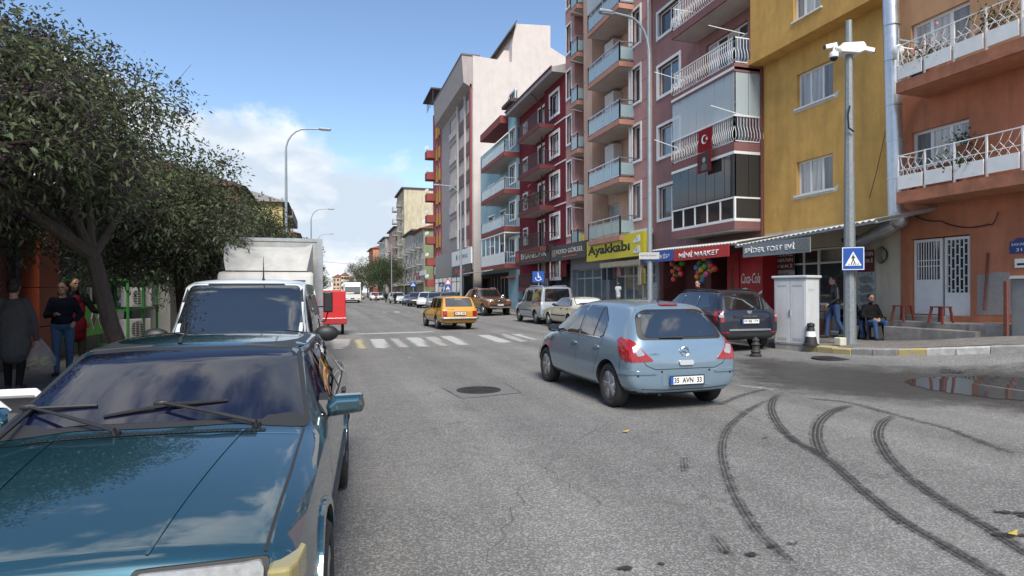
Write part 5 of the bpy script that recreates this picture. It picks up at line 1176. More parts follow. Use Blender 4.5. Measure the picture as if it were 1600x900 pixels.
# ---------------------------------------------------------------- teal saloon in the foreground
TEAL, tn_, tl_, tb_ = nt('teal_metallic'); MATS['teal_metallic'] = TEAL
tb_.inputs['Base Color'].default_value = (.010, .085, .115, 1); tb_.inputs['Metallic'].default_value = .55; tb_.inputs['Roughness'].default_value = .33; tb_.inputs['Coat Weight'].default_value = 1; tb_.inputs['Coat Roughness'].default_value = .025; tb_.inputs['Coat IOR'].default_value = 2.1
q = tn_.new('ShaderNodeTexNoise'); q.inputs['Scale'].default_value = 900; q.inputs['Detail'].default_value = 1; c_ = tn_.new('ShaderNodeTexCoord'); tl_.new(c_.outputs['Object'], q.inputs['Vector'])
q2 = tn_.new('ShaderNodeValToRGB'); q2.color_ramp.elements[0].color = (.004, .036, .054, 1); q2.color_ramp.elements[1].color = (.008, .072, .10, 1); tl_.new(q.outputs[0], q2.inputs[0]); tl_.new(q2.outputs[0], tb_.inputs['Base Color'])
q3 = tn_.new('ShaderNodeTexNoise'); q3.inputs['Scale'].default_value = 3; q3.inputs['Detail'].default_value = 8; tl_.new(c_.outputs['Object'], q3.inputs['Vector']); q4 = tn_.new('ShaderNodeMapRange'); q4.inputs[3].default_value = .005; q4.inputs[4].default_value = .03; tl_.new(q3.outputs[0], q4.inputs[0]); tl_.new(q4.outputs[0], tb_.inputs['Coat Roughness'])
#  x, zb, wb, wm, zm, wl(belt), zl, wr(roof edge), zr, zt, crease
SED = [(-2.12, .34, .60, .76, .50, .77, .70, .72, .80, .81), (-2.09, .28, .66, .80, .52, .79, .84, .74, .925, .945, .4), (-1.80, .24, .70, .812, .56, .79, .88, .72, .955, .975), (-1.50, .22, .72, .815, .58, .785, .90, .68, .985, 1.01, .6),
       (-1.02, .21, .72, .818, .58, .785, .905, .60, 1.275, 1.31, .5), (-.30, .20, .72, .818, .58, .785, .905, .61, 1.30, 1.335), (.22, .20, .72, .818, .58, .785, .90, .60, 1.265, 1.29, .6), (.93, .20, .72, .815, .58, .785, .88, .70, .925, .950, .7),
       (1.25, .21, .72, .812, .58, .775, .855, .68, .892, .925), (1.75, .22, .70, .805, .55, .765, .79, .67, .822, .850), (2.05, .26, .66, .79, .52, .745, .70, .66, .745, .765, .5), (2.10, .32, .60, .77, .48, .73, .60, .66, .66, .67)]
SCR = (0, .3, .2, .1, .75, .85, 0, 0)
def saloon(label, paintm, glassm=CGL, wheel_style=('spoke', 5, RIM), detail=True, name='parked_car', group=None):
    c = Car(label, paintm, SED, (1.36, -1.06), .295, .175, .735, SCR, name=name, group=group)
    c.wheels(wheel_style[1], wheel_style[2], .66, wheel_style[0])
    ws = c.decal('windscreen_seal', rpoly([(-.70, .925), (-.35, .952), (.35, .952), (.70, .925), (.585, 1.262), (.3, 1.279), (-.3, 1.279), (-.585, 1.262)], .03), '+x', SEAL, .003, .08)
    c.decal('windscreen', rpoly([(-.672, .944), (-.35, .968), (.35, .968), (.672, .944), (.562, 1.245), (.3, 1.261), (-.3, 1.261), (-.562, 1.245)], .04), '+x', glassm, .007, .06)
    c.decal('rear_seal', rpoly([(-.64, 1.0), (.64, 1.0), (.545, 1.27), (-.545, 1.27)], .06), '-x', SEAL, .003, .08); c.decal('rear_window', rpoly([(-.61, 1.02), (.61, 1.02), (.52, 1.25), (-.52, 1.25)], .06), '-x', glassm, .006, .08)
    for fr, nm in (([(.74, .93), (.26, 1.225), (-.30, 1.245), (-.33, .93)], 'door_window'), ([(-.40, .93), (-.37, 1.245), (-.86, 1.225), (-1.02, .96), (-1.02, .93)], 'door_window')):
        cx, cy = sum(p[0] for p in fr) / len(fr), sum(p[1] for p in fr) / len(fr)
        c.both('window_seal', rpoly([(cx + (p[0] - cx) * 1.06, cy + (p[1] - cy) * 1.10) for p in fr], .03), SEAL, off=.003, step=.1); c.both(nm, rpoly(fr, .03), glassm, off=.007, step=.1)
    c.both('quarter_window', rpoly([(-1.08, .945), (-.93, 1.22), (-1.05, 1.2), (-1.33, .945)], .03), glassm, off=.006, step=.1)
    for sd_ in ('+y', '-y'):
        c.seam([(.88, .90), (.90, .6), (.80, .26)], sd_); c.seam([(-.36, .91), (-.36, .26)], sd_); c.seam([(-1.0, .92), (-.98, .75), (-.82, .45), (-.78, .28)], sd_); c.seam([(.80, .27), (-.78, .27)], sd_)
        c.decal('side_moulding', [(1.0, .50), (1.0, .545), (-.72, .545), (-.72, .50)], sd_, BLACK, .012, .2); c.decal('belt_trim', [(.78, .905), (.78, .92), (-1.25, .935), (-1.25, .92)], sd_, SEAL, .008, .15)
        for x in (-.22, -.9): c.decal('door_handle', rpoly([(x - .07, .80), (x + .07, .80), (x + .07, .835), (x - .07, .835)], .015), sd_, BLACK, .018, .1)
        c.decal('drip_rail', [(.30, 1.262), (.24, 1.285), (-.98, 1.30), (-1.0, 1.278), (.2, 1.262)], sd_, SEAL, .006, .12)
        # wheel-arch flares
        for ax in c.ax:
            R0, R1 = .352, .392; pts = [(ax + R1 * math.cos(t), .295 + R1 * math.sin(t)) for t in [R(a) for a in range(8, 173, 12)]] + [(ax + R0 * math.cos(t), .295 + R0 * math.sin(t)) for t in [R(a) for a in range(172, 7, -12)]]
            c.decal('arch_flare', pts, sd_, paintm, .014, .1, skirt=.03)
    # bonnet seams, cowl grille, creases
    for sg in (-1, 1):
        c.seam([(.97, sg * .675), (1.5, sg * .672), (2.03, sg * .655)], '+z', .011, off=.003); c.seam([(1.0, sg * .40), (2.02, sg * .30)], '+z', .012, paintm, .004, 'bonnet_crease')
    c.seam([(1.05, .675), (1.065, 0), (1.05, -.675)], '+z', .007, CHROME)
    cow = c.decal('cowl_panel', [(.985, .50), (1.025, .50), (1.035, -.52), (.995, -.52)], '+z', BLACK, .0035, .1, skirt=0)
    for k in range(46):
        y = -.5 + k * .0218; p = c.hit(x=1.008, y=y, ax='+z'); b = MB(); b.bar((p.x - .014, y, p.z + .004), (p.x + .016, y - .010, p.z + .003), .007, .004); b.build('cowl_slat', paintm, cow, world=False)
    # wipers parked on the glass
    for y0 in (-.02, -.62):
        yb = y0 + .47; zb = .93; pv = c.hit(y=yb, z=.945, ax='+x'); tip = c.hit(y=y0, z=1.03, ax='+x'); e1 = c.hit(y=y0 - .24, z=.995, ax='+x'); e2 = c.hit(y=y0 + .3, z=1.035, ax='+x'); e0 = c.hit(y=y0 + .02, z=1.025, ax='+x')
        u = Vector((.03, 0, .018)); b = MB(); b.tube([pv + u * .6 + Vector((.02, 0, -.01)), pv + u * 1.4, (pv + tip) / 2 + u * 1.7, tip + u * 1.2], [.014, .012, .009, .007], 8); b.lathe([(.022, -.01), (.022, .022), (0.001, .03)], 12, tuple(pv + Vector((.02, 0, -.005))))
        w = b.build('wiper', BLACK, c.root, True, world=False); b = MB(); b.tube([e1 + u * .5, e0 + u * .75, e2 + u * .5], [.007, .011, .007], 6); b.ball(tip + u * 1.0, .03, 10, 6, 0, (.6, 1.4, .6)); b.build('wiper_blade', BLACK, w, True, world=False)
    # nose: grille, lamps, bumper
    for sg in (-1, 1):
        p = sg * .47; c.decal('headlamp_surround', rpoly([(p - .20, .575), (p + .20, .575), (p + .20, .738), (p - .20, .738)], .02), '+x', BLACK, .008, .08); h = c.decal('headlamp', rpoly([(p - .185, .59), (p + .185, .59), (p + .185, .726), (p - .185, .726)], .02), '+x', CLENS, .016, .06)
        b = MB(); b.prism([(1.90, sg * .755), (1.92, sg * .775), (2.06, sg * .762), (2.115, sg * .74), (2.118, sg * .672), (1.98, sg * .672)], 'z', .575, .722); b.build('indicator', ALENS, c.root, world=False, bevel=.012)
        c.decal('tail_lamp', rpoly([(sg * .40, .62), (sg * .755, .62), (sg * .75, .84), (sg * .40, .84)], .02), '-x', RLENS, .012, .08)
    c.decal('grille', rpoly([(-.255, .59), (.255, .59), (.255, .725), (-.255, .725)], .015), '+x', BLACK, .01, .08)
    for ax_, nm, x in (('+x', 'bumper', 1), ('-x', 'bumper', -1)):
        c.decal(nm, rpoly([(-.77, .36), (.77, .36), (.77, .56), (-.77, .56)], .04), ax_, paintm, .05, .1, skirt=.08); c.decal('bumper_strip', rpoly([(-.76, .46), (.76, .46), (.76, .52), (-.76, .52)], .02), ax_, BLACK, .062, .12)
    return c
tc_ = saloon('dark teal older saloon with its bonnet toward us, black wipers on a tinted windscreen', TEAL, CGB)
for sg, ax in ((1, '+y'), (-1, '-y')):          # square body-coloured mirrors
    p = tc_.hit(x=.60, z=.955, ax=ax); p.z -= .015; y0 = p.y + sg * .015; b = MB(); sh = [(y0, p.z - .035), (y0 + sg * .20, p.z - .012), (y0 + sg * .215, p.z + .03), (y0 + sg * .20, p.z + .085), (y0 + sg * .05, p.z + .082), (y0, p.z + .03)]
    ins = [(y0 + sg * .02, p.z - .012), (y0 + sg * .18, p.z + .005), (y0 + sg * .19, p.z + .03), (y0 + sg * .18, p.z + .065), (y0 + sg * .06, p.z + .062), (y0 + sg * .02, p.z + .03)]
    n = len(sh); vv = [(p.x - .05, *q) for q in sh] + [(p.x + .03, *q) for q in sh] + [(p.x + .065, *q) for q in ins]
    b.add(vv, [tuple(range(n)), tuple(range(3 * n - 1, 2 * n - 1, -1))] + [(i + k * n, (i + 1) % n + k * n, (i + 1) % n + (k + 1) * n, i + (k + 1) * n) for k in (0, 1) for i in range(n)])
    m_ = b.build('mirror', TEAL, tc_.root, world=False, bevel=.012); b = MB(); b.prism([(p.x - .05, p.z - .03), (p.x + .06, p.z - .03), (p.x + .02, p.z + .06), (p.x - .05, p.z + .09)], 'y', p.y - sg * .02, y0 + sg * .012); b.build('mirror_foot', BLACK, m_, world=False)
p = tc_.hit(x=.12, y=-.12, ax='+z'); b = MB(); b.tube([p, p + Vector((-.02, 0, .03)), p + Vector((-.22, .02, .09))], [.014, .009, .003], 8); b.build('aerial', BLACK, tc_.root, world=False)
# the interior line seen through the glass: headrest shapes are part of the dark glass look
tc_.place(-.72, 4.22, R(-90) - R(3.6))

# ---------------------------------------------------------------- light blue hatchback
CORB = paint('ice_blue_metallic', (.21, .295, .365), .5, .3)
COR = [(-1.97, .33, .50, .66, .46, .66, .58, .60, .625, .63), (-1.93, .26, .60, .79, .50, .775, .76, .66, .84, .87), (-1.86, .22, .66, .838, .56, .805, .86, .645, .96, .985, .25), (-1.57, .20, .70, .862, .58, .815, .92, .555, 1.36, 1.425, .35),
       (-1.15, .19, .72, .868, .58, .808, .925, .575, 1.41, 1.475), (-.3, .185, .72, .868, .57, .805, .915, .585, 1.435, 1.495), (.30, .185, .72, .866, .57, .80, .90, .57, 1.395, 1.455, .3), (1.16, .19, .70, .86, .56, .775, .88, .62, .955, .995, .3),
       (1.55, .20, .68, .835, .53, .735, .80, .56, .855, .89), (1.86, .24, .60, .755, .48, .64, .66, .5, .71, .735), (1.98, .30, .48, .60, .43, .5, .54, .4, .565, .58)]
def hatch(label, paintm, name='parked_car', group=None):
    c = Car(label, paintm, COR, (1.18, -1.33), .305, .19, .735, (0, .25, .1, 0, .35, .25, 0, 0), name=name, group=group)
    c.wheels(5, RIM, .68)
    c.decal('windscreen', rpoly([(-.62, .98), (.62, .98), (.50, 1.40), (-.50, 1.40)], .08), '+x', CGL, .005, .08)
    c.decal('rear_surround', rpoly([(-.65, .955), (.65, .955), (.56, 1.28), (.42, 1.35), (-.42, 1.35), (-.56, 1.28)], .09), '-x', BLACK, .004, .05)
    c.decal('rear_window', rpoly([(-.585, .985), (.585, .985), (.51, 1.25), (.40, 1.33), (-.40, 1.33), (-.51, 1.25)], .10), '-x', CGL, .009, .05)
    for fr in ([(.92, .955), (.30, 1.335), (-.16, 1.375), (-.20, .945)], [(-.28, .945), (-.24, 1.375), (-.80, 1.36), (-1.05, 1.19), (-1.08, .98), (-1.0, .95)]):
        cx, cy = sum(p[0] for p in fr) / len(fr), sum(p[1] for p in fr) / len(fr)
        c.both('window_seal', rpoly([(cx + (p[0] - cx) * 1.05, cy + (p[1] - cy) * 1.07) for p in fr], .06), SEAL, off=.003, step=.1); c.both('door_window', rpoly(fr, .06), CGL, off=.006, step=.08)
    for sd_ in ('+y', '-y'):
        c.decal('window_divider', [(-.79, .95), (-.76, .95), (-.74, 1.36), (-.77, 1.36)], sd_, SEAL, .009, .1)
        c.decal('belt_trim', [(.9, .935), (.9, .948), (-1.0, .945), (-1.0, .932)], sd_, CHROME, .007, .15)
        c.seam([(.98, .93), (1.0, .7), (.86, .30)], sd_); c.seam([(-.24, .94), (-.23, .7), (-.27, .25)], sd_); c.seam([(-1.1, 1.12), (-1.1, .92), (-1.0, .66), (-.90, .45), (-.88, .30)], sd_); c.seam([(.86, .285), (-.88, .285)], sd_)
        c.seam([(-1.62, 1.0), (-1.70, .60), (-1.68, .40)], sd_)
        for x in (-.13, -.95): c.decal('door_handle', rpoly([(x - .085, .785), (x + .085, .795), (x + .085, .83), (x - .085, .82)], .016), sd_, paintm, .022, .07)
        # wrap-round tail lamp: side half
        c.decal('tail_lamp', rpoly([(-1.56, .985), (-1.66, .975), (-1.88, .82), (-1.895, .68), (-1.76, .70), (-1.62, .84)], .04), sd_, RLENS, .010, .03)
        c.decal('side_moulding', rpoly([(-1.66, .505), (-1.95, .52), (-1.95, .57), (-1.64, .565)], .02), sd_, paintm, .018, .08)
        c.decal('repeater', rpoly([(1.04, .78), (1.10, .78), (1.10, .81), (1.04, .81)], .01), sd_, ALENS, .006, .05)
    for sg in (-1, 1):
        tl2 = c.decal('tail_lamp', rpoly([(sg * .795, .95), (sg * .725, .97), (sg * .60, .80), (sg * .47, .685), (sg * .80, .675)], .04), '-x', RLENS, .011, .03)
        c.decal('reversing_lens', rpoly([(sg * .75, .86), (sg * .66, .88), (sg * .60, .765), (sg * .70, .745)], .02), '-x', CLENS, .016, .04, parent=tl2)
        c.decal('headlamp', rpoly([(sg * .80, .72), (sg * .42, .60), (sg * .5, .72), (sg * .7, .83)], .03), '+x', CLENS, .008, .06)
        c.decal('bumper_moulding', rpoly([(sg * .83, .515), (sg * .44, .515), (sg * .44, .555), (sg * .83, .572)], .02), '-x', paintm, .016, .06)
        for y in (.36, .70): p = c.hit(y=sg * y, z=.545 if y < .5 else .50, ax='-x'); b = MB(); b.lathe([(.014, -.008), (.014, .004), (.001, .004)], 10, tuple(p), 'x'); b.build('parking_sensor', BLACK, c.root, world=False)
    c.seam([(-.74, .95), (-.70, .80), (-.58, .63), (-.45, .575), (.45, .575), (.58, .63), (.70, .80), (.74, .95)], '-x', .009)
    c.decal('plate_recess', rpoly([(-.36, .35), (.36, .35), (.36, .50), (-.36, .50)], .02), '-x', paintm, .006, .08, skirt=0)
    c.decal('brake_light', rpoly([(-.14, 1.392), (.14, 1.392), (.14, 1.418), (-.14, 1.418)], .006), '-x', RLENS, .014, .05)
    c.seam([(-.77, .33), (-.3, .30), (.3, .30), (.77, .33)], '-x', .01)
    hd = c.decal('tailgate_handle', rpoly([(-.105, .625), (.105, .625), (.105, .685), (-.105, .685)], .025), '-x', CHROME, .028, .04); 
    w0 = c.hit(y=.0, z=.985, ax='-x'); w1 = c.hit(y=.34, z=.985, ax='-x'); b = MB(); b.tube([w0 + Vector((-.03, 0, .0)), w1 + Vector((-.025, 0, .0))], [.02, .008], 8); b.build('rear_wiper', BLACK, c.root, world=False)
    p = c.hit(y=0, z=.80, ax='-x'); b = MB(); ring = [(p.x - .012, .062 * math.cos(a), .80 + .062 * math.sin(a)) for a in [2 * math.pi * k / 20 for k in range(21)]]; b.tube(ring, .008, 6)
    b.prism([(-.085, .795), (-.01, .795), (.0, .812), (.085, .803), (.01, .803), (-.005, .786)], 'x', p.x - .02, p.x - .008); b.build('badge', CHROME, c.root, world=False)
    p = c.hit(y=.45, z=.775, ax='-x'); text('CORSA', CHROME, c.root, (p.x - .012, .53, .772), (0, -1, 0), (0, 0, 1), w=.14, h=.022, ext=.004, name='badge_lettering')
    c.decal('spoiler', rpoly([(-1.66, -.50), (-1.48, -.52), (-1.48, .52), (-1.66, .50)], .05), '+z', paintm, .008, .1, skirt=.012)
    p = c.hit(x=-1.25, y=0, ax='+z'); b = MB(); b.tube([p, p + Vector((-.02, 0, .03)), p + Vector((-.10, 0, .25))], [.018, .010, .003], 8); b.build('aerial', BLACK, c.root, world=False)
    b = MB(); b.tube([(-1.9, .36, .245), (-1.7, .36, .25)], .03, 10); b.build('exhaust', BLACK, c.root, world=False)
    c.mirror(.78, .955, (.085, .12, .14), BLACK, .06)
    return c
cc = hatch('light blue hatchback driving away in the middle of the road', CORB, 'hatchback_car')
cc.plate('35  AVN  33', '-x', .425, .50, .105, off=.02)
cc.place(4.57, 9.02, R(90))
# ---------------------------------------------------------------- dark SUV parked at the kerb
DUS = paint('slate_blue_metallic', (.012, .017, .030), .3, .35)
TRIM = mat('suv_trim', (.016, .017, .019), .6, var=.2)
SUV = [(-2.10, .42, .5, .74, .58, .74, .72, .66, .80, .81), (-2.06, .36, .62, .86, .62, .85, .92, .74, 1.03, 1.05), (-2.0, .32, .68, .895, .68, .865, 1.0, .70, 1.12, 1.14, .3), (-1.72, .30, .72, .905, .70, .87, 1.06, .60, 1.53, 1.575, .4), (-1.2, .30, .74, .91, .70, .87, 1.07, .61, 1.57, 1.625),
       (-.3, .30, .74, .91, .70, .87, 1.05, .615, 1.585, 1.635), (.35, .30, .74, .91, .70, .865, 1.03, .60, 1.54, 1.59, .3), (1.05, .30, .74, .905, .70, .845, 1.0, .66, 1.06, 1.09, .35), (1.65, .30, .72, .885, .68, .80, .93, .62, .99, 1.02), (2.02, .34, .66, .82, .6, .72, .78, .56, .85, .87), (2.12, .4, .55, .70, .52, .6, .62, .46, .66, .68)]
c = Car('dark slate blue off-roader parked at the kerb before the mini market', DUS, SUV, (1.33, -1.34), .345, .21, .765, (0, .3, .1, 0, .35, .3, 0, 0), low=.52, lowm=TRIM, name='parked_suv'); sv_ = c
c.wheels(5, RIM, .64)
c.decal('windscreen', rpoly([(-.63, 1.09), (.63, 1.09), (.53, 1.53), (-.53, 1.53)], .08), '+x', CGL, .005, .08)
c.decal('rear_window', rpoly([(-.66, 1.10), (.66, 1.10), (.54, 1.49), (-.54, 1.49)], .09), '-x', CGL, .007, .07)
for fr in ([(.78, 1.08), (.33, 1.47), (-.12, 1.50), (-.14, 1.08)], [(-.22, 1.08), (-.20, 1.50), (-.86, 1.50), (-.92, 1.08)], [(-1.02, 1.10), (-.98, 1.49), (-1.30, 1.46), (-1.55, 1.15)]):
    c.both('door_window', rpoly(fr, .06), CGL, off=.006, step=.1)
for sd_ in ('+y', '-y'):
    c.seam([(.88, 1.05), (.92, .8), (.80, .42)], sd_); c.seam([(-.18, 1.06), (-.18, .42)], sd_); c.seam([(-.98, 1.06), (-.95, .85), (-.82, .55)], sd_)
    for x in (-.06, -.86): c.decal('door_handle', rpoly([(x - .09, .93), (x + .09, .93), (x + .09, .97), (x - .09, .97)], .016), sd_, DUS, .024, .08)
    for ax in c.ax:
        R0, R1 = .408, .475; pts = [(ax + R1 * math.cos(t), .345 + R1 * math.sin(t)) for t in [R(a) for a in range(0, 181, 12)]] + [(ax + R0 * math.cos(t), .345 + R0 * math.sin(t)) for t in [R(a) for a in range(180, -1, -12)]]; c.decal('arch_flare', pts, sd_, DUS, .028, .1, skirt=.04)
    c.decal('tail_lamp', rpoly([(-1.98, .80), (-1.86, .80), (-1.83, 1.06), (-1.95, 1.06)], .02), sd_, RLENS, .012, .06)
    sg = 1 if sd_ == '+y' else -1
    a, e = c.hit(x=.2, y=sg * .56, ax='+z'), c.hit(x=-1.55, y=sg * .56, ax='+z'); b = MB(); b.tube([a + Vector((0, 0, .01)), a + Vector((-.15, 0, .06)), (a + e) / 2 + Vector((0, 0, .085)), e + Vector((.15, 0, .06)), e + Vector((0, 0, .01))], .022, 8); b.build('roof_rail', BLACK, c.root, True, world=False)
for sg in (-1, 1):
    t2 = c.decal('tail_lamp', rpoly([(sg * .735, .78), (sg * .88, .78), (sg * .87, 1.07), (sg * .77, 1.07)], .03), '-x', RLENS, .012, .05); c.decal('reversing_lens', rpoly([(sg * .745, .90), (sg * .85, .90), (sg * .85, .96), (sg * .75, .96)], .01), '-x', CLENS, .017, .05, parent=t2)
    c.decal('reflector', rpoly([(sg * .6, .50), (sg * .8, .50), (sg * .8, .535), (sg * .6, .535)], .01), '-x', RLENS, .01, .06)
c.decal('handle_bar', rpoly([(-.46, .885), (.46, .885), (.46, .96), (-.46, .96)], .02), '-x', BLACK, .02, .08); p = c.hit(y=0, z=.92, ax='-x'); text('DUSTER', CHROME, c.root, (p.x - .03, .20, .905), (0, -1, 0), (0, 0, 1), w=.40, h=.036, ext=.004, name='badge_lettering')
p = c.hit(y=0, z=1.03, ax='-x'); b = MB(); b.prism([(-.07, 1.07), (.07, 1.07), (.07, 1.02), (0, .975), (-.07, 1.02)], 'x', p.x - .025, p.x); b.build('badge', CHROME, c.root, world=False)
c.plate('34 BJJ 174', '-x', .80, .50, .105, off=.02); c.decal('skid_plate', rpoly([(-.62, .56), (.62, .56), (.60, .605), (-.60, .605)], .02), '-x', STEEL, .03, .1)
w0 = c.hit(y=0, z=1.12, ax='-x'); w1 = c.hit(y=-.35, z=1.16, ax='-x'); b = MB(); b.tube([w0 + Vector((-.03, 0, 0)), w1 + Vector((-.025, 0, 0))], [.022, .008], 8); b.build('rear_wiper', BLACK, c.root, world=False)
c.mirror(.62, 1.10, (.10, .13, .18), BLACK, .08)
c.place(10.45, 15.2, R(90) - R(2), gr(10.25, 15) + .0)
# ---------------------------------------------------------------- generic tall bodies (van, MPV, estate, pickup, SUV)
def gen(L, W, H, zb=.22, belt=.95, hood=.92, nose=.95, wsb=.95, wst=.30, tail=.12, roofw=.76, taper=.94, zm=.6, nosez=.62, rr=.06):
    """nose: bonnet length from the front, wsb/wst: x of windscreen base/top, tail: how far the tailgate leans"""
    h = L / 2; w = W / 2; rw = w * roofw
    return [(-h, zb + .12, w * .72, w * .90, zm - .08, w * .88, zm + .1, w * .8, zm + .2, zm + .21), (-h + .05, zb + .04, w * .8, w * .97, zm, w * .95, belt - .08, w * .88, belt + .0, belt + .02, .3), (-h + .07 + tail * .15, zb, w * .82, w, zm, w * .96, belt, w * .86, belt + .1, belt + .12, .3),
            (-h + .08 + tail, zb, w * .84, w, zm, w * .96, belt, rw, H - rr - .02, H - .02, .5), (-h + .5 + tail, zb, w * .84, w, zm, w * .96, belt, rw * 1.01, H - rr, H), (0, zb, w * .84, w, zm, w * .96, belt, rw * 1.01, H - rr, H), (wst, zb, w * .84, w, zm, w * .955, belt, rw, H - rr - .02, H - .025, .4),
            (wsb, zb, w * .84, w * .995, zm, w * .95, belt - .02, w * .80, hood + .03, hood + .06, .5), (h - .35, zb + .02, w * .82, w * .97, zm, w * .90, hood - .08, w * .74, hood - .01, hood + .02), (h - .07, zb + .05, w * .76, w * taper, zm - .02, w * .84, nosez + .06, w * .72, nosez + .16, nosez + .18, .4), (h, zb + .12, w * .68, w * .86, zm - .06, w * .76, nosez - .04, w * .66, nosez + .02, nosez + .03)]
def glaze(c, ws, rear, sides, step=.1):
    if ws: c.decal('windscreen', rpoly(ws, .06), '+x', CGL, .006, .09)
    if rear: c.decal('rear_window', rpoly(rear, .06), '-x', CGL, .006, .09)
    for fr in sides: c.both('door_window', rpoly(fr, .05), CGL, off=.006, step=step)
CRS = (0, .3, .1, 0, .5, .5, 0, 0)
# white compact van behind the teal car
VW = paint('van_white', (.50, .535, .555), .0, .4)
c = Car('white compact van parked behind the teal saloon, whip aerial on its roof', VW, gen(4.1, 1.72, 1.80, .22, .98, .98, .8, 1.25, .62, .05, .80), (1.36, -1.33), .31, .19, .72, CRS, name='parked_van')
c.wheels(5, HUBC, .66, 'cap')
c.decal('windscreen_seal', rpoly([(-.74, 1.06), (.74, 1.06), (.655, 1.715), (-.655, 1.715)], .07), '+x', SEAL, .003, .1)
glaze(c, [(-.71, 1.08), (.71, 1.08), (.625, 1.69), (-.625, 1.69)], [(-.6, 1.1), (.6, 1.1), (.56, 1.62), (-.56, 1.62)], ([(1.05, 1.03), (.70, 1.55), (.05, 1.58), (.03, 1.03)], ))
for sd_ in ('+y', '-y'): c.seam([(-.03, 1.7), (-.03, .35)], sd_); c.seam([(1.15, 1.0), (1.0, .4)], sd_)
for sg in (-1, 1): c.decal('headlamp', rpoly([(sg * .45, .74), (sg * .76, .74), (sg * .72, .96), (sg * .5, .92)], .03), '+x', CLENS, .01, .08); c.decal('tail_lamp', rpoly([(sg * .74, .8), (sg * .84, .8), (sg * .83, 1.2), (sg * .74, 1.2)], .02), '-x', RLENS, .01, .08)
c.mirror(.88, 1.06, (.13, .16, .20), BLACK, .10)
p = c.hit(x=.50, y=.18, ax='+z'); b = MB(); b.tube([p, p + Vector((0, 0, .025)), p + Vector((-.01, 0, .30))], [.022, .010, .002], 8); b.build('aerial', BLACK, c.root, world=False)
b = MB(); p = c.hit(y=-.2, z=1.62, ax='+x'); b.box(p.x - .03, p.x - .02, -.12, .14, 1.56, 1.64); b.build('inner_mirror', BLACK, c.root, world=False)
c.place(-.93, 8.85, R(-90) - R(1.5))
# silver-blue MPV
CAD = paint('silver_blue', (.34, .38, .43), .5, .35)
c = Car('silver passenger van with roof rails parked before the photo shop', CAD, gen(4.40, 1.80, 1.82, .22, .98, 1.0, 1.0, 1.18, .45, .06, .80), (1.42, -1.30), .32, .2, .75, CRS, name='parked_van')
c.wheels(5, RIM, .66, 'cap'); glaze(c, [(-.72, 1.08), (.72, 1.08), (.62, 1.7), (-.62, 1.7)], [(-.66, 1.06), (.66, 1.06), (.60, 1.68), (-.60, 1.68)], ([(1.02, 1.06), (.55, 1.60), (.22, 1.62), (.20, 1.06)], [(.10, 1.06), (.10, 1.62), (-.78, 1.62), (-.80, 1.06)], [(-1.05, 1.06), (-1.03, 1.66), (-2.0, 1.66), (-2.06, 1.06)]))
for sd_ in ('+y', '-y'):
    c.seam([(.16, 1.68), (.16, .4)], sd_); c.seam([(-.9, 1.7), (-.88, .8), (-.8, .4)], sd_); c.decal('side_moulding', [(1.0, .62), (1.0, .66), (-.85, .66), (-.85, .62)], sd_, SEAL, .008, .2); c.decal('tail_lamp', rpoly([(-2.1, .88), (-1.94, .88), (-1.94, 1.16), (-2.1, 1.16)], .02), sd_, RLENS, .012, .06); c.decal('tail_lamp_lens', rpoly([(-2.08, .98), (-1.96, .98), (-1.96, 1.05), (-2.08, 1.05)], .01), sd_, CLENS, .016, .06)
    sg = 1 if sd_ == '+y' else -1; a, e = c.hit(x=.2, y=sg * .6, ax='+z'), c.hit(x=-1.8, y=sg * .6, ax='+z'); b = MB(); b.tube([a, a + Vector((-.15, 0, .06)), e + Vector((.15, 0, .06)), e], .022, 8); b.build('roof_rail', STEEL, c.root, world=False)
for sg in (-1, 1): c.decal('tail_lamp', rpoly([(sg * .78, .88), (sg * .88, .88), (sg * .87, 1.16), (sg * .78, 1.16)], .02), '-x', RLENS, .012, .06)
c.mirror(.85, 1.08, (.10, .13, .18), BLACK, .08); c.place(10.62, 29.4, R(90), .06)
# cream saloon
CRE = paint('cream_paint', (.52, .48, .37), 0, .42)
cs = saloon('cream older saloon parked behind the silver passenger van', CRE, wheel_style=('cap', 5, HUBC)); cs.mirror(.55, .95, (.08, .10, .11), BLACK, .05); cs.place(10.45, 24.6, R(90), .06)
for o_ in list(cs.root.children):
    if o_.name.startswith('rear_window'): o_.data.materials[0] = mat('sunshade_white', (.55, .57, .58), .35, coat=.6)
# yellow estate
YC = paint('mustard_car_paint', (.50, .235, .018), 0, .38)
c = Car('mustard yellow old estate car driving away up the street', YC, gen(4.40, 1.60, 1.44, .26, .86, .84, 1.3, .75, .22, .34, .77, nosez=.6, zm=.58), (1.36, -1.08), .29, .17, .69, (0, .4, .2, 0, .8, .8, 0, 0), name='estate_car')
c.wheels(5, HUBC, .62, 'cap'); c.decal('rear_seal', rpoly([(-.60, .98), (.60, .98), (.545, 1.34), (-.545, 1.34)], .05), '-x', SEAL, .003, .1)
glaze(c, [(-.6, .9), (.6, .9), (.53, 1.34), (-.53, 1.34)], [(-.575, 1.0), (.575, 1.0), (.525, 1.32), (-.525, 1.32)], ([(.62, .92), (.25, 1.32), (-.22, 1.33), (-.22, .92)], [(-.30, .92), (-.30, 1.33), (-.86, 1.33), (-.9, .92)], [(-.98, .92), (-.96, 1.33), (-1.62, 1.31), (-1.86, .95)]))
for sg in (-1, 1): c.decal('tail_lamp', rpoly([(sg * .55, .58), (sg * .735, .58), (sg * .735, .80), (sg * .55, .80)], .02), '-x', RLENS, .015, .06)
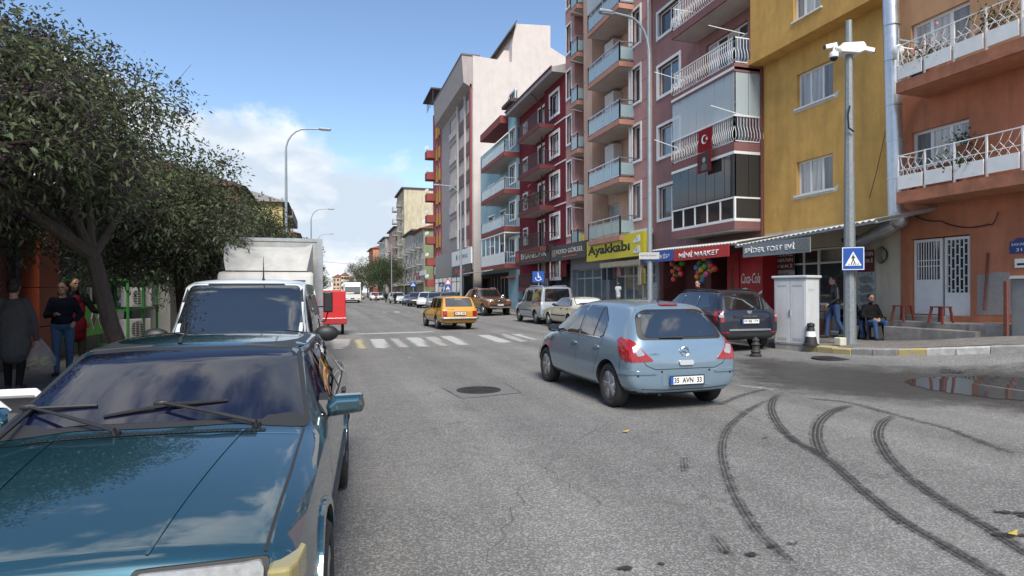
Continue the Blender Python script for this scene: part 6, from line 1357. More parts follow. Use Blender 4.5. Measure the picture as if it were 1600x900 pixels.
for sd_ in ('+y', '-y'): c.seam([(-.26, 1.34), (-.26, .3)], sd_); c.seam([(.72, .9), (.7, .3)], sd_); c.decal('drip_rail', [(.2, 1.365), (-1.75, 1.36), (-1.75, 1.375), (.2, 1.38)], sd_, STEEL, .008, .2)
b = MB(); b.tube([(-2.12, -.80, .50), (-2.25, -.72, .5), (-2.27, 0, .5), (-2.25, .72, .5), (-2.12, .80, .50)], .055, 8); b.build('bumper', mat('old_chrome', (.35, .33, .30), .4, .8, var=.3), c.root, True, world=False)
c.plate('43 LZ 498', '-x', .70, .50, .11, off=.02); text('RENAULT', WHITE, c.root, (c.hit(y=0, z=1.29, ax='-x').x - .02, .14, 1.28), (0, -1, 0), (0, 0, 1), w=.28, h=.04, ext=.002)
text('12 TSW', PTXT, c.root, (c.hit(y=.4, z=.87, ax='-x').x - .02, .5, .86), (0, -1, 0), (0, 0, 1), w=.25, h=.03, ext=.002)
c.decal('under_panel', rpoly([(-.68, .30), (.68, .30), (.68, .44), (-.68, .44)], .02), '-x', mat('rust_brown', (.09, .06, .05), .85, var=.4), .006, .1)
c.mirror(.5, .9, (.06, .09, .09), BLACK, .06); c.place(5.27, 27.3, R(90) + R(3))
# copper pickup facing us
PKC = paint('copper_metallic', (.235, .095, .042), .5, .3)
c = Car('copper brown double cab pickup with chrome grille parked facing us', PKC, gen(5.0, 1.85, 1.80, .42, 1.12, 1.12, 1.3, .95, .32, .9, .74, nosez=.90, zm=.8), (1.60, -1.50), .38, .24, .78, CRS, name='pickup_truck')
c.wheels(6, RIM, .62); glaze(c, [(-.68, 1.22), (.68, 1.22), (.60, 1.70), (-.60, 1.70)], None, ([(.78, 1.18), (.35, 1.68), (-.12, 1.70), (-.12, 1.18)], [(-.20, 1.18), (-.20, 1.70), (-.75, 1.68), (-.8, 1.18)]))
c.decal('grille', rpoly([(-.42, .86), (.42, .86), (.46, 1.06), (-.46, 1.06)], .04), '+x', CHROME, .016, .08); g2 = c.decal('grille_mesh', rpoly([(-.30, .88), (.30, .88), (.33, 1.04), (-.33, 1.04)], .03), '+x', BLACK, .022, .08)
p = c.hit(y=0, z=.96, ax='+x'); b = MB(); b.lathe([(.075, 0), (.075, .02), (.055, .02), (.055, 0)], 20, (p.x + .02, 0, .96), 'x'); b.build('badge', CHROME, c.root, world=False)
for sg in (-1, 1):
    c.decal('headlamp', rpoly([(sg * .46, .93), (sg * .80, .95), (sg * .82, 1.06), (sg * .50, 1.05)], .03), '+x', CLENS, .014, .06); c.decal('fog_recess', rpoly([(sg * .48, .64), (sg * .74, .64), (sg * .74, .74), (sg * .52, .74)], .03), '+x', BLACK, .01, .08)
    b = MB(); a, e = c.hit(x=.2, y=sg * .6, ax='+z'), c.hit(x=-.9, y=sg * .6, ax='+z'); b.tube([a, a + Vector((-.1, 0, .06)), e + Vector((.1, 0, .06)), e], .025, 8); b.build('roof_rail', STEEL, c.root, world=False)
c.decal('lower_grille', rpoly([(-.5, .60), (.5, .60), (.5, .72), (-.5, .72)], .03), '+x', BLACK, .010, .1); c.decal('front_trim', rpoly([(-.72, .52), (.72, .52), (.72, .575), (-.72, .575)], .02), '+x', STEEL, .02, .1)
c.plate('43 KR 610', '+x', .70, .45, .10, off=.03); c.mirror(.62, 1.22, (.13, .16, .2), CHROME, .1); c.place(10.5, 40.3, R(-90) + R(6), .06)
# ---------------------------------------------------------------- box truck with roof deflector
TW = mat('truck_white', (.46, .45, .42), .5, var=.12, vscale=4, coat=.2, dirt=.5)
tr = thing('box_truck', 'white box truck with roof wind deflector parked behind the van', 'truck', (-1.08, 12.0, 0))   # origin at the cab front
def tp_(nm, mt, b, par=None, **k): return b.build(nm, mt, par or tr, world=False, **k)
b = MB(); b.prism([(0.0, .45), (0.0, .95), (.12, 1.05), (.34, 1.92), (.42, 2.0), (1.55, 2.02), (1.55, .45)], 'x', -.85, .85); cabn = tp_('cab', TW, b, bevel=.06)
b = MB(); b.prism([(-.76, 1.10), (.76, 1.10), (.70, 1.86), (-.70, 1.86)], 'y', -.012, .03); b.xf(Matrix.Translation((0, .13, 0)) @ Matrix.Translation((0, 0, 1.1)) @ Matrix.Rotation(R(-14.2), 4, 'X') @ Matrix.Translation((0, 0, -1.1))); tp_('windscreen', CGL, b)
for sg in (-1, 1):
    b = MB(); b.prism([(.25, 1.12), (.42, 1.80), (1.2, 1.82), (1.2, 1.12)], 'x', sg * .852, sg * .862); tp_('door_window', CGL, b)
    b = MB(); b.tube([(sg * .86, .22, 1.05), (sg * 1.06, .16, 1.05), (sg * 1.12, .12, 1.25), (sg * 1.12, .12, 1.5)], .014, 6); b.tube([(sg * .86, .2, 1.33), (sg * 1.1, .14, 1.33)], .014, 6); m_ = tp_('mirror_arm', BLACK, b)
    b = MB(); b.box(sg * 1.03, sg * 1.2, .06, .14, 1.22, 1.62); tp_('mirror', BLACK, b, bevel=.03)
    b = MB(); b.box(sg * .5, sg * .82, -.02, .02, .62, .8); tp_('headlamp', CLENS, b, bevel=.02)
b = MB(); 
prof = [(-.80, 0), (-.66, .0), (-.5, 0), (0, 0), (.5, 0), (.66, 0), (.80, 0)]; rows_ = [(.45, 2.02, .72), (.62, 2.15, .76), (.95, 2.38, .80), (1.3, 2.52, .82), (1.42, 2.54, .82)]; vv = []
for (y_, z_, w_) in rows_:
    for k, t in enumerate((-1, -.82, -.5, 0, .5, .82, 1)): ex = .10 if abs(t) > .9 else (.02 if abs(t) > .7 else 0); vv.append((t * w_, y_ - ex * (1 if z_ > 2.1 else 0), z_ + (ex * .8 if z_ > 2.1 else 0) - (.0)))
ff = [(r * 7 + k, r * 7 + k + 1, (r + 1) * 7 + k + 1, (r + 1) * 7 + k) for r in range(4) for k in range(6)]; b.add(vv, ff); b.poly([vv[r * 7] for r in range(5)] + [(-.82, 1.42, 2.02)]); b.poly([vv[r * 7 + 6] for r in range(5)] + [(.82, 1.42, 2.02)]); tp_('wind_deflector', TW, b, smooth=True)
BOXM = mat('truck_box', (.38, .38, .36), .55, var=.18, vscale=3, dirt=.7)
b = MB(); b.box(-.98, .98, 1.68, 5.6, .85, 2.72); bx_ = tp_('cargo_box', BOXM, b, bevel=.02)
for sg in (-1, 1):
    for k in range(9): b = MB(); b.box(sg * .98, sg * 1.0, 1.72 + k * .47, 1.76 + k * .47, .87, 2.70); tp_('rib', BOXM, b, bx_)
    b = MB(); b.box(sg * .9, sg * 1.01, 1.66, 1.74, .84, 2.74); tp_('corner_post', GALV, b, bx_)
b = MB(); b.box(-1.0, 1.0, 1.665, 1.72, 2.68, 2.75); tp_('header_rail', GALV, b, bx_); b = MB(); b.box(-.4, .4, .3, 5.5, .45, .84); tp_('chassis', BLACK, b)
b = MB(); b.box(-.85, .85, -.08, .1, .38, .6); tp_('bumper', WHITE, b, bevel=.03)
tw_m = MB(); tw_m.lathe([(.2, -.1), (.33, -.1), (.35, -.06), (.35, .06), (.33, .1), (.2, .1), (.16, .06), (.001, .05)], 28, ax='x'); tw_me = tw_m.mesh('wheel', RUB, True)
for y_ in (.75, 4.3):
    for sg in (-1, 1): w_ = obj('wheel', tw_me, tr, (sg * .74, y_, .35)); w_.rotation_euler.z = 0 if sg > 0 else math.pi
# ---------------------------------------------------------------- red cargo tricycle
rt_ = thing('cargo_tricycle', 'red box cargo tricycle standing beyond the truck', 'tricycle', (.08, 24.0, 0)); RED = mat('red_canvas', (.48, .015, .018), .6, var=.12, vscale=4, bump=.3, bscale=6); REDM = paint('red_paint', (.33, .012, .02), 0, .45)
b = MB(); b.box(-.62, .62, -.4, 1.0, .62, 1.66); b.build('cargo_cover', RED, rt_, world=False, bevel=.04)
for i, x in enumerate((-.4, -.05, .3)): b = MB(); b.ball((x, .1, 1.68), .14, 10, 6, 0, (1.2, 1.3, .45)); b.build('sack', mat('sack_%d' % i, ((.5, .5, .47), (.6, .58, .5), (.35, .3, .22))[i], .9), rt_, True, world=False)
b = MB(); b.box(-.6, .6, -.42, .98, .40, .64); b.box(-.66, .66, -.5, -.40, .42, .66); b.build('load_bed', REDM, rt_, world=False, bevel=.02); b = MB(); b.box(.1, .4, 1.0, 1.5, .35, .7); b.box(-.3, .3, 1.3, 1.7, .5, 1.0); b.build('engine_frame', BLACK, rt_, world=False)
mw = MB(); mw.lathe([(.18, -.05), (.27, -.05), (.29, 0), (.27, .05), (.18, .05)], 24, ax='x'); mw.lathe([(.18, -.03), (.001, -.04)], 24, ax='x'); mw.lathe([(.18, .03), (.001, .04)], 24, ax='x'); mwm = mw.mesh('wheel', RUB, True)
for x, y_ in ((.52, .25), (-.52, .25), (0, 1.75)): obj('wheel', mwm, rt_, (x, y_, .29))
b = MB(); b.tube([(-.35, 1.6, 1.05), (0, 1.7, 1.08), (.35, 1.6, 1.05)], .02, 6); b.tube([(0, 1.7, 1.08), (0, 1.76, .3)], .03, 6); b.build('fork', STEEL, rt_, world=False)
# ---------------------------------------------------------------- motorbikes, bus, far traffic
def motorbike(label, x, y, rz, colm, rider=False):
    t = thing('motorbike', label, 'motorbike', (x, y, 0.0), rz); b = MB()
    for yy in (-.62, .62):
        w = MB(); w.lathe([(.2, -.04), (.28, -.04), (.3, 0), (.28, .04), (.2, .04)], 20, ax='x'); w.lathe([(.2, 0), (.03, .02), (.001, .02)], 16, ax='x'); o_ = w.build('wheel', RUB, t, True, world=False); o_.location = (0, yy, .3)
    b.ball((0, .1, .72), .2, 10, 8, 0, (.7, 1.5, .7)); b.box(-.1, .1, -.3, .3, .35, .62); b.build('tank', colm, t, True, world=False); b = MB(); b.ball((0, -.35, .76), .2, 10, 6, 0, (.8, 1.9, .4)); b.build('seat', BLACK, t, True, world=False)
    b = MB(); b.tube([(-.35, .4, 1.05), (-.1, .48, 1.02), (.1, .48, 1.02), (.35, .4, 1.05)], .018, 6); b.tube([(0, .48, 1.02), (0, .62, .3)], .03, 6); b.ball((0, .6, .85), .1); b.build('handlebar', STEEL, t, True, world=False)
    return t
bw_ = paint('bus_white', (.62, .63, .64), 0, .4)
bp0 = on_g(551, 473.5); bus = thing('coach', 'white coach coming toward us down the middle of the street', 'bus', (bp0.x, bp0.y, 0))
b = MB(); b.prism([(0, .35), (0, 1.3), (.25, 2.9), (.5, 3.15), (10.5, 3.2), (10.6, .35)], 'x', -1.25, 1.25); b.build('body', bw_, bus, world=False, bevel=.12)
b = MB(); b.prism([(-1.1, 1.35), (1.1, 1.35), (1.08, 2.55), (-1.08, 2.55)], 'y', -.05, .2); b.build('windscreen', CGL, bus, world=False, bevel=.05)
b = MB(); b.box(-1.0, 1.0, -.02, .2, .32, .5); b.box(-.3, .3, -.04, 0, .6, .75); b.build('bumper', BLACK, bus, world=False)
for sg in (-1, 1):
    b = MB(); b.box(sg * .75, sg * 1.1, -.04, .02, .65, .85); b.build('headlamp', CLENS, bus, world=False, bevel=.03); b = MB(); b.lathe([(.48, -.14), (.48, .14), (.001, .14)], 20, (sg * 1.0, 2.5, .48), 'x'); b.build('wheel', RUB, bus, world=False); b = MB(); b.box(sg * 1.252, sg * 1.26, 1.0, 10, 1.5, 2.6); b.build('side_window', CGL, bus, world=False)
    b = MB(); b.box(sg * 1.35, sg * 1.5, -.25, -.15, 1.9, 2.5); b.bar((sg * 1.1, 0, 2.8), (sg * 1.42, -.2, 2.5), .05, .05); b.build('mirror', BLACK, bus, world=False)
b = MB(); b.box(-1.15, .2, -.055, -.02, 1.45, 1.6); b.build('plate_board', WHITE, bus, world=False)
PC = {k: paint('far_' + k, v, .2, .4) for k, v in dict(white=(.6, .6, .6), grey=(.14, .15, .16), black=(.03, .03, .035), silver=(.38, .40, .42), olive=(.06, .06, .045), taxi=(.48, .33, .05), blue=(.05, .09, .16)).items()}
def far_suv(label, colm, x, y, rz):
    c = Car(label, colm, gen(4.2, 1.75, 1.62, .26, .98, .98, 1.1, 1.0, .35, .12, .76), (1.3, -1.3), .32, .2, .73, CRS, sub=1); c.wheels(5, HUBC, .64, 'cap')
    glaze(c, [(-.66, 1.06), (.66, 1.06), (.58, 1.52), (-.58, 1.52)], [(-.64, 1.06), (.64, 1.06), (.58, 1.52), (-.58, 1.52)], ([(.85, 1.03), (.42, 1.48), (-.1, 1.5), (-.1, 1.03)], [(-.18, 1.03), (-.18, 1.5), (-.9, 1.5), (-1.0, 1.03)]))
    for sg in (-1, 1): c.decal('headlamp', rpoly([(sg * .45, .72), (sg * .76, .74), (sg * .72, .86), (sg * .48, .84)], .03), '+x', CLENS, .01, .1); c.decal('tail_lamp', rpoly([(sg * .7, .75), (sg * .84, .75), (sg * .82, 1.0), (sg * .7, 1.0)], .02), '-x', RLENS, .01, .1)
    c.decal('grille', rpoly([(-.4, .62), (.4, .62), (.4, .78), (-.4, .78)], .02), '+x', BLACK, .01, .1); c.mirror(.7, 1.05, (.1, .12, .16), BLACK, .08); c.place(x, y, rz, .03); return c
far_suv('white off-roader parked facing us beyond the parked row', PC['white'], 9.6, 86.0, R(-90) + R(10))
far_suv('olive jeep parked nose in beyond the copper pickup', PC['olive'], 9.9, 50.5, R(-90) - R(12))
far_suv('white crossover parked between two dark cars up the street', PC['white'], 9.8, 62.0, R(-90) - R(14))
far_suv('dark grey crossover parked between the jeep and a white crossover', PC['grey'], 9.8, 56.2, R(-90) - R(14))
far_suv('black crossover parked beyond the white crossover', PC['black'], 9.7, 68.5, R(-90) - R(14))
s_ = saloon('blue grey saloon parked beyond the black crossover', PC['blue'], wheel_style=('cap', 5, HUBC)); s_.place(9.9, 75.0, R(-90) - R(14), .04)
s_ = saloon('yellow taxi saloon coming on behind the coach', PC['taxi'], wheel_style=('cap', 5, HUBC)); s_.place(7.4, 142, R(-90))
far_suv('silver car coming on far up the street beside the coach', PC['silver'], 10.4, 128, R(-90)); far_suv('white car driving behind the far motorbike', PC['white'], 9.0, 121, R(-90))
motorbike('dark motorbike parked by the white off-roader', 10.9, 81, R(200), BLACK); motorbike('red motorbike ridden toward us far up the street', 8.0, 104, R(175), RED)
motorbike('white scooter parked at the light blue house front', 12.6, 44.5, R(30), WHITE); motorbike('black motorbike parked behind the yellow estate by the lamp post', 11.3, 47.2, R(70), BLACK); motorbike('grey motorbike leaning by the traffic sign', 10.9, 45.2, R(60), GALV)
# ================================================================ trees
def leaf_mat(name, cols, scale=1.2):
    m, n, l, b = nt(name); MATS[name] = m; t = n.new('ShaderNodeTexCoord'); x = n.new('ShaderNodeTexNoise'); x.inputs['Scale'].default_value = scale; x.inputs['Detail'].default_value = 5; l.new(t.outputs['Object'], x.inputs['Vector'])
    a = n.new('ShaderNodeAttribute'); a.attribute_name = 'tone'; s1 = n.new('ShaderNodeMath'); s1.operation = 'MULTIPLY_ADD'; s1.inputs[1].default_value = .55; l.new(a.outputs['Fac'], s1.inputs[0]); l.new(x.outputs[0], s1.inputs[2])
    r = n.new('ShaderNodeValToRGB'); el = r.color_ramp.elements
    while len(el) < len(cols): el.new(.5)
    for i, c in enumerate(cols): el[i].position = .32 + .7 * i / (len(cols) - 1); el[i].color = tuple(c) + (1,)
    l.new(s1.outputs[0], r.inputs[0]); l.new(r.outputs[0], b.inputs['Base Color']); b.inputs['Roughness'].default_value = .5; b.inputs['Specular IOR Level'].default_value = .45
    b.inputs['Subsurface Weight'].default_value = 0
    tr = n.new('ShaderNodeBsdfTranslucent'); ms = n.new('ShaderNodeMixShader'); ms.inputs[0].default_value = .34; l.new(r.outputs[0], tr.inputs[0]); l.new(b.outputs[0], ms.inputs[1]); l.new(tr.outputs[0], ms.inputs[2]); l.new(ms.outputs[0], n['Material Output'].inputs[0])
    return m
LEAF = leaf_mat('privet_leaves', [(.042, .045, .03), (.068, .082, .042), (.10, .135, .058), (.18, .20, .085)]); SEED = leaf_mat('dark_berries', [(.028, .017, .022), (.055, .032, .038), (.085, .055, .055)], 3)
LEAF2 = leaf_mat('far_leaves', [(.032, .042, .02), (.055, .078, .03), (.09, .13, .042)])
OLIVE = leaf_mat('olive_leaves', [(.05, .048, .022), (.085, .09, .035), (.12, .11, .05)])
BARK = mat('bark', (.065, .05, .04), .95, var=.4, vscale=14, bump=.9, bscale=30, stretch=(1, 1, .3))
def leaves_mesh(P, D, size, mt, name, rng, fold=.25, w=.36):
    """one folded, pointed leaf per point P with direction D"""
    n = len(P); L = size * rng.uniform(.6, 1.25, n)[:, None]; D = D / np.linalg.norm(D, axis=1)[:, None]
    up = rng.normal(size=(n, 3)); S_ = np.cross(D, up); S_ /= np.linalg.norm(S_, axis=1)[:, None] + 1e-9; N_ = np.cross(S_, D)
    tip = P + D * L + np.array([0, 0, -.18]) * L; mid = P + D * L * .5; a = mid + S_ * L * w * .5 + N_ * L * fold * .3; b = mid - S_ * L * w * .5 + N_ * L * fold * .3
    V = np.stack([P, a, tip, b], 1).reshape(-1, 3); F = np.arange(n * 4).reshape(n, 4); F = np.concatenate([F[:, [0, 1, 2]], F[:, [0, 2, 3]]], 0)
    me = bpy.data.meshes.new(name); me.vertices.add(len(V)); me.vertices.foreach_set('co', V.ravel()); me.loops.add(len(F) * 3); me.loops.foreach_set('vertex_index', F.ravel().astype(np.int32)); me.polygons.add(len(F)); me.polygons.foreach_set('loop_start', np.arange(0, len(F) * 3, 3, dtype=np.int32))
    me.update(calc_edges=True); me.materials.append(mt); at = me.attributes.new('tone', 'FLOAT', 'POINT'); at.data.foreach_set('value', np.repeat(rng.uniform(-.35, .75, n), 4).astype(np.float32)); return me
def tree(label, base, fork, cen, rad, nclump, nleaf, leaf, seed, tr=.13, berries=.25, limbs=None, mt=LEAF, spread=.30, group=None, low=-.8):
    rng = np.random.default_rng(seed); t = thing('street_tree', label, 'tree', base, group=group); bs = Vector(base)
    fk = Vector(fork) - bs; cn = Vector(cen) - bs
    b = MB(); mid = fk * .5 + Vector((rng.uniform(-.06, .06), rng.uniform(-.06, .06), 0)); b.tube([Vector((0, 0, -.1)), Vector((0, 0, .12)), mid, fk], [tr * 1.35, tr * 1.08, tr * .92, tr * .85], 10)
    mains = []
    for i in range(6):
        a = i * 1.047 + rng.uniform(-.3, .3); e = cn + Vector((math.cos(a) * rad[0] * .55, math.sin(a) * rad[1] * .55, rng.uniform(-.1, .5) * rad[2])); m = fk.lerp(e, .5) + Vector((0, 0, .12)); mains.append((fk, m, e)); b.tube([fk - Vector((0, 0, .05)), m, e], [tr * .55, tr * .38, tr * .2], 7)
    for L in (limbs or []): b.tube([Vector(p) - bs for p in L[0]], L[1], 8)
    cl = []
    while len(cl) < nclump:
        v = rng.normal(size=3); v /= np.linalg.norm(v); r_ = rng.uniform(.35, 1.0) ** .45
        if v[2] < low: continue
        jag = 1 + .16 * math.sin(v[0] * 5 + seed) + .13 * math.sin(v[2] * 7 + seed * 2) + rng.uniform(-.12, .14)
        cl.append(Vector((cn.x + v[0] * rad[0] * r_ * jag, cn.y + v[1] * rad[1] * r_ * jag, cn.z + v[2] * rad[2] * r_ * jag)))
    for c in cl:
        f, m, e = min(mains, key=lambda q: (q[2] - c).length); k = rng.uniform(.5, 1); st = m.lerp(e, k); md = st.lerp(c, .5) + Vector((0, 0, rng.uniform(0, .12))); b.tube([st, md, c], [tr * .13, tr * .09, .006], 5, cap=False)
        for _ in range(3): b.tube([c.lerp(md, .3), c + Vector(rng.normal(size=3)) * spread * .9], [.005, .003], 3, cap=False)
    b.build('trunk', BARK, t, True, world=False)
    C = np.array([tuple(c) for c in cl]); idx = rng.integers(0, len(C), nleaf); off = rng.normal(size=(nleaf, 3)); off *= np.minimum(1, 1.9 / (np.linalg.norm(off, axis=1)[:, None] + 1e-6)) ; off = off * np.array([spread, spread, spread * .8]); P = C[idx] + off
    D = off / (np.linalg.norm(off, axis=1)[:, None] + 1e-6) + rng.normal(size=(nleaf, 3)) * .6 + np.array([0, 0, -.25])
    nb = int(nleaf * berries); o = obj('crown', leaves_mesh(P[nb:], D[nb:], leaf, mt, 'crown', rng), t)
    if nb:   # drooping panicles of dark berries: tight knots of tiny faces
        k = max(4, nb // 60); ki = rng.integers(0, len(C), k); kc = C[ki] + rng.normal(size=(k, 3)) * spread * .9; j = rng.integers(0, k, nb); PB_ = kc[j] + rng.normal(size=(nb, 3)) * .075; obj('berries', leaves_mesh(PB_, rng.normal(size=(nb, 3)), leaf * .42, SEED, 'berries', rng, w=.9), t)
    return t
ROW = 'trees along the left kerb'
tree('broad dark tree overhanging the pavement, its limb reaching over the shoppers', (-3.7, 6.3, .15), (-3.7, 6.5, 1.9), (-4.3, 7.9, 3.5), (1.7, 1.7, 1.35), 140, 36000, .088, 21, .12, .4, limbs=[([(-3.7, 6.5, 1.9), (-3.9, 7.4, 2.15), (-3.75, 8.2, 2.55), (-3.5, 8.8, 2.9)], [.09, .07, .05, .03])], group=ROW, spread=.27)
tree('tall dark tree with leaning trunk beside the green menu board', (-2.78, 10.35, .15), (-3.2, 10.1, 2.15), (-4.0, 9.75, 3.7), (1.5, 1.6, 1.6), 210, 50000, .088, 22, .125, .42, limbs=[([(-3.2, 10.1, 2.15), (-3.7, 9.3, 2.7), (-4.1, 8.7, 3.3)], [.1, .07, .04]), ([(-3.2, 10.1, 2.15), (-2.9, 10.3, 2.8), (-2.4, 10.6, 3.2)], [.08, .05, .03])], group=ROW, spread=.27)
tree('bushy dark tree between the leaning tree and the white box truck', (-2.95, 14.6, .15), (-3.0, 14.5, 1.9), (-3.2, 13.5, 3.05), (1.3, 1.55, 1.3), 190, 38000, .10, 23, .11, .3, group=ROW, spread=.28)
for i, (y_, h_) in enumerate(((18.8, 2.8), (23.5, 3.0), (28.5, 3.3), (34, 3.5), (40, 3.4))):
    tree(('leafy kerb tree beside the cab of the box truck', 'leafy kerb tree behind the cargo box of the truck', 'olive tinged kerb tree beyond the box truck', 'dense kerb tree before the first lamp post', 'round kerb tree beyond the first lamp post')[i], (-2.9, y_, .15), (-2.9, y_, 1.8), (-3.0, y_, h_), (1.5 + .1 * i, 1.9, 1.35), 110, 17000, .12 + .015 * i, 30 + i, .12, .2, mt=OLIVE if i in (1, 2) else LEAF2, group=ROW, spread=.32)
for i, (y_, h_, r_) in enumerate(((52, 3.7, 1.8), (60, 4.1, 1.9), (70, 3.0, 1.9), (82, 3.2, 2.2), (98, 3.4, 2.6), (120, 3.8, 3.0))):
    tree(('dark dense tree past the red tricycle', 'tall round dark tree past the red tricycle', 'low tree between the dark trees and the coach', 'spreading tree left of the coach', 'distant tree left of the coach', 'farthest tree on the left of the street')[i], (-2.9, y_, .1), (-2.9, y_, 1.6), (-2.7, y_, h_), (r_, r_, r_ * .95), 60, 4500, .26, 50 + i, .14, .0, mt=LEAF2, group='distant trees on the left', spread=.4)
for i, (x_, y_, h_, r_) in enumerate(((12.6, 128, 6.0, 3.0), (12.0, 140, 6.0, 3.2), (12.6, 155, 6.5, 3.6), (11, 172, 6.2, 4.0), (10.5, 195, 6.5, 4.4), (12, 225, 6.5, 5))):
    tree(('dark tree before the grey cream house', 'dark street tree before the beige tower', 'large tree below the dusty pink house', 'spreading olive tree beyond the large tree', 'pale olive tree far up the street', 'farthest tree on the shop side')[i], (x_, y_, .2), (x_, y_, 2.5), (x_, y_, h_), (r_, r_ * 1.3, r_), 60, 4500, .36, 70 + i, .2, 0, mt=LEAF2 if i < 3 else OLIVE, group='distant trees on the shop side', spread=.55)
# balcony plants on the orange house and the burgundy block
def pot_plant(label, x, y, z, r, n, seed, mt=LEAF2, potm=None, flowers=None):
    rng = np.random.default_rng(seed); t = thing('potted_plant', label, 'plant', (x, y, z)); b = MB(); b.lathe([(.09, 0), (.13, .2), (.14, .22), (.12, .22), (.1, .17), (.001, .17)], 14); b.build('pot', potm or mat('terracotta', (.28, .10, .05), .8, var=.2), t, True, world=False)
    P = rng.normal(size=(n, 3)) * np.array([r, r, r * .7]) * .5 + np.array([0, 0, .22 + r * .6]); obj('foliage', leaves_mesh(P, rng.normal(size=(n, 3)), .09, mt, 'foliage', rng, w=.5), t)
    b = MB()
    for k in range(5): b.tube([(0, 0, .17), tuple(rng.normal(size=3) * r * .2 + np.array([0, 0, .35 + r * .3]))], .006, 4)
    b.build('stems', BARK, t, world=False)
    if flowers: P = rng.normal(size=(40, 3)) * r * .5 + np.array([0, 0, .3 + r * .7]); obj('flowers', leaves_mesh(P, rng.normal(size=(40, 3)), .07, flowers, 'flowers', rng, w=.9), t)
PINKF = mat('pink_flower', (.55, .10, .16), .6)
z1_, Xb_, y0_, y1_ = hb1; z2_, _, _, _ = hb2
pot_plant('flowering pot plant in the middle of the upper orange house balcony', Xb_ + .3, 11.35, z1_, .45, 420, 1, flowers=PINKF); pot_plant('tall pot plant by the post of the upper orange house balcony', Xb_ + .3, 9.75, z1_ + .3, .4, 300, 2); pot_plant('blue pot with a sparse plant on the upper orange house balcony', Xb_ + .3, y1_ - .3, z1_, .2, 120, 3, potm=mat('blue_pot', (.03, .12, .3), .5))
pot_plant('green pot plant on the lower orange house balcony', Xb_ + .3, 10.55, z2_, .45, 350, 4); pot_plant('climbing pot plant reaching up the lower orange house balcony wall', X - .3, 10.85, z2_ + .75, .3, 140, 5); pot_plant('small pot plant at the left end of the lower orange house balcony', Xb_ + .3, y1_ - .3, z2_, .2, 110, 6)
zbb = wt - 2 * HB - 2.1
for k in range(4): pot_plant(('leafy window box plant at the near end of the burgundy balcony', 'pink flowered plant on the burgundy balcony rail', 'tall green plant on the burgundy balcony', 'bushy plant at the far end of the burgundy balcony')[k], X - .8, fy(844 - 8 * k, X - .9), zbb + .3, .6, 220, 20 + k, flowers=PINKF if k in (1, 2) else None)
# ================================================================ people (one continuous remeshed body each)
SKIN = mat('skin', (.42, .235, .165), .55, var=.1, vscale=20); HAIRD = mat('hair_dark', (.018, .013, .011), .6, var=.3, vscale=30); EYE = mat('eye_dark', (.02, .015, .012), .3); LIPM = mat('lips', (.30, .10, .09), .5)
def cloth(name, col, var=.2): return mat(name, col, .9, var=var, vscale=9, bump=.5, bscale=22, spec=.2)
SHOE = mat('shoe_dark', (.025, .024, .025), .6, var=.2)
J0 = dict(pel=(0, 0, .95), chest=(0, .0, 1.29), neck=(0, -.005, 1.47), head=(0, .03, 1.62), shL=(-.175, 0, 1.40), shR=(.175, 0, 1.40), elL=(-.235, -.03, 1.12), elR=(.235, -.03, 1.12), wrL=(-.245, .06, .88), wrR=(.245, .06, .88), hiL=(-.09, 0, .92), hiR=(.09, 0, .92), knL=(-.10, .02, .50), knR=(.10, .02, .50), anL=(-.10, -.03, .09), anR=(.10, -.03, .09))
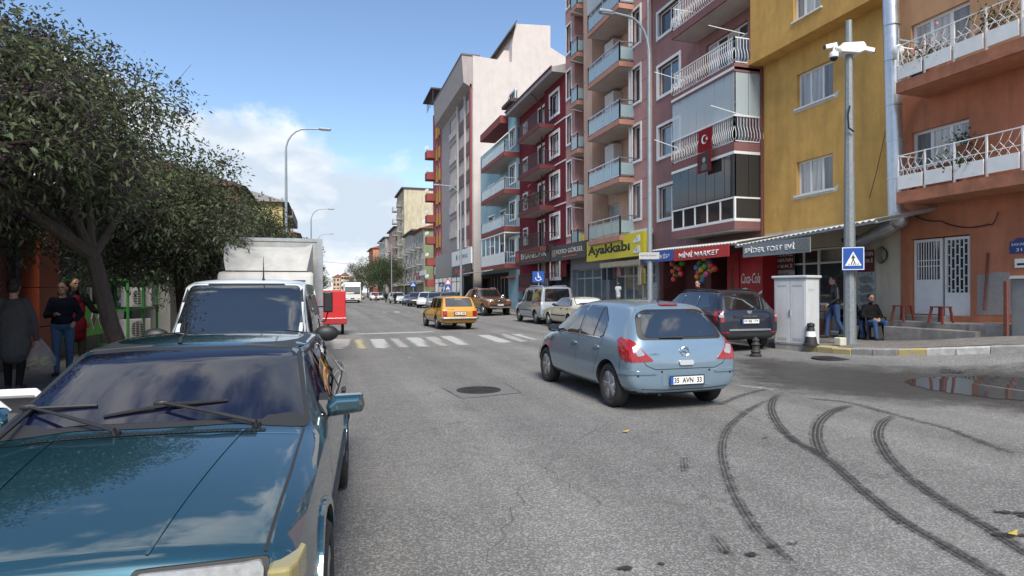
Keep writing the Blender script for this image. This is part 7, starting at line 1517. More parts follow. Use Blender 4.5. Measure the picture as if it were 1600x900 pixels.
def person(label, loc, rz, H=1.75, pose={}, top=None, leg=None, shoe=SHOE, hair=HAIRD, extra=None, female=False, bun=False, longhair=False, beard=False, hand={}, vox=.013, face=0.0, group=None, bulk=1.0):
    J = {k: Vector(v) for k, v in {**J0, **pose}.items()}; prim = []     # (p0,p1,r0,r1,scale xyz or None,tag)
    def limb(a, b, r0, r1, tg): prim.append((Vector(a), Vector(b), r0, r1, None, tg))
    def ell(c, r, tg, dirf=None): prim.append((Vector(c), None, r, dirf, None, tg))
    B = bulk; sp = J['chest'] - J['pel']
    for t_, r in ((-.02, (.165, .125, .12)), (.3, (.15, .112, .14)), (.65, (.158, .115, .15)), (1.0, (.172, .118, .13)), (1.22, (.16, .095, .09))):
        if female: r = (r[0] * (.92 if t_ > .2 else 1.08), r[1] * (1.08 if .6 < t_ < 1.1 else 1), r[2])
        ell(J['pel'] + sp * t_, tuple(q * B for q in r), 'top' if t_ > .1 else 'leg')
    limb(J['chest'] + Vector((0, 0, .1)), J['neck'] + Vector((0, .01, .02)), .07, .055, 'top' if not female else 'skin'); limb(J['neck'], J['head'] - Vector((0, .02, .04)), .052, .056, 'skin')
    for s_ in 'LR':
        sg = -1 if s_ == 'L' else 1
        limb(J['sh' + s_] - Vector((sg * .03, 0, 0)), J['el' + s_], .068 * B, .052 * B, 'top'); limb(J['el' + s_], J['wr' + s_], .052 * B, .036 * B, 'top')
        limb(J['hi' + s_], J['kn' + s_], .092 * B, .066, 'leg'); limb(J['kn' + s_], J['an' + s_], .064, .046, 'leg')
        an = J['an' + s_]; fd = hand.get('foot' + s_, Vector((sg * .03, .17, 0))); limb(an + Vector((0, -.04, -.045)), an + fd + Vector((0, 0, -.05)), .042, .034, 'shoe')
        # hand: palm, four curled fingers, thumb
        d = (J['wr' + s_] - J['el' + s_]).normalized(); d = hand.get('dir' + s_, d); side = Vector((1, 0, 0)) - d * d.x; side = side.normalized() if side.length > .1 else Vector((0, 1, 0)); pn_ = d.cross(side)
        w_ = J['wr' + s_]; pc = w_ + d * .055; limb(w_, pc + d * .02, .030, .033, 'skin'); curl = hand.get('curl' + s_, .5)
        for k, (o_, L) in enumerate(((-.028, .062), (-.010, .074), (.009, .070), (.027, .055))):
            a = pc + d * .035 + side * o_ * 1.1; m = a + d * L * .55 + pn_ * L * curl * .3; e = m + d * L * .4 * (1 - curl * .6) + pn_ * L * curl * .55; limb(a, m, .011, .010, 'skin'); limb(m, e, .010, .008, 'skin')
        tb = pc - d * .02 + side * (-sg) * .03; limb(tb, tb + d * .045 + side * (-sg) * .022 + pn_ * .015, .013, .010, 'skin')
    hd = J['head']; cf, sf = math.cos(face), math.sin(face)
    def hp(x, y, z): return hd + Vector((x * cf - y * sf, x * sf + y * cf, z))
    ell(hp(0, 0, .02), (.078, .098, .108), 'skin'); ell(hp(0, .035, -.065), (.056, .062, .056), 'beard' if beard else 'skin'); ell(hp(0, .098, -.015), (.014, .022, .022), 'skin'); ell(hp(-.079, -.005, 0), (.012, .02, .03), 'skin'); ell(hp(.079, -.005, 0), (.012, .02, .03), 'skin')
    ell(hp(-.03, .088, .018), (.015, .012, .007), 'eye'); ell(hp(.03, .088, .018), (.015, .012, .007), 'eye'); ell(hp(-.03, .09, .036), (.02, .012, .005), 'hair'); ell(hp(.03, .09, .036), (.02, .012, .005), 'hair'); ell(hp(0, .092, -.055), (.022, .012, .008), 'lip')
    ell(hp(0, -.022, .05), (.088, .098, .092), 'hair'); ell(hp(0, -.055, .0), (.080, .062, .085), 'hair')
    if bun: ell(hp(0, -.10, .09), (.05, .045, .05), 'hair')
    if longhair: ell(hp(-.07, -.04, -.05), (.035, .06, .10), 'hair'); ell(hp(.07, -.04, -.05), (.035, .06, .10), 'hair'); ell(hp(0, -.09, -.07), (.08, .04, .12), 'hair')
    mats_ = {'top': top, 'leg': leg, 'skin': SKIN, 'shoe': shoe, 'hair': hair, 'eye': EYE, 'lip': LIPM, 'beard': mat('stubble', (.10, .065, .05), .8)}
    for ex in (extra or []):
        if ex[0] == 'ell': ell(ex[1], ex[2], ex[3])
        else: limb(ex[1], ex[2], ex[3], ex[4], ex[5])
        mats_[ex[-2] if not isinstance(ex[-1], str) else ex[-1]] = mats_.get(ex[-2] if not isinstance(ex[-1], str) else ex[-1]) or ex[-1]
    tags = list(mats_.keys()); b = MB()
    for p in prim:
        if p[1] is None:
            b.ball(p[0], 1, 18, 12, 0, p[2])
        else:
            a, c, r0, r1 = p[:4]; d = (c - a); Ln = d.length; d = d / Ln if Ln > 1e-5 else Vector((0, 0, 1)); pts = [a - d * r0 * .96, a - d * r0 * .7, a - d * r0 * .3, a, a.lerp(c, .5), c, c + d * r1 * .3, c + d * r1 * .7, c + d * r1 * .96]; b.tube(pts, [r0 * .25, r0 * .7, r0 * .95, r0, (r0 + r1) / 2, r1, r1 * .95, r1 * .7, r1 * .25], 12)
    k = H / 1.75; me = b.mesh('person', [mats_[t] for t in tags]); o = obj('person', me); md = o.modifiers.new('r', 'REMESH'); md.mode = 'VOXEL'; md.voxel_size = vox; md.use_smooth_shade = True; sm = o.modifiers.new('s', 'SMOOTH'); sm.iterations = 3; sm.factor = .5
    bpy.context.view_layer.update(); apply_mods(o); me = o.data
    n = len(me.polygons); C = np.zeros(n * 3); me.polygons.foreach_get('center', C); C = C.reshape(-1, 3); best = np.full(n, 1e9); who = np.zeros(n, np.int32)
    for p in prim:
        if p[1] is None:
            r = np.array(p[2]); q = (C - np.array(p[0])) / r; d = (np.linalg.norm(q, axis=1) - 1) * r.min()
        else:
            a = np.array(p[0]); e = np.array(p[1]) - a; t = np.clip(((C - a) @ e) / (e @ e + 1e-9), 0, 1); d = np.linalg.norm(C - (a + t[:, None] * e), axis=1) - (p[2] + (p[3] - p[2]) * t)
        if p[5] in ('eye', 'lip'): d = d - .006
        ti = tags.index(p[5]); u = d < best; best[u] = d[u]; who[u] = ti
    me.materials.clear(); [me.materials.append(mats_[t]) for t in tags]; me.polygons.foreach_set('material_index', who); me.polygons.foreach_set('use_smooth', [True] * n)
    if k != 1: me.transform(Matrix.Scale(k, 4))
    o.location = loc; o.rotation_euler.z = rz; return tag(o, label, 'person', group)
def foot(px, py): p = on_g(px, py, gw); return (p.x, p.y, p.z)
JEAN = cloth('jeans', (.07, .13, .24)); JEAN2 = cloth('jeans_dark', (.045, .085, .19)); NAVY = cloth('navy_hoodie', (.010, .012, .022)); BLK = cloth('black_cloth', (.012, .012, .014)); GREYK = cloth('grey_knit', (.075, .076, .078)); REDA = cloth('red_apron', (.20, .012, .02)); LEATH = mat('black_leather', (.012, .012, .013), .45, var=.3, vscale=12, bump=.5, bscale=14); KHAK = cloth('khaki', (.10, .08, .05))
# woman in long grey cardigan, back to us
person('woman in long grey cardigan seen from behind carrying a bag of bananas', (-4.42, 10.75, .15), R(8), 1.66, dict(wrR=(.275, .06, .80), elR=(.26, 0, 1.10), wrL=(-.24, .1, .86), knL=(-.1, .10, .5), anL=(-.1, .12, .10), knR=(.1, .0, .5), anR=(.1, -.14, .12)), GREYK, BLK, SHOE, extra=[('ell', (0, 0, .95), (.225, .18, .28), 'top'), ('ell', (0, 0, .75), (.225, .18, .25), 'top'), ('ell', (0, -.01, 1.15), (.2, .155, .25), 'top'), ('limb', (0, 0, .9), (0, 0, .62), .19, .20, 'top')], female=True, bun=True, hand=dict(curlR=1.0), bulk=1.08)
person('woman in navy hoodie and blue jeans facing the road', (-4.45, 12.6, .15), R(180 + 12), 1.66, dict(elR=(.25, -.02, 1.12), wrR=(.10, .22, 1.14), elL=(-.26, -.02, 1.13), wrL=(-.2, .16, 1.0)), NAVY, JEAN, SHOE, female=True, longhair=True, hair=mat('hair_brown', (.045, .025, .016), .6, var=.3), extra=[('ell', (0, -.05, 1.42), (.12, .09, .07), 'top'), ('ell', (0, 0, 1.0), (.19, .145, .14), 'top')], hand=dict(dirR=Vector((-.6, .7, .2)), curlR=.8), face=-.25, bulk=1.1)
person('man with red apron over black shirt gesturing with open hand', (-4.5, 13.3, .15), R(180 + 25), 1.74, dict(elL=(-.28, .05, 1.13), wrL=(-.42, .24, 1.08), elR=(.24, -.02, 1.12)), BLK, KHAK, SHOE, beard=True, extra=[('ell', (0, .075, 1.12), (.15, .075, .24), 'apron', REDA), ('ell', (0, .07, .85), (.175, .10, .24), 'apron', REDA), ('ell', (0, .06, .68), (.17, .09, .14), 'apron', REDA), ('ell', (0, .1, 1.32), (.08, .05, .1), 'apron', REDA)], hand=dict(dirL=Vector((-.75, .6, .1)), curlL=.15), face=.2)
# right pavement
wm_ = foot(1305, 529)
person('man in black leather jacket and jeans walking past the utility cabinet', wm_, R(60), 1.76, dict(knR=(.1, .16, .52), anR=(.1, .20, .10), knL=(-.1, -.04, .5), anL=(-.1, -.22, .14), wrR=(.23, .12, .90), elR=(.25, -.05, 1.13), wrL=(-.22, .2, .98), elL=(-.25, .0, 1.12), head=(0, .05, 1.62)), LEATH, JEAN2, SHOE, extra=[('ell', (0, 0, 1.0), (.185, .15, .14), 'top'), ('limb', (0, 0, 1.4), (0, 0, 1.48), .11, .085, 'top')], bulk=1.08)
SIT = dict(pel=(0, 0, .48), chest=(0, -.08, .82), neck=(0, -.07, 1.0), head=(0, -.03, 1.15), shL=(-.18, -.07, .93), shR=(.18, -.07, .93), elL=(-.25, .0, .68), elR=(.25, .0, .68), wrL=(-.08, .24, .60), wrR=(.08, .24, .60), hiL=(-.1, .02, .47), hiR=(.1, .02, .47), knL=(-.14, .44, .50), knR=(.14, .44, .50), anL=(-.13, .46, .09), anR=(.13, .50, .09))
PLB = mat('black_plastic_chair', (.02, .02, .021), .4, var=.2)
def plastic_chair(label, loc, rz, group):
    t = thing('plastic_chair', label, 'chair', loc, rz, group); b = MB(); b.box(-.22, .22, -.22, .22, .40, .43); b.build('seat', PLB, t, world=False, bevel=.02)
    for sx in (-1, 1):
        for sy in (-1, 1): b = MB(); b.bar((sx * .19, sy * .19, .41), (sx * .235, sy * .24, 0), .05, .05); b.build('leg', PLB, t, world=False)
        b = MB(); b.tube([(sx * .24, .2, .42), (sx * .26, .2, .62), (sx * .26, -.1, .64), (sx * .24, -.24, .6)], .022, 8); b.build('armrest', PLB, t, True, world=False)
    b = MB(); b.prism([(-.2, .44), (.2, .44), (.24, .82), (-.24, .82)], 'y', -.25, -.22); b.build('backrest', PLB, t, world=False, bevel=.02); return t
for i, (px, py, rz, lab, lc) in enumerate(((1362, 514, R(160), 'bearded man in black sitting by the sandwich poster holding a phone', 'black plastic chair under the man beside the steps'), (1332, 514, R(178), 'seated person in black jacket half hidden by the camera pole', 'black plastic chair behind the camera pole'))):
    f = on_x(px, py, 14.25); zf = gw(14.25, f.y); plastic_chair(lc, (14.25, f.y, zf), rz, 'plastic chairs outside the snack bar')
    person(lab, (14.25, f.y, zf), rz, 1.72, SIT, BLK, JEAN2, SHOE, beard=True, hand=dict(curlL=.9, curlR=.9), bulk=1.1)
mk = on_x(1091, 433, 12.7); person('man standing under the mini market awning behind the dark off-roader', (12.7, mk.y, gw(12.7, mk.y)), R(110), 1.74, {}, BLK, JEAN2)
for (x_, y_, rz, t_, l_, lb) in ((8.6, 93, 0, NAVY, BLK, 'pedestrian in dark jacket crossing near the white off-roader'), (9.0, 84, 30, BLK, BLK, 'pedestrian in black walking beside the white off-roader'), (12.9, 70, 60, GREYK, JEAN2, 'pedestrian in grey on the far pavement'), (13.2, 78, 160, BLK, JEAN2, 'pedestrian in black on the far pavement')):
    person(lb, (x_, y_, gw(x_, y_)), R(rz), 1.74, dict(knR=(.1, .12, .5), anR=(.1, .2, .1), anL=(-.1, -.18, .12)), t_, l_, vox=.03)
person('rider in red jacket sitting on the far motorbike', (8.0, 104.1, .28), R(175), 1.74, {**SIT, 'wrL': (-.28, .42, .72), 'wrR': (.28, .42, .72), 'knL': (-.2, .35, .42), 'knR': (.2, .35, .42), 'anL': (-.18, .2, .05), 'anR': (.18, .2, .05)}, cloth('red_jacket', (.3, .02, .03)), BLK, hair=BLACK, vox=.03)
# bag of bananas hanging from the woman's hand
bg_ = thing('plastic_bag', 'thin white plastic bag of bananas held by the woman in grey', 'bag', (-4.14, 10.86, .62)); FILM_ = clear_glass('thin_plastic', (.5, .52, .54), .3, .25)
b = MB(); rngb = np.random.default_rng(4); rings = [(.02, .30), (.05, .24), (.11, .12), (.15, .0), (.15, -.10), (.10, -.16), (.001, -.17)]; b.lathe(rings, 22); b.v = [(p[0] * 1.25 * (1 + .14 * math.sin(7 * math.atan2(p[1], p[0]) + p[2] * 9)), p[1] * .85 * (1 + .14 * math.sin(5 * math.atan2(p[1], p[0]))), p[2]) for p in b.v]; b.build('film', FILM_, bg_, True, world=False)
BAN = mat('banana_yellow', (.58, .42, .05), .5, vscale=20, col2=(.34, .26, .04))
for k in range(9):
    a = -.5 + .13 * (k % 5); yy = -.04 + .05 * (k // 5); zz = -.11 + .05 * (k // 5) + .012 * (k % 3); b = MB(); b.tube([(-.13 + .05 * (k % 5), yy - .05, zz), (-.10 + .05 * (k % 5), yy, zz + .03), (-.06 + .05 * (k % 5), yy + .02, zz + .035), (-.02 + .05 * (k % 5), yy + .01, zz + .05)], [.008, .02, .02, .008], 8); b.build('banana', BAN, bg_, True, world=False)
# ================================================================ street furniture and shop signs
LGREY = mat('lamp_post_grey', (.26, .30, .33), .5, .3, var=.12, vscale=6)
def lamp_post(label, x, y, h, dx, arm=1.9, r=.09):
    t = thing('street_lamp', label, 'street lamp', (x, y, gw(x, y)), group='street lamps'); b = MB(); b.tube([(0, 0, 0), (0, 0, h * .4), (0, 0, h - 1.5)], [r, r * .8, r * .55], 12); b.lathe([(r * 1.9, 0), (r * 1.9, .03), (r * 1.1, .05), (r * 1.1, .3)], 14); b.build('post', LGREY, t, True, world=False)
    pts = [(0, 0, h - 1.55)] + [(dx * arm * .62 * (1 - math.cos(a)), 0, h - 1.5 + 1.35 * math.sin(a)) for a in [R(q) for q in range(10, 91, 16)]] + [(dx * arm, 0, h - .1)]; b = MB(); b.tube(pts, r * .42, 8); b.build('arm', LGREY, t, True, world=False)
    b = MB(); b.box(dx * arm - .08, dx * arm + dx * .62, -.12, .12, h - .16, h - .03); hd = b.build('lamp_head', LGREY, t, world=False, bevel=.05); b = MB(); b.box(dx * arm + dx * .05, dx * arm + dx * .55, -.09, .09, h - .18, h - .158); b.build('lens', CLENS, hd, world=False); return t
lp = on_x(1015.6, 460, 11.95); lamp_post('tall grey street lamp rising past the yellow shoe shop sign', 11.95, lp.y, fz(1015.6, 24, 11.95) - .2, -1, 1.5, .11)
l2 = on_x(720.4, 460, 11.95); lamp_post('grey street lamp before the black fronted shop', 11.95, l2.y, fz(720.4, 289, 11.95) - .2, -1, 1.9, .13)
for px, ty, lb in ((446.7, 199, 'grey street lamp above the left trees beyond the truck'), (486, 324, 'slender street lamp farther along the left kerb'), (496, 364, 'farthest street lamp on the left kerb')):
    xx = {446.7: -2.35, 486: -1.9, 496: -1.5}[px]; hh = 11.2; d = ray(px, HOR); tt = (hh - HC) / (ray(px, ty).z); y_ = ray(px, ty).y * tt; x_ = ray(px, ty).x * tt; lamp_post(lb, x_, y_, hh, 1, 1.9, .11)
l3 = on_x(612, 460, 11.9); lamp_post('grey street lamp beside the far white off-roader', 11.9, l3.y, 10.8, -1, 1.8, .12)
# camera pole
cp = on_g(1328, 537, gw); POLE = mat('pole_galvanised', (.26, .285, .295), .55, .35, vscale=16, col2=(.17, .19, .20))
pt_ = thing('camera_pole', 'thick galvanised pole carrying surveillance cameras at the pavement edge', 'pole', tuple(cp)); zt_p = on_x(1325, 33, cp.x).z - cp.z
sc = (ray(1328, 300) - cF * 0).length; dist = (Vector((cp.x, cp.y)) ).length; W_ = lambda px: px / FPX * (cp.x * math.sin(YAW) + cp.y * math.cos(YAW))
b = MB(); b.tube([(0, 0, -.05), (0, 0, zt_p * .5), (0, 0, zt_p)], [W_(9.2), W_(7.4), W_(4.6)], 8); b.build('shaft', POLE, pt_, world=False)
b = MB(); b.box(-.22, .22, -.22, .22, -.03, .02)
for k in range(4): a = k * math.pi / 2; b.prism([(W_(8), .01), (W_(8) + .09, .01), (W_(8), .3)], 'y', -.012, .012) if k == 0 else None
b.build('base_plate', POLE, pt_, world=False)
zc_ = on_x(1328, 78, cp.x).z - cp.z; u_r = Vector((cR.x, cR.y, 0)); 
def cpt(a, f, z): v = u_r * a + Vector((-cF.x, -cF.y, 0)) * f; return (v.x, v.y, z)
b = MB(); hexa = [(-.33, -.02), (-.24, .12), (.27, .15), (.33, .06), (.33, -.06), (.16, -.13), (-.28, -.1)]; vv = []
b.prism([(p[0], p[1]) for p in hexa], 'y', -.2, .2); M = Matrix(((u_r.x, -cF.x, 0, 0), (u_r.y, -cF.y, 0, 0), (0, 0, 1, zc_), (0, 0, 0, 1))); b.xf(M); cb = b.build('junction_box', WHITE, pt_, world=False, bevel=.02)
def camera(nm, a, f, z, r, kind):
    b = MB()
    if kind == 'dome':
        b.tube([cpt(-.3, f, z + .12), cpt(a, f, z + .16), cpt(a, f, z + .05)], .035, 8); b.lathe([(.04, .05), (.10, .02), (.11, -.05), (.10, -.1)], 16, cpt(a, f, z)); o_ = b.build(nm, WHITE, cb, True, world=False); d = MB(); d.ball((cpt(a, f, z)[0], cpt(a, f, z)[1], z - .1), .095, 14, 8); d.build('lens_dome', BLACK, o_, True, world=False)
    else:
        s_ = 1 if a > 0 else -1; b.tube([cpt(s_ * .32, f, z), cpt(a - s_ * .12, f, z)], .025, 6); b.bar(cpt(a - s_ * .14, f, z + .02), cpt(a + s_ * .14, f, z - .04), .1, .1); o_ = b.build(nm, WHITE, cb, world=False); d = MB(); d.bar(cpt(a + s_ * .14, f, z - .04), cpt(a + s_ * .17, f, z - .045), .09, .09); d.build('lens', BLACK, o_, world=False)
camera('camera', -.44, .12, zc_ - .12, .1, 'dome'); camera('camera', -.40, -.1, zc_ + .16, .1, 'bullet'); camera('camera', .48, 0, zc_ + .03, .1, 'bullet')
b = MB(); zz = on_x(1326, 190, cp.x).z - cp.z; b.tube([cpt(-.06, .14, zz + .35), cpt(-.12, .16, zz + .1), cpt(-.1, .16, zz - .2), cpt(.02, .17, zz - .3)], .022, 6); b.build('cable', BLACK, pt_, True, world=False)
# the same pole's neighbour speaker on the duct side is the round lamp on the yellow wall
# pedestrian crossing sign
def ped_sign(label, x, y, z, s, X_right=True, group=None, tri=True):
    t = thing('pedestrian_sign', label, 'sign', (x, y, z), group=group); b = MB(); b.prism(rpoly([(-s, -s * 1.18), (s, -s * 1.18), (s, s * 1.18), (-s, s * 1.18)], s * .12), 'y', -.012, .012); b.build('plate', BLUE, t, world=False)
    b = MB(); b.prism([(-s * .97, -s * 1.14), (s * .97, -s * 1.14), (s * .97, s * 1.14), (-s * .97, s * 1.14)], 'y', -.015, -.0125); b.prism([(-s * .90, -s * 1.07), (-s * .9, s * 1.07), (s * .9, s * 1.07), (s * .9, -s * 1.07)], 'y', -.0155, -.0151); b.m = [0] * 6 + [1] * (len(b.m) - 6); b.build('border', [WHITE, BLUE], t, world=False)
    b = MB(); b.prism([(-s * .74, -s * .72), (s * .74, -s * .72), (0, s * .72)], 'y', -.02, -.016); b.build('triangle', WHITE, t, world=False)
    f = MB(); q = s * .01
    def P(pts): f.prism([(p[0] * s, p[1] * s) for p in pts], 'y', -.024, -.0205)
    P([(-.04, .30), (.04, .30), (.05, .38), (0, .44), (-.05, .38)]); P([(-.07, .26), (.07, .26), (.06, -.08), (-.06, -.08)]); P([(-.06, -.08), (.01, -.08), (-.10, -.52), (-.18, -.52)]); P([(-.01, -.08), (.06, -.08), (.20, -.50), (.12, -.52)]); P([(-.07, .24), (-.2, .02), (-.15, -.02), (-.04, .16)]); P([(.07, .24), (.2, .04), (.15, 0), (.04, .16)])
    for k in range(5): c = -.44 + .2 * k; P([(c, -.64), (c + .09, -.64), (c + .13, -.5), (c + .07, -.5)])
    f.build('walker', BLACK, t, world=False); t.rotation_euler.z = -YAW * .6; return t
sgp = on_x(1333, 404, cp.x - .3); d_ = ray(1333, 404); k_ = (cp.x - .12) / d_.x; sp_ = Vector((0, 0, HC)) + d_ * ((Vector((cp.x, cp.y)).length - .22) / Vector((d_.x, d_.y)).length); ped_sign('blue square pedestrian crossing sign on the camera pole', sp_.x, sp_.y, sp_.z, W_(15.2)).rotation_euler.z = -R(42)
# utility cabinet
uc = thing('utility_cabinet', 'white double door utility cabinet on a plinth at the pavement', 'cabinet', (0, 0, 0)); 
fr = on_g(1260, 540, gw); zt_c = on_x(1259, 430, fr.x).z
dirw = Vector((math.cos(R(104)), math.sin(R(104)), 0)); W1 = .92; D1 = .55; hC = zt_c - fr.z
uc.location = (fr.x, fr.y, fr.z); uc.rotation_euler.z = math.atan2(dirw.y, dirw.x)      # local x runs along the front, away from the near corner
CABW = mat('cabinet_white', (.50, .51, .52), .5, var=.07, vscale=5, dirt=.35)
def ub(nm, x0, x1, y0, y1, z0, z1, mt=CABW, bev=.0, par=None): b = MB(); b.box(x0, x1, y0, y1, z0, z1); return b.build(nm, mt, par or uc, world=False, bevel=bev)
sgn = -1
ub('plinth', .02, W1 - .02, -.02 - D1 + .02, -.02, -.1, .14, CONC); ub('case', 0, W1, -D1, 0, .14, hC - .07, bev=.01); ub('roof', -.05, W1 + .05, -D1 - .05, .05, hC - .07, hC, bev=.02)
for k in range(2):
    x0 = .03 + k * (W1 / 2 - .02); d = ub('door', x0, x0 + W1 / 2 - .05, .001, .014, .18, hC - .14, bev=.004)
    b = MB()
    for z_ in (.24, .27, .30, hC - .28, hC - .25):
        for q in range(5): b.box(x0 + .08 + q * .055, x0 + .115 + q * .055, .014, .02, z_, z_ + .012)
    b.build('louvre', mat('louvre_grey', (.3, .3, .3), .6), d, world=False)
ub('handle', W1 / 2 - .03, W1 / 2 - .005, .015, .04, hC * .5 - .08, hC * .5 + .08, STEEL)
b = MB()
for z_ in (.32, hC - .4, hC - .36):
    for q in range(5): b.box(-.006, .0, -.12 - q * .05, -.09 - q * .05, z_, z_ + .012)
b.build('side_louvre', mat('louvre_grey', (.3, .3, .3), .6), uc, world=False)
# cones and bollard
def cone(label, px, py, h, r):
    p = on_g(px, py, gw); t = thing('bollard_cone', label, 'cone', tuple(p)); b = MB(); b.lathe([(r * 1.25, 0), (r * 1.25, .04), (r, .06), (r * .55, h * .75), (r * .5, h * .8)], 18); b.build('cone', mat('cone_black', (.02, .02, .022), .6, var=.2), t, True, world=False); b = MB(); b.lathe([(r * .79, h * .38), (r * .66, h * .62)], 18); b.v = [(v[0] * 1.02, v[1] * 1.02, v[2]) for v in b.v]; b.build('white_band', WHITE, t, True, world=False); b = MB(); b.lathe([(r * .5, h * .8), (r * .62, h * .86), (r * .55, h * .96), (.001, h)], 16); b.build('cap', BLACK, t, True, world=False)
cone('black plastic cone with a white band beside the utility cabinet', 1267, 540, .58, .15)
p = on_g(1181, 557); t = thing('bollard', 'squat dark iron bollard standing behind the off-roader', 'bollard', tuple(p)); b = MB(); b.lathe([(.13, 0), (.13, .05), (.10, .08), (.12, .12), (.09, .16), (.085, .26), (.11, .29), (.085, .32), (.07, .36), (.09, .39), (.06, .43), (.02, .47), (.001, .48)], 20); b.build('post', IRON, t, True, world=False)
for px, py, lb in ((1226, 534, 'white plastic tub beside the utility cabinet'), (1243, 536, 'second white plastic tub at the kerb by the cabinet')):
    p = on_g(px, py, gw); b = MB(); b.lathe([(.11, 0), (.13, .12), (.135, .125), (.12, .125), (.10, .02), (.001, .02)], 16, tuple(p)); tag(b.build('plastic_tub', WHITE, None, True), lb, 'tub')
p = on_g(1313, 540, gw); b = MB(); b.box(p.x - .1, p.x + .1, p.y - .1, p.y + .1, p.z, p.z + .2); tag(b.build('concrete_block', mat('pale_block', (.5, .48, .38), .9, var=.2), None, bevel=.025), 'small pale concrete block at the foot of the camera pole', 'block')
# stools, basket
STL = mat('stool_red', (.16, .035, .03), .6, var=.25)
def stool(label, px, X_, z_):
    t = thing('stool', label, 'stool', (X_, fy(px, X_), z_)); b = MB(); b.box(-.17, .17, -.17, .17, .40, .43); b.build('seat', STL, t, world=False, bevel=.015)
    for sx in (-1, 1):
        for sy in (-1, 1): b = MB(); b.bar((sx * .13, sy * .13, .40), (sx * .18, sy * .18, 0), .045, .045); b.build('leg', STL, t, world=False)
stool('low dark red plastic stool on the step beside the seated man', 1410, 14.45, zA - .18); stool('faded pink stool on the step before the grilled door', 1470, 14.3, zA - .18)
p = on_x(1285, 500, 13.9); t = thing('wicker_basket', 'brown wicker basket behind the walking man', 'basket', (13.9, p.y, gw(13.9, p.y))); b = MB(); b.lathe([(.2, 0), (.26, .5), (.27, .52), (.24, .52), (.19, .03), (.001, .03)], 16); b.build('body', mat('wicker', (.16, .08, .05), .9, var=.4, vscale=30), t, True, world=False); b = MB(); b.tube([(-.24, 0, .5), (-.15, 0, .75), (.15, 0, .75), (.24, 0, .5)], .015, 6); b.build('handle', mat('wicker', (.16, .08, .05), .9), t, True, world=False)
# ---- silver duct on the yellow house
DUCT = mat('duct_steel', (.55, .57, .60), .32, .85, var=.15, vscale=5); dx_ = X - .45
t = thing('ventilation_duct', 'shiny silver ventilation duct climbing the yellow house wall', 'duct', (dx_, fy(1398, dx_), 3))
pts = [on_x(1391, -20, dx_), on_x(1396, 160, dx_), on_x(1400, 330, dx_)]; r_ = .20; b = MB(); b.tube([pts[0], pts[1], pts[2]], r_, 18)
b.build('riser', DUCT, t, True)
for py in (40, 95, 165, 220, 280): q = on_x(1393 + py * .02, py, dx_); b = MB(); b.lathe([(r_ + .012, -.02), (r_ + .012, .02)], 18, tuple(q)); b.build('joint_ring', STEEL, t)
q0, q1, q2, q3 = on_x(1401, 345, dx_), on_x(1396, 352, dx_), on_x(1372, 364, dx_), on_x(1340, 380, dx_ - .1); b = MB(); b.tube([on_x(1400, 328, dx_), q0, q1, q2, q3], [r_, r_, r_ * .98, r_ * .9, r_ * .85], 16); b.build('elbow', DUCT, t, True); b = MB(); b.ball(on_x(1404, 343, dx_), .25, 14, 10); b.build('elbow_cap', DUCT, t, True)
b = MB(); b.bar(q3, q3 + (q3 - q2) * .4, .5, .5); b.build('fan_box', BLACK, t)
lp_ = on_x(1403, 80, X - .7); t = thing('flood_lamp', 'round white wall lamp beside the silver duct', 'lamp', tuple(lp_)); b = MB(); b.ball((0, 0, 0), .17, 14, 9, 0, (.6, 1, 1)); b.build('shade', WHITE, t, True, world=False); b = MB(); b.bar((0, 0, .1), (0, 0, .6), .04, .04); b.bar((0, 0, .3), (.7, 0, .3), .04, .04); b.build('bracket', GALV, t, world=False)
# ---- awnings and their sign boards
CORR = mat('corrugated_sheet', (.50, .49, .46), .55, var=.12, vscale=3, dirt=.5)
def awning(label, pxl, pyl, pxr, pyr, Xf, pyb, thick=.02, Xb=XF):
    """front edge from pixel (pxl,pyl) to (pxr,pyr) on plane Xf; rises to the wall"""
    a, c = on_x(pxl, pyl, Xf), on_x(pxr, pyr, Xf); t = thing('awning', label, 'awning', (Xf, (a.y + c.y) / 2, (a.z + c.z) / 2)); n = max(8, int(abs(a.y - c.y) / .09)); b = MB(); vv = []
    for i in range(n + 1):
        k = i / n; y_ = a.y + (c.y - a.y) * k; z_ = a.z + (c.z - a.z) * k; w = .022 * (1 if i % 2 else -1); vv += [(Xf, y_, z_ + w), (Xb, y_, z_ + pyb + w), (Xf, y_, z_ + w - thick), (Xb, y_, z_ + pyb + w - thick)]
    ff = []
    for i in range(n): p = i * 4; ff += [(p, p + 1, p + 5, p + 4), (p + 2, p + 6, p + 7, p + 3), (p, p + 4, p + 6, p + 2)]
    b.add(vv, ff); b.build('sheet', CORR, t)
    b = MB()
    for k in (0.02, .35, .68, .98): y_ = a.y + (c.y - a.y) * k; z_ = a.z + (c.z - a.z) * k; b.bar((Xf + .05, y_, z_ - .06), (Xb, y_, z_ + pyb - .06), .04, .05)
    b.bar((Xf + .04, a.y, a.z - .05), (Xf + .04, c.y, c.z - .05), .05, .05); b.build('frame', GALV, t); return a, c
awning('white corrugated awning over the snack bar', 1148, 384, 1368, 343, 12.95, .38)
awning('white corrugated awning over the mini market', 1012, 392.5, 1152, 379, 13.1, .3)
def board(name, label, px0, px1, pt, pbm, Xs, mt, th=.06, cat='sign', lean=0, zcorr=0):
    y1, y0 = fy(px0, Xs), fy(px1, Xs); z1, z0 = fz(px0, pt, Xs), fz(px0, pbm, Xs); o = thing(name, label, cat, (Xs, (y0 + y1) / 2, z0)); w, h = y1 - y0, z1 - z0
    b = MB(); b.box(0, th, -w / 2, w / 2, 0, h); b.build('panel', mt, o, world=False); return o, w, h
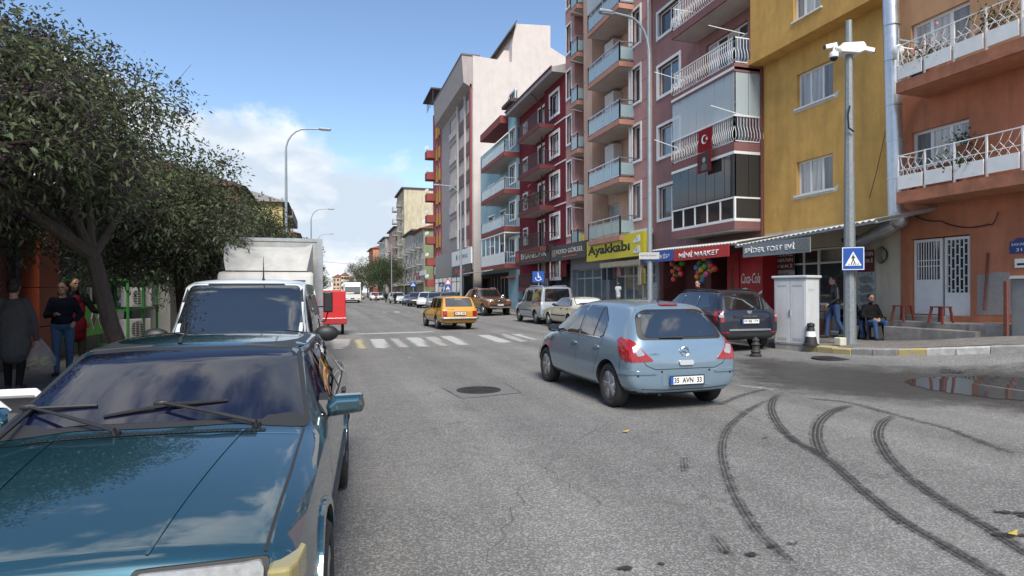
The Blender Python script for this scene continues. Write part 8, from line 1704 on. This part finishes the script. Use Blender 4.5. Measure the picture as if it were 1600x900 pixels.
def put(o, w, h, s, mt, u, v, tw, th, ext=.012, **k): return text(s, mt, o, (-.002, w / 2 - u * w, v * h), (0, -1, 0), (0, 0, 1), w=tw * w, h=th * h, ext=ext, **k)
SGW = mat('sign_white', (.72, .72, .70), .5, var=.04); SGK = mat('sign_black', (.02, .02, .022), .5, var=.1)
GRB = mat('banner_grey', (.22, .24, .245), .6, var=.1, vscale=2); o, w, h = board('snack_bar_sign', 'grey snack bar sign with white lettering hung under the awning', 1161, 1266, 382, 402.5, 12.85, GRB, .03)
put(o, w, h, 'SPİDER TOST EVİ', SGW, .03, .28, .77, .50, bold=.03); b = MB(); b.box(-.006, -.001, -w / 2 + .03, -w / 2 + .2 * w, .06, h - .04); b.build('sandwich_print', mat('bread_print', (.30, .29, .26), .5), o, world=False)
BRED = mat('banner_red', (.50, .035, .028), .55, var=.08, vscale=1.5, bump=.4, bscale=2); o, w, h = board('market_banner', 'red mini market banner under the corrugated awning', 1053, 1139, 391, 408, 13.0, BRED, .02)
put(o, w, h, 'MİNİ MARKET', SGW, .10, .22, .74, .56, shear=.12, bold=.02)
BBLU = mat('banner_blue', (.03, .10, .36), .55, var=.1, vscale=1.5); o, w, h = board('service_banner', 'blue service banner beside the red market banner', 1007, 1052, 395, 411, 13.0, BBLU, .02); put(o, w, h, 'SERVİS²', SGW, .28, .25, .60, .5, shear=.1)
SYEL = mat('sign_yellow', (.66, .55, .03), .5, var=.05); o, w, h = board('shoe_shop_sign', 'bright yellow shoe shop sign with black lettering and two white shoes', 917, 1006, 378, 409, 14.35, SYEL, .25)
put(o, w, h, 'Ayakkabı', SGK, .03, .16, .76, .56, bold=.025); put(o, w, h, 'Özcelik', mat('sign_green', (.08, .22, .05), .5), .05, .74, .22, .16)
for k in range(2):
    c = -w / 2 + .10 * w; z_ = h * (.12 + .45 * k); b = MB(); b.prism(rpoly([(c - .34, z_ + .08), (c - .30, z_ + .02), (c + .34, z_), (c + .36, z_ + .10), (c + .1, z_ + .2), (c - .05, z_ + .34), (c - .26, z_ + .36)], .06), 'x', -.02, -.002); sh_ = b.build('white_shoe', SGW, o, world=False); b = MB(); b.prism([(c - .05, z_ + .1), (c + .02, z_ + .22), (c + .05, z_ + .2), (c - .01, z_ + .09)], 'x', -.024, -.0205); b.build('stripe', SGK, sh_, world=False)
b = MB(); n_ = 40; vv = []; y0_, y1_ = fy(1002, 14.2), fy(940, 14.2); zz0 = fz(940, 415, 14.2)
for i in range(n_): ya_ = y0_ + (y1_ - y0_) * i / n_; b.box(14.1, 14.13, ya_, ya_ + (y1_ - y0_) / n_ * .96, zz0 - .16 + .05 * (i % 2), zz0 + .12)
tag(b.build('awning_valance', mat('beige_canvas', (.36, .31, .22), .9, var=.2)), 'beige scalloped awning valance under the shoe shop sign', 'awning')
SDG = mat('sign_dark_grey', (.035, .037, .042), .5, var=.1); o, w, h = board('photo_shop_sign', 'dark grey photo shop sign with thin pale lettering', 861, 915, 386, 409, 14.35, SDG, .2); put(o, w, h, 'FOTO GÖKSEL', mat('sign_pale', (.60, .52, .48), .5), .19, .42, .75, .36); put(o, w, h, 'Dijital Fotoğrafçılık', mat('sign_orange', (.5, .15, .05), .5), .36, .16, .42, .12)
b = MB(); b.prism(rpoly([(w * .34, h * .3), (w * .46, h * .3), (w * .46, h * .75), (w * .34, h * .75)], .08), 'x', -.01, -.001); b.build('emblem', mat('sign_bronze', (.22, .16, .13), .5), o, world=False)
o, w, h = board('doner_shop_sign', 'black doner shop sign with bold white and outlined lettering', 805.5, 859.5, 393, 416, 14.35, SGK, .2); put(o, w, h, 'EFSANE', SGW, .19, .36, .43, .36, bold=.03); put(o, w, h, 'DNR', SGW, .63, .38, .27, .36); b = MB(); b.box(-.01, -.001, -w * .35, w * .3, h * .2, h * .26); b.build('red_line', BRED, o, world=False)
b = MB(); b.prism([(w * .40, h * .2), (w * .46, h * .25), (w * .47, h * .75), (w * .43, h * .9), (w * .38, h * .72), (w * .38, h * .3)], 'x', -.014, -.001); b.build('doner_emblem', BRED, o, world=False)
# shop sign on the white building
o, w, h = board('store_sign', 'large white store sign above the black shop front', 706, 736, 395, 417, 13.9, SGW, .15); put(o, w, h, 'mınnos', mat('sign_slate', (.12, .22, .26), .5), .42, .42, .42, .26, bold=.01); b = MB(); b.lathe([(h * .2, -.02), (h * .2, 0), (h * .13, 0), (h * .13, -.02)], 20, (0, w * .2, h * .55), 'x'); b.build('emblem', mat('sign_slate', (.12, .22, .26), .5), o, world=False)
o, w, h = board('store_sign', 'dark store band with red lettering under the white store sign', 706, 736, 418, 434, 13.9, SGK, .15); put(o, w, h, 'Brand', mat('sign_redtext', (.5, .04, .05), .5), .22, .28, .46, .45, bold=.02)
for i, (px0, px1, pt, pbm, mt, lb) in enumerate(((679, 689, 417, 429, SGW, 'white shop sign under the red and yellow block'), (655, 664, 424, 431, SGW, 'white shop sign on the green house front'), (646, 654, 428, 436, mat('sign_red2', (.45, .08, .08), .5), 'red shop sign beside the green house'))):
    board('shop_sign', lb, px0, px1, pt, pbm, 14.6 if i == 0 else 15.9, mt, .15)
# shop fronts: hanging garments, mannequin, glass
GC_ = [cloth('garment%d' % i, c) for i, c in enumerate(((.02, .025, .04), (.05, .05, .052), (.30, .14, .12), (.42, .38, .30), (.10, .14, .2), (.25, .22, .05)))]
for i, (px, py, hgt, wd, m) in enumerate(((944, 425, .85, .34, 0), (953, 424, .9, .36, 0), (960, 424, .85, .34, 1), (967, 422, .7, .3, 2), (1000, 425, 1.3, .32, 3), (1006, 432, .8, .25, 5))):
    c = on_x(px, py, 14.55); b = MB(); n = 8; vv = []
    t = thing('hanging_garment', ('navy jacket hanging first in the shoe shop row', 'navy coat hanging beside the first jacket', 'charcoal jacket hanging in the shoe shop row', 'pink blouse hanging after the charcoal jacket', 'long cream garment hanging at the end of the row', 'yellow vest hanging beside the cream garment')[i], 'garment', tuple(c))
    b.prism(rpoly([(-wd * .5, -hgt * .5), (wd * .5, -hgt * .5), (wd * .46, hgt * .3), (wd * .2, hgt * .5), (-wd * .2, hgt * .5), (-wd * .46, hgt * .3)], .06), 'x', -.06, .06); b.build('cloth', GC_[m], t, world=False, bevel=.03); b = MB(); b.tube([(0, 0, hgt * .5 - .05), (0, 0, hgt * .5 + .12)], .01, 5); b.build('hanger', STEEL, t, world=False)
c = on_x(966, 456, 14.3); t = thing('shop_mannequin', 'white T-shirt on a torso mannequin outside the shoe shop', 'mannequin', (14.3, c.y, gw(14.3, c.y))); hm = c.z - gw(14.3, c.y)
b = MB(); b.ball((0, 0, hm), .19, 14, 10, 0, (.6, .95, 1.6)); b.ball((0, 0, hm - .2), .17, 14, 8, 0, (.6, 1, 1)); b.ball((0, -.2, hm + .16), .075, 10, 7, 0, (1, 1.1, 1.7)); b.ball((0, .2, hm + .16), .075, 10, 7, 0, (1, 1.1, 1.7)); b.build('shirt', SGW, t, True, world=False); b = MB(); b.tube([(0, 0, 0), (0, 0, hm)], .02, 6); b.lathe([(.18, 0), (.16, .03), (.02, .04)], 14); b.build('stand', STEEL, t, world=False); b = MB(); b.ball((0, 0, hm + .42), .06); b.build('neck', SKIN, t, True, world=False)
def shopfront(par, y0, y1, z0, z1, Xs, cols, frm, gm=GD):
    b = MB()
    for i in range(cols + 1): y_ = y0 + (y1 - y0 - .08) * i / cols; b.box(Xs, Xs + .07, y_, y_ + .08, z0, z1)
    for z_ in (z0, z0 + (z1 - z0) * .78, z1 - .07): b.box(Xs + .003, Xs + .067, y0, y1, z_, z_ + .07)
    t = b.build('shop_front', frm, par)
    for i in range(cols): a = y0 + (y1 - y0) * i / cols; g = MB(); g.box(Xs + .03, Xs + .04, a + .05, a + (y1 - y0) / cols - .03, z0, z1); g.build('pane', gm, t)
FRB = mat('frame_paleblue', (.40, .50, .54), .5); SG_ = clear_glass('shop_glass', (.3, .34, .35), .35)
ym_ = (Y_pi[0] + Y_pi[1]) / 2
shopfront(bp2, Y_pi[0] + .3, ym_ - .2, .25, 3.0, X + .75, 5, ALU, SG_); shopfront(bp2, ym_ + .2, Y_pi[1] - .3, .25, 3.0, X + .6, 4, FRB, SG_); shopfront(bb, Y_bu[0] + .3, Y_bu[1] - .5, .25, 3.1, X + .8, 7, SGK, SG_)
shopfront(bw, 64, 81, .3, 3.4, X - 1.06, 6, SGK, GS)
for i in range(10):   # goods on shelves behind the glass
    y_ = Y_pi[0] + .7 + i * .48; t = thing('shoe_shelf', 'shelf of shoes and boxes behind the shoe shop glass', 'shelf', (X + 1.5, y_, .25), group='shelves inside the shoe shop'); b = MB()
    for z_ in (0, .6, 1.2, 1.8): b.box(-.15, .15, -.2, .2, z_, z_ + .03)
    b.box(.15, .17, -.2, .2, 0, 2.2); b.build('rack', mat('shelf_pale', (.45, .44, .42), .7), t, world=False); b = MB()
    for z_ in (.03, .63, 1.23, 1.83):
        for q in range(3): b.box(-.12, .1, -.17 + q * .115, -.07 + q * .115, z_, z_ + random.uniform(.1, .3))
    b.build('boxes', [GC_[random.randrange(6)]][0], t, world=False)
# mini market: drink fridges, hanging balls, snack racks
COKE = mat('cola_red', (.36, .012, .016), .4, var=.08)
for i, (px0, px1) in enumerate(((1156, 1191), (1136, 1154))):
    y1, y0 = fy(px0, 14.3), fy(px1, 14.3); t = thing('drinks_fridge', ('red cola drinks fridge with white script lettering', 'red drinks fridge with bottle picture beside the cola fridge')[i], 'fridge', (14.3, (y0 + y1) / 2, gw(14.3, y0))); w = y1 - y0; hh = fz(px0, 396, 14.3) - gw(14.3, y0); b = MB(); b.box(0, .65, -w / 2, w / 2, .05, hh); b.build('case', COKE, t, world=False, bevel=.02)
    if i == 0:
        text('Coca-Cola', SGW, t, (-.003, w * .42, hh * .60), (0, -1, 0), (0, 0, 1), w=w * .84, h=hh * .13, ext=.004, shear=.3); b = MB(); P_ = [(w / 2 - w * k / 12, hh * (.50 + .04 * math.sin(k * .55))) for k in range(13)]; b.prism(P_ + [(p[0], p[1] - hh * .035) for p in reversed(P_)], 'x', -.006, -.001); b.build('white_wave', SGW, t, world=False)
        b = MB(); b.prism([(-.1, hh * .2), (.1, hh * .2), (.09, hh * .42), (-.09, hh * .42)], 'x', -.006, -.001); b.build('printed_glass', mat('drink_green', (.2, .3, .12), .5), t, world=False)
    else:
        b = MB(); b.prism(rpoly([(-.1, hh * .2), (.14, hh * .2), (.14, hh * .55), (.06, hh * .65), (.06, hh * .8), (-.02, hh * .8), (-.02, hh * .65), (-.1, hh * .55)], .03), 'x', -.006, -.001); b.build('printed_bottle', mat('drink_brown', (.10, .03, .02), .3), t, world=False)
BALLC = [mat('ball%d' % i, c, .35, var=.05, coat=.5) for i, c in enumerate(((.55, .04, .03), (.62, .45, .03), (.08, .35, .05), (.55, .2, .03), (.06, .14, .4), (.5, .06, .2)))]
BN = ('red', 'yellow', 'green', 'orange', 'blue', 'pink'); rbb = random.Random(9); nb_ = {}
for k, (px, py) in enumerate([(1101, 403), (1108, 410), (1094, 411), (1102, 416), (1096, 421), (1110, 422), (1104, 428), (1092, 426), (1099, 432), (1089, 418), (1090, 432), (1098, 438), (1111, 415), (1051, 412), (1057, 418), (1052, 424), (1062, 420), (1056, 430), (1064, 428), (1053, 436), (1066, 412), (1117, 420)]):
    ci = rbb.randrange(6) if k < 13 else (0, 0, 2)[k % 3]; c = on_x(px, py, 13.5 + .12 * (k % 3)); b = MB(); b.ball(tuple(c), .12, 14, 9); where = 'in the net under the mini market banner' if k < 13 or k == 21 else 'hanging under the blue service banner'
    tag(b.build('toy_ball', BALLC[ci], None, True), '%s toy ball %s' % (BN[ci], where), 'ball', '%s balls %s' % (BN[ci], where))
t = thing('poster_rack', 'black and white printed panel beside the lamp post at the market', 'poster', (14.6, fy(1022, 14.6), .3)); b = MB(); b.box(0, .03, -.25, .25, .3, 1.7); b.build('sheet', mat('comic_print', (.6, .6, .58), .5, vscale=9, col2=(.03, .03, .03)), t, world=False)
# flag and portrait banner on the mauve balcony
fz_ = fz(1106, 205, XbM - .25); y1f, y0f = fy(1092, XbM - .16), fy(1113, XbM - .16); zf1, zf0 = fz(1092, 206, XbM - .16), fz(1092, 240, XbM - .16); wF = y1f - y0f
FLR = cloth('flag_red', (.20, .010, .016)); t = thing('hanging_flag', 'red crescent flag hung over the glazed mauve balcony rail', 'flag', (XbM - .16, (y0f + y1f) / 2, zf0)); b = MB(); b.box(-.006, .006, -wF / 2, wF / 2, 0, zf1 - zf0); b.build('cloth', FLR, t, world=False)
hF = zf1 - zf0; cyF = .06; ring = [(cyF + .17 * math.cos(a), hF * .55 + .17 * math.sin(a)) for a in [R(q) for q in range(50, 311, 20)]] + [(cyF + .04 + .135 * math.cos(a), hF * .55 + .135 * math.sin(a)) for a in [R(q) for q in range(310, 49, -20)]]; b = MB(); b.prism([(-p[0] + .1, p[1]) for p in ring], 'x', -.01, -.0065); b.build('crescent', SGW, t, world=False)
st = [(.0 + (.08 if k % 2 == 0 else .032) * math.cos(R(90 + 36 * k)) - .12, hF * .55 + (.08 if k % 2 == 0 else .032) * math.sin(R(90 + 36 * k))) for k in range(10)]; b = MB(); b.prism(st, 'x', -.01, -.0065); b.build('star', SGW, t, world=False)
zp1, zp0 = fz(1092, 241, XbM - .2), fz(1092, 272, XbM - .2); hP = zp1 - zp0; t = thing('portrait_banner', 'dark banner with a portrait in a red border hanging below the flag', 'banner', (XbM - .2, (y0f + y1f) / 2, zp0)); b = MB(); b.box(-.006, .006, -wF * .5, wF * .5, 0, hP); b.build('cloth', FLR, t, world=False); b = MB(); b.box(-.012, -.007, -wF * .36, wF * .36, .04, hP - .04); b.build('ground', mat('portrait_dark', (.03, .028, .028), .8), t, world=False)
b = MB(); b.prism([(-.18, .08), (.18, .08), (.16, hP * .35), (.05, hP * .45), (-.05, hP * .45), (-.16, hP * .35)], 'x', -.016, -.0125); b.build('shoulders', mat('portrait_grey', (.10, .10, .10), .8), t, world=False); b = MB(); b.lathe([(.001, -.016), (.1, -.0155), (.1, -.0125)], 16, (0, 0, hP * .62), 'x'); b.build('head', mat('portrait_skin', (.35, .28, .24), .8), t, world=False)
# traffic signs on posts
def post_sign(name, label, px, py0, py1, hw, X_, kind):
    a, c = on_x(px, py0, X_), on_x(px, py1, X_); zg_ = gw(X_, a.y); t = thing(name, label, 'sign', (X_, a.y, zg_)); s = (a.z - c.z) / 2; zc = (a.z + c.z) / 2 - zg_; b = MB(); b.tube([(0.03, .04, 0), (0.03, .04, zc + s)], .03, 8); b.build('post', GALV, t, world=False); b = MB(); b.prism(rpoly([(-hw, zc - s), (hw, zc - s), (hw, zc + s), (-hw, zc + s)], .05), 'y', -.02, 0); b.build('plate', BLUE, t, world=False)
    f = MB()
    def Q(pts): f.prism([(p[0] * hw, zc + p[1] * s) for p in pts], 'y', -.026, -.0205)
    if kind == 'wheelchair':
        ring = [(-.02 + .52 * math.cos(a_), -.28 + .45 * math.sin(a_)) for a_ in [R(q) for q in range(150, 401, 18)]]; Q(ring + [(-.02 + (p[0] + .02) * .76, -.28 + (p[1] + .28) * .76) for p in reversed(ring)]); Q([(-.12, .5), (.05, .5), (.08, -.05), (-.08, -.05)]); Q([(-.08, .12), (.36, .12), (.36, .02), (-.08, .02)]); Q([(-.08, -.18), (.4, -.18), (.4, -.05), (-.08, -.05)]); Q([(.3, -.05), (.42, -.05), (.62, -.55), (.5, -.6)]); Q([(-.14, .58), (.04, .58), (.04, .76), (-.14, .76)])
    else:
        Q([(-.72, -.62), (.72, -.62), (0, .66)]); 
    f.build('symbol', SGW, t, world=False)
    if kind != 'wheelchair': f = MB(); f.prism([(p[0] * hw, zc + p[1] * s) for p in [(-.12, .2), (.12, .2), (.06, -.1), (.2, -.5), (.08, -.5), (0, -.2), (-.1, -.5), (-.22, -.5), (-.06, -.1)]], 'y', -.03, -.0265); f.build('walker', BLACK, t, world=False)
    t.rotation_euler.z = -R(10); return t, zc, s
post_sign('parking_sign', 'blue disabled parking sign before the doner shop', 841, 424, 441, .34, 11.9, 'wheelchair')
t, zc, s = post_sign('pedestrian_sign', 'blue crossing sign under a red triangle on one post', 700, 445, 454, .3, 11.9, 'walk'); b = MB(); b.prism([(-.36, zc + s + .05), (.36, zc + s + .05), (0, zc + s + .7)], 'y', -.02, 0); tt_ = b.build('warning_triangle', mat('tri_red', (.5, .03, .03), .5), t, world=False); b = MB(); b.prism([(-.24, zc + s + .11), (.24, zc + s + .11), (0, zc + s + .54)], 'y', -.025, -.0205); b.build('white_field', SGW, tt_, world=False)
post_sign('pedestrian_sign', 'far blue crossing sign by the parked row', 645.5, 441, 448, .42, 11.9, 'walk')
lpY = lp.y; t = thing('street_name_sign', 'small white street sign strapped to the tall lamp post', 'sign', (11.83, lpY - .12, fz(1017, 400, 11.9))); b = MB(); b.box(-.36, .4, -.02, 0, -.12, .14); b.build('plate', mat('plate_grey', (.42, .42, .41), .6, var=.1), t, world=False); text('MAVİŞ SOKAK', SGK, t, (-.3, -.022, -.02), (1, 0, 0), (0, 0, 1), w=.6, h=.08, ext=.002)
t.rotation_euler.z = -R(28)
# overhead cables
CAB = mat('cable_black', (.02, .02, .02), .6)
def cable(label, pts, r=.012, sag=.4):
    P = [];
    for i in range(len(pts) - 1):
        a, c = Vector(pts[i]), Vector(pts[i + 1])
        for k in range(10): q = a.lerp(c, k / 10); q.z -= sag * 4 * (k / 10) * (1 - k / 10); P.append(q)
    P.append(Vector(pts[-1])); b = MB(); b.tube(P, r, 4, cap=False); tag(b.build('cable', CAB), label, 'cable')
cable('black cable drooping down the yellow house wall', [on_x(1394, 150, X - .08), on_x(1376, 240, X - .08), on_x(1358, 310, X - .08)], .012, .05); cable('thin wire strung across the far end of the street', [(-1.5, 150, 9), (14, 150, 8.6)], .03, .4); cable('black cable looping over the orange house door', [on_x(1412, 325, X - .05), on_x(1470, 345, X - .05), on_x(1545, 350, X - .05), on_x(1560, 330, X - .05)], .014, .12)
b = MB(); c = on_x(1382, 398, X - .06)
for k in range(5): rr = .16 + .02 * k; b.tube([(c.x - .01 * k, c.y + rr * .7 * math.cos(a) + .02 * k, c.z + rr * math.sin(a)) for a in [2 * math.pi * q / 16 for q in range(17)]], .008, 4, cap=False)
tag(b.build('cable_coil', CAB), 'coil of black cable hung on the cream wall', 'cable')
# white tubular rack at the left pavement edge
t = thing('tube_rack', 'white tubular rack beside the teal saloon', 'rack', (-2.35, 4.9, .15)); b = MB()
for y_ in (0, .55): b.tube([(-.9, y_, 0), (-.9, y_, .62), (-.82, y_, .7), (.25, y_, .7), (.33, y_, .62), (.33, y_, 0)], .035, 10)
b.build('tube', WHITE, t, True, world=False)
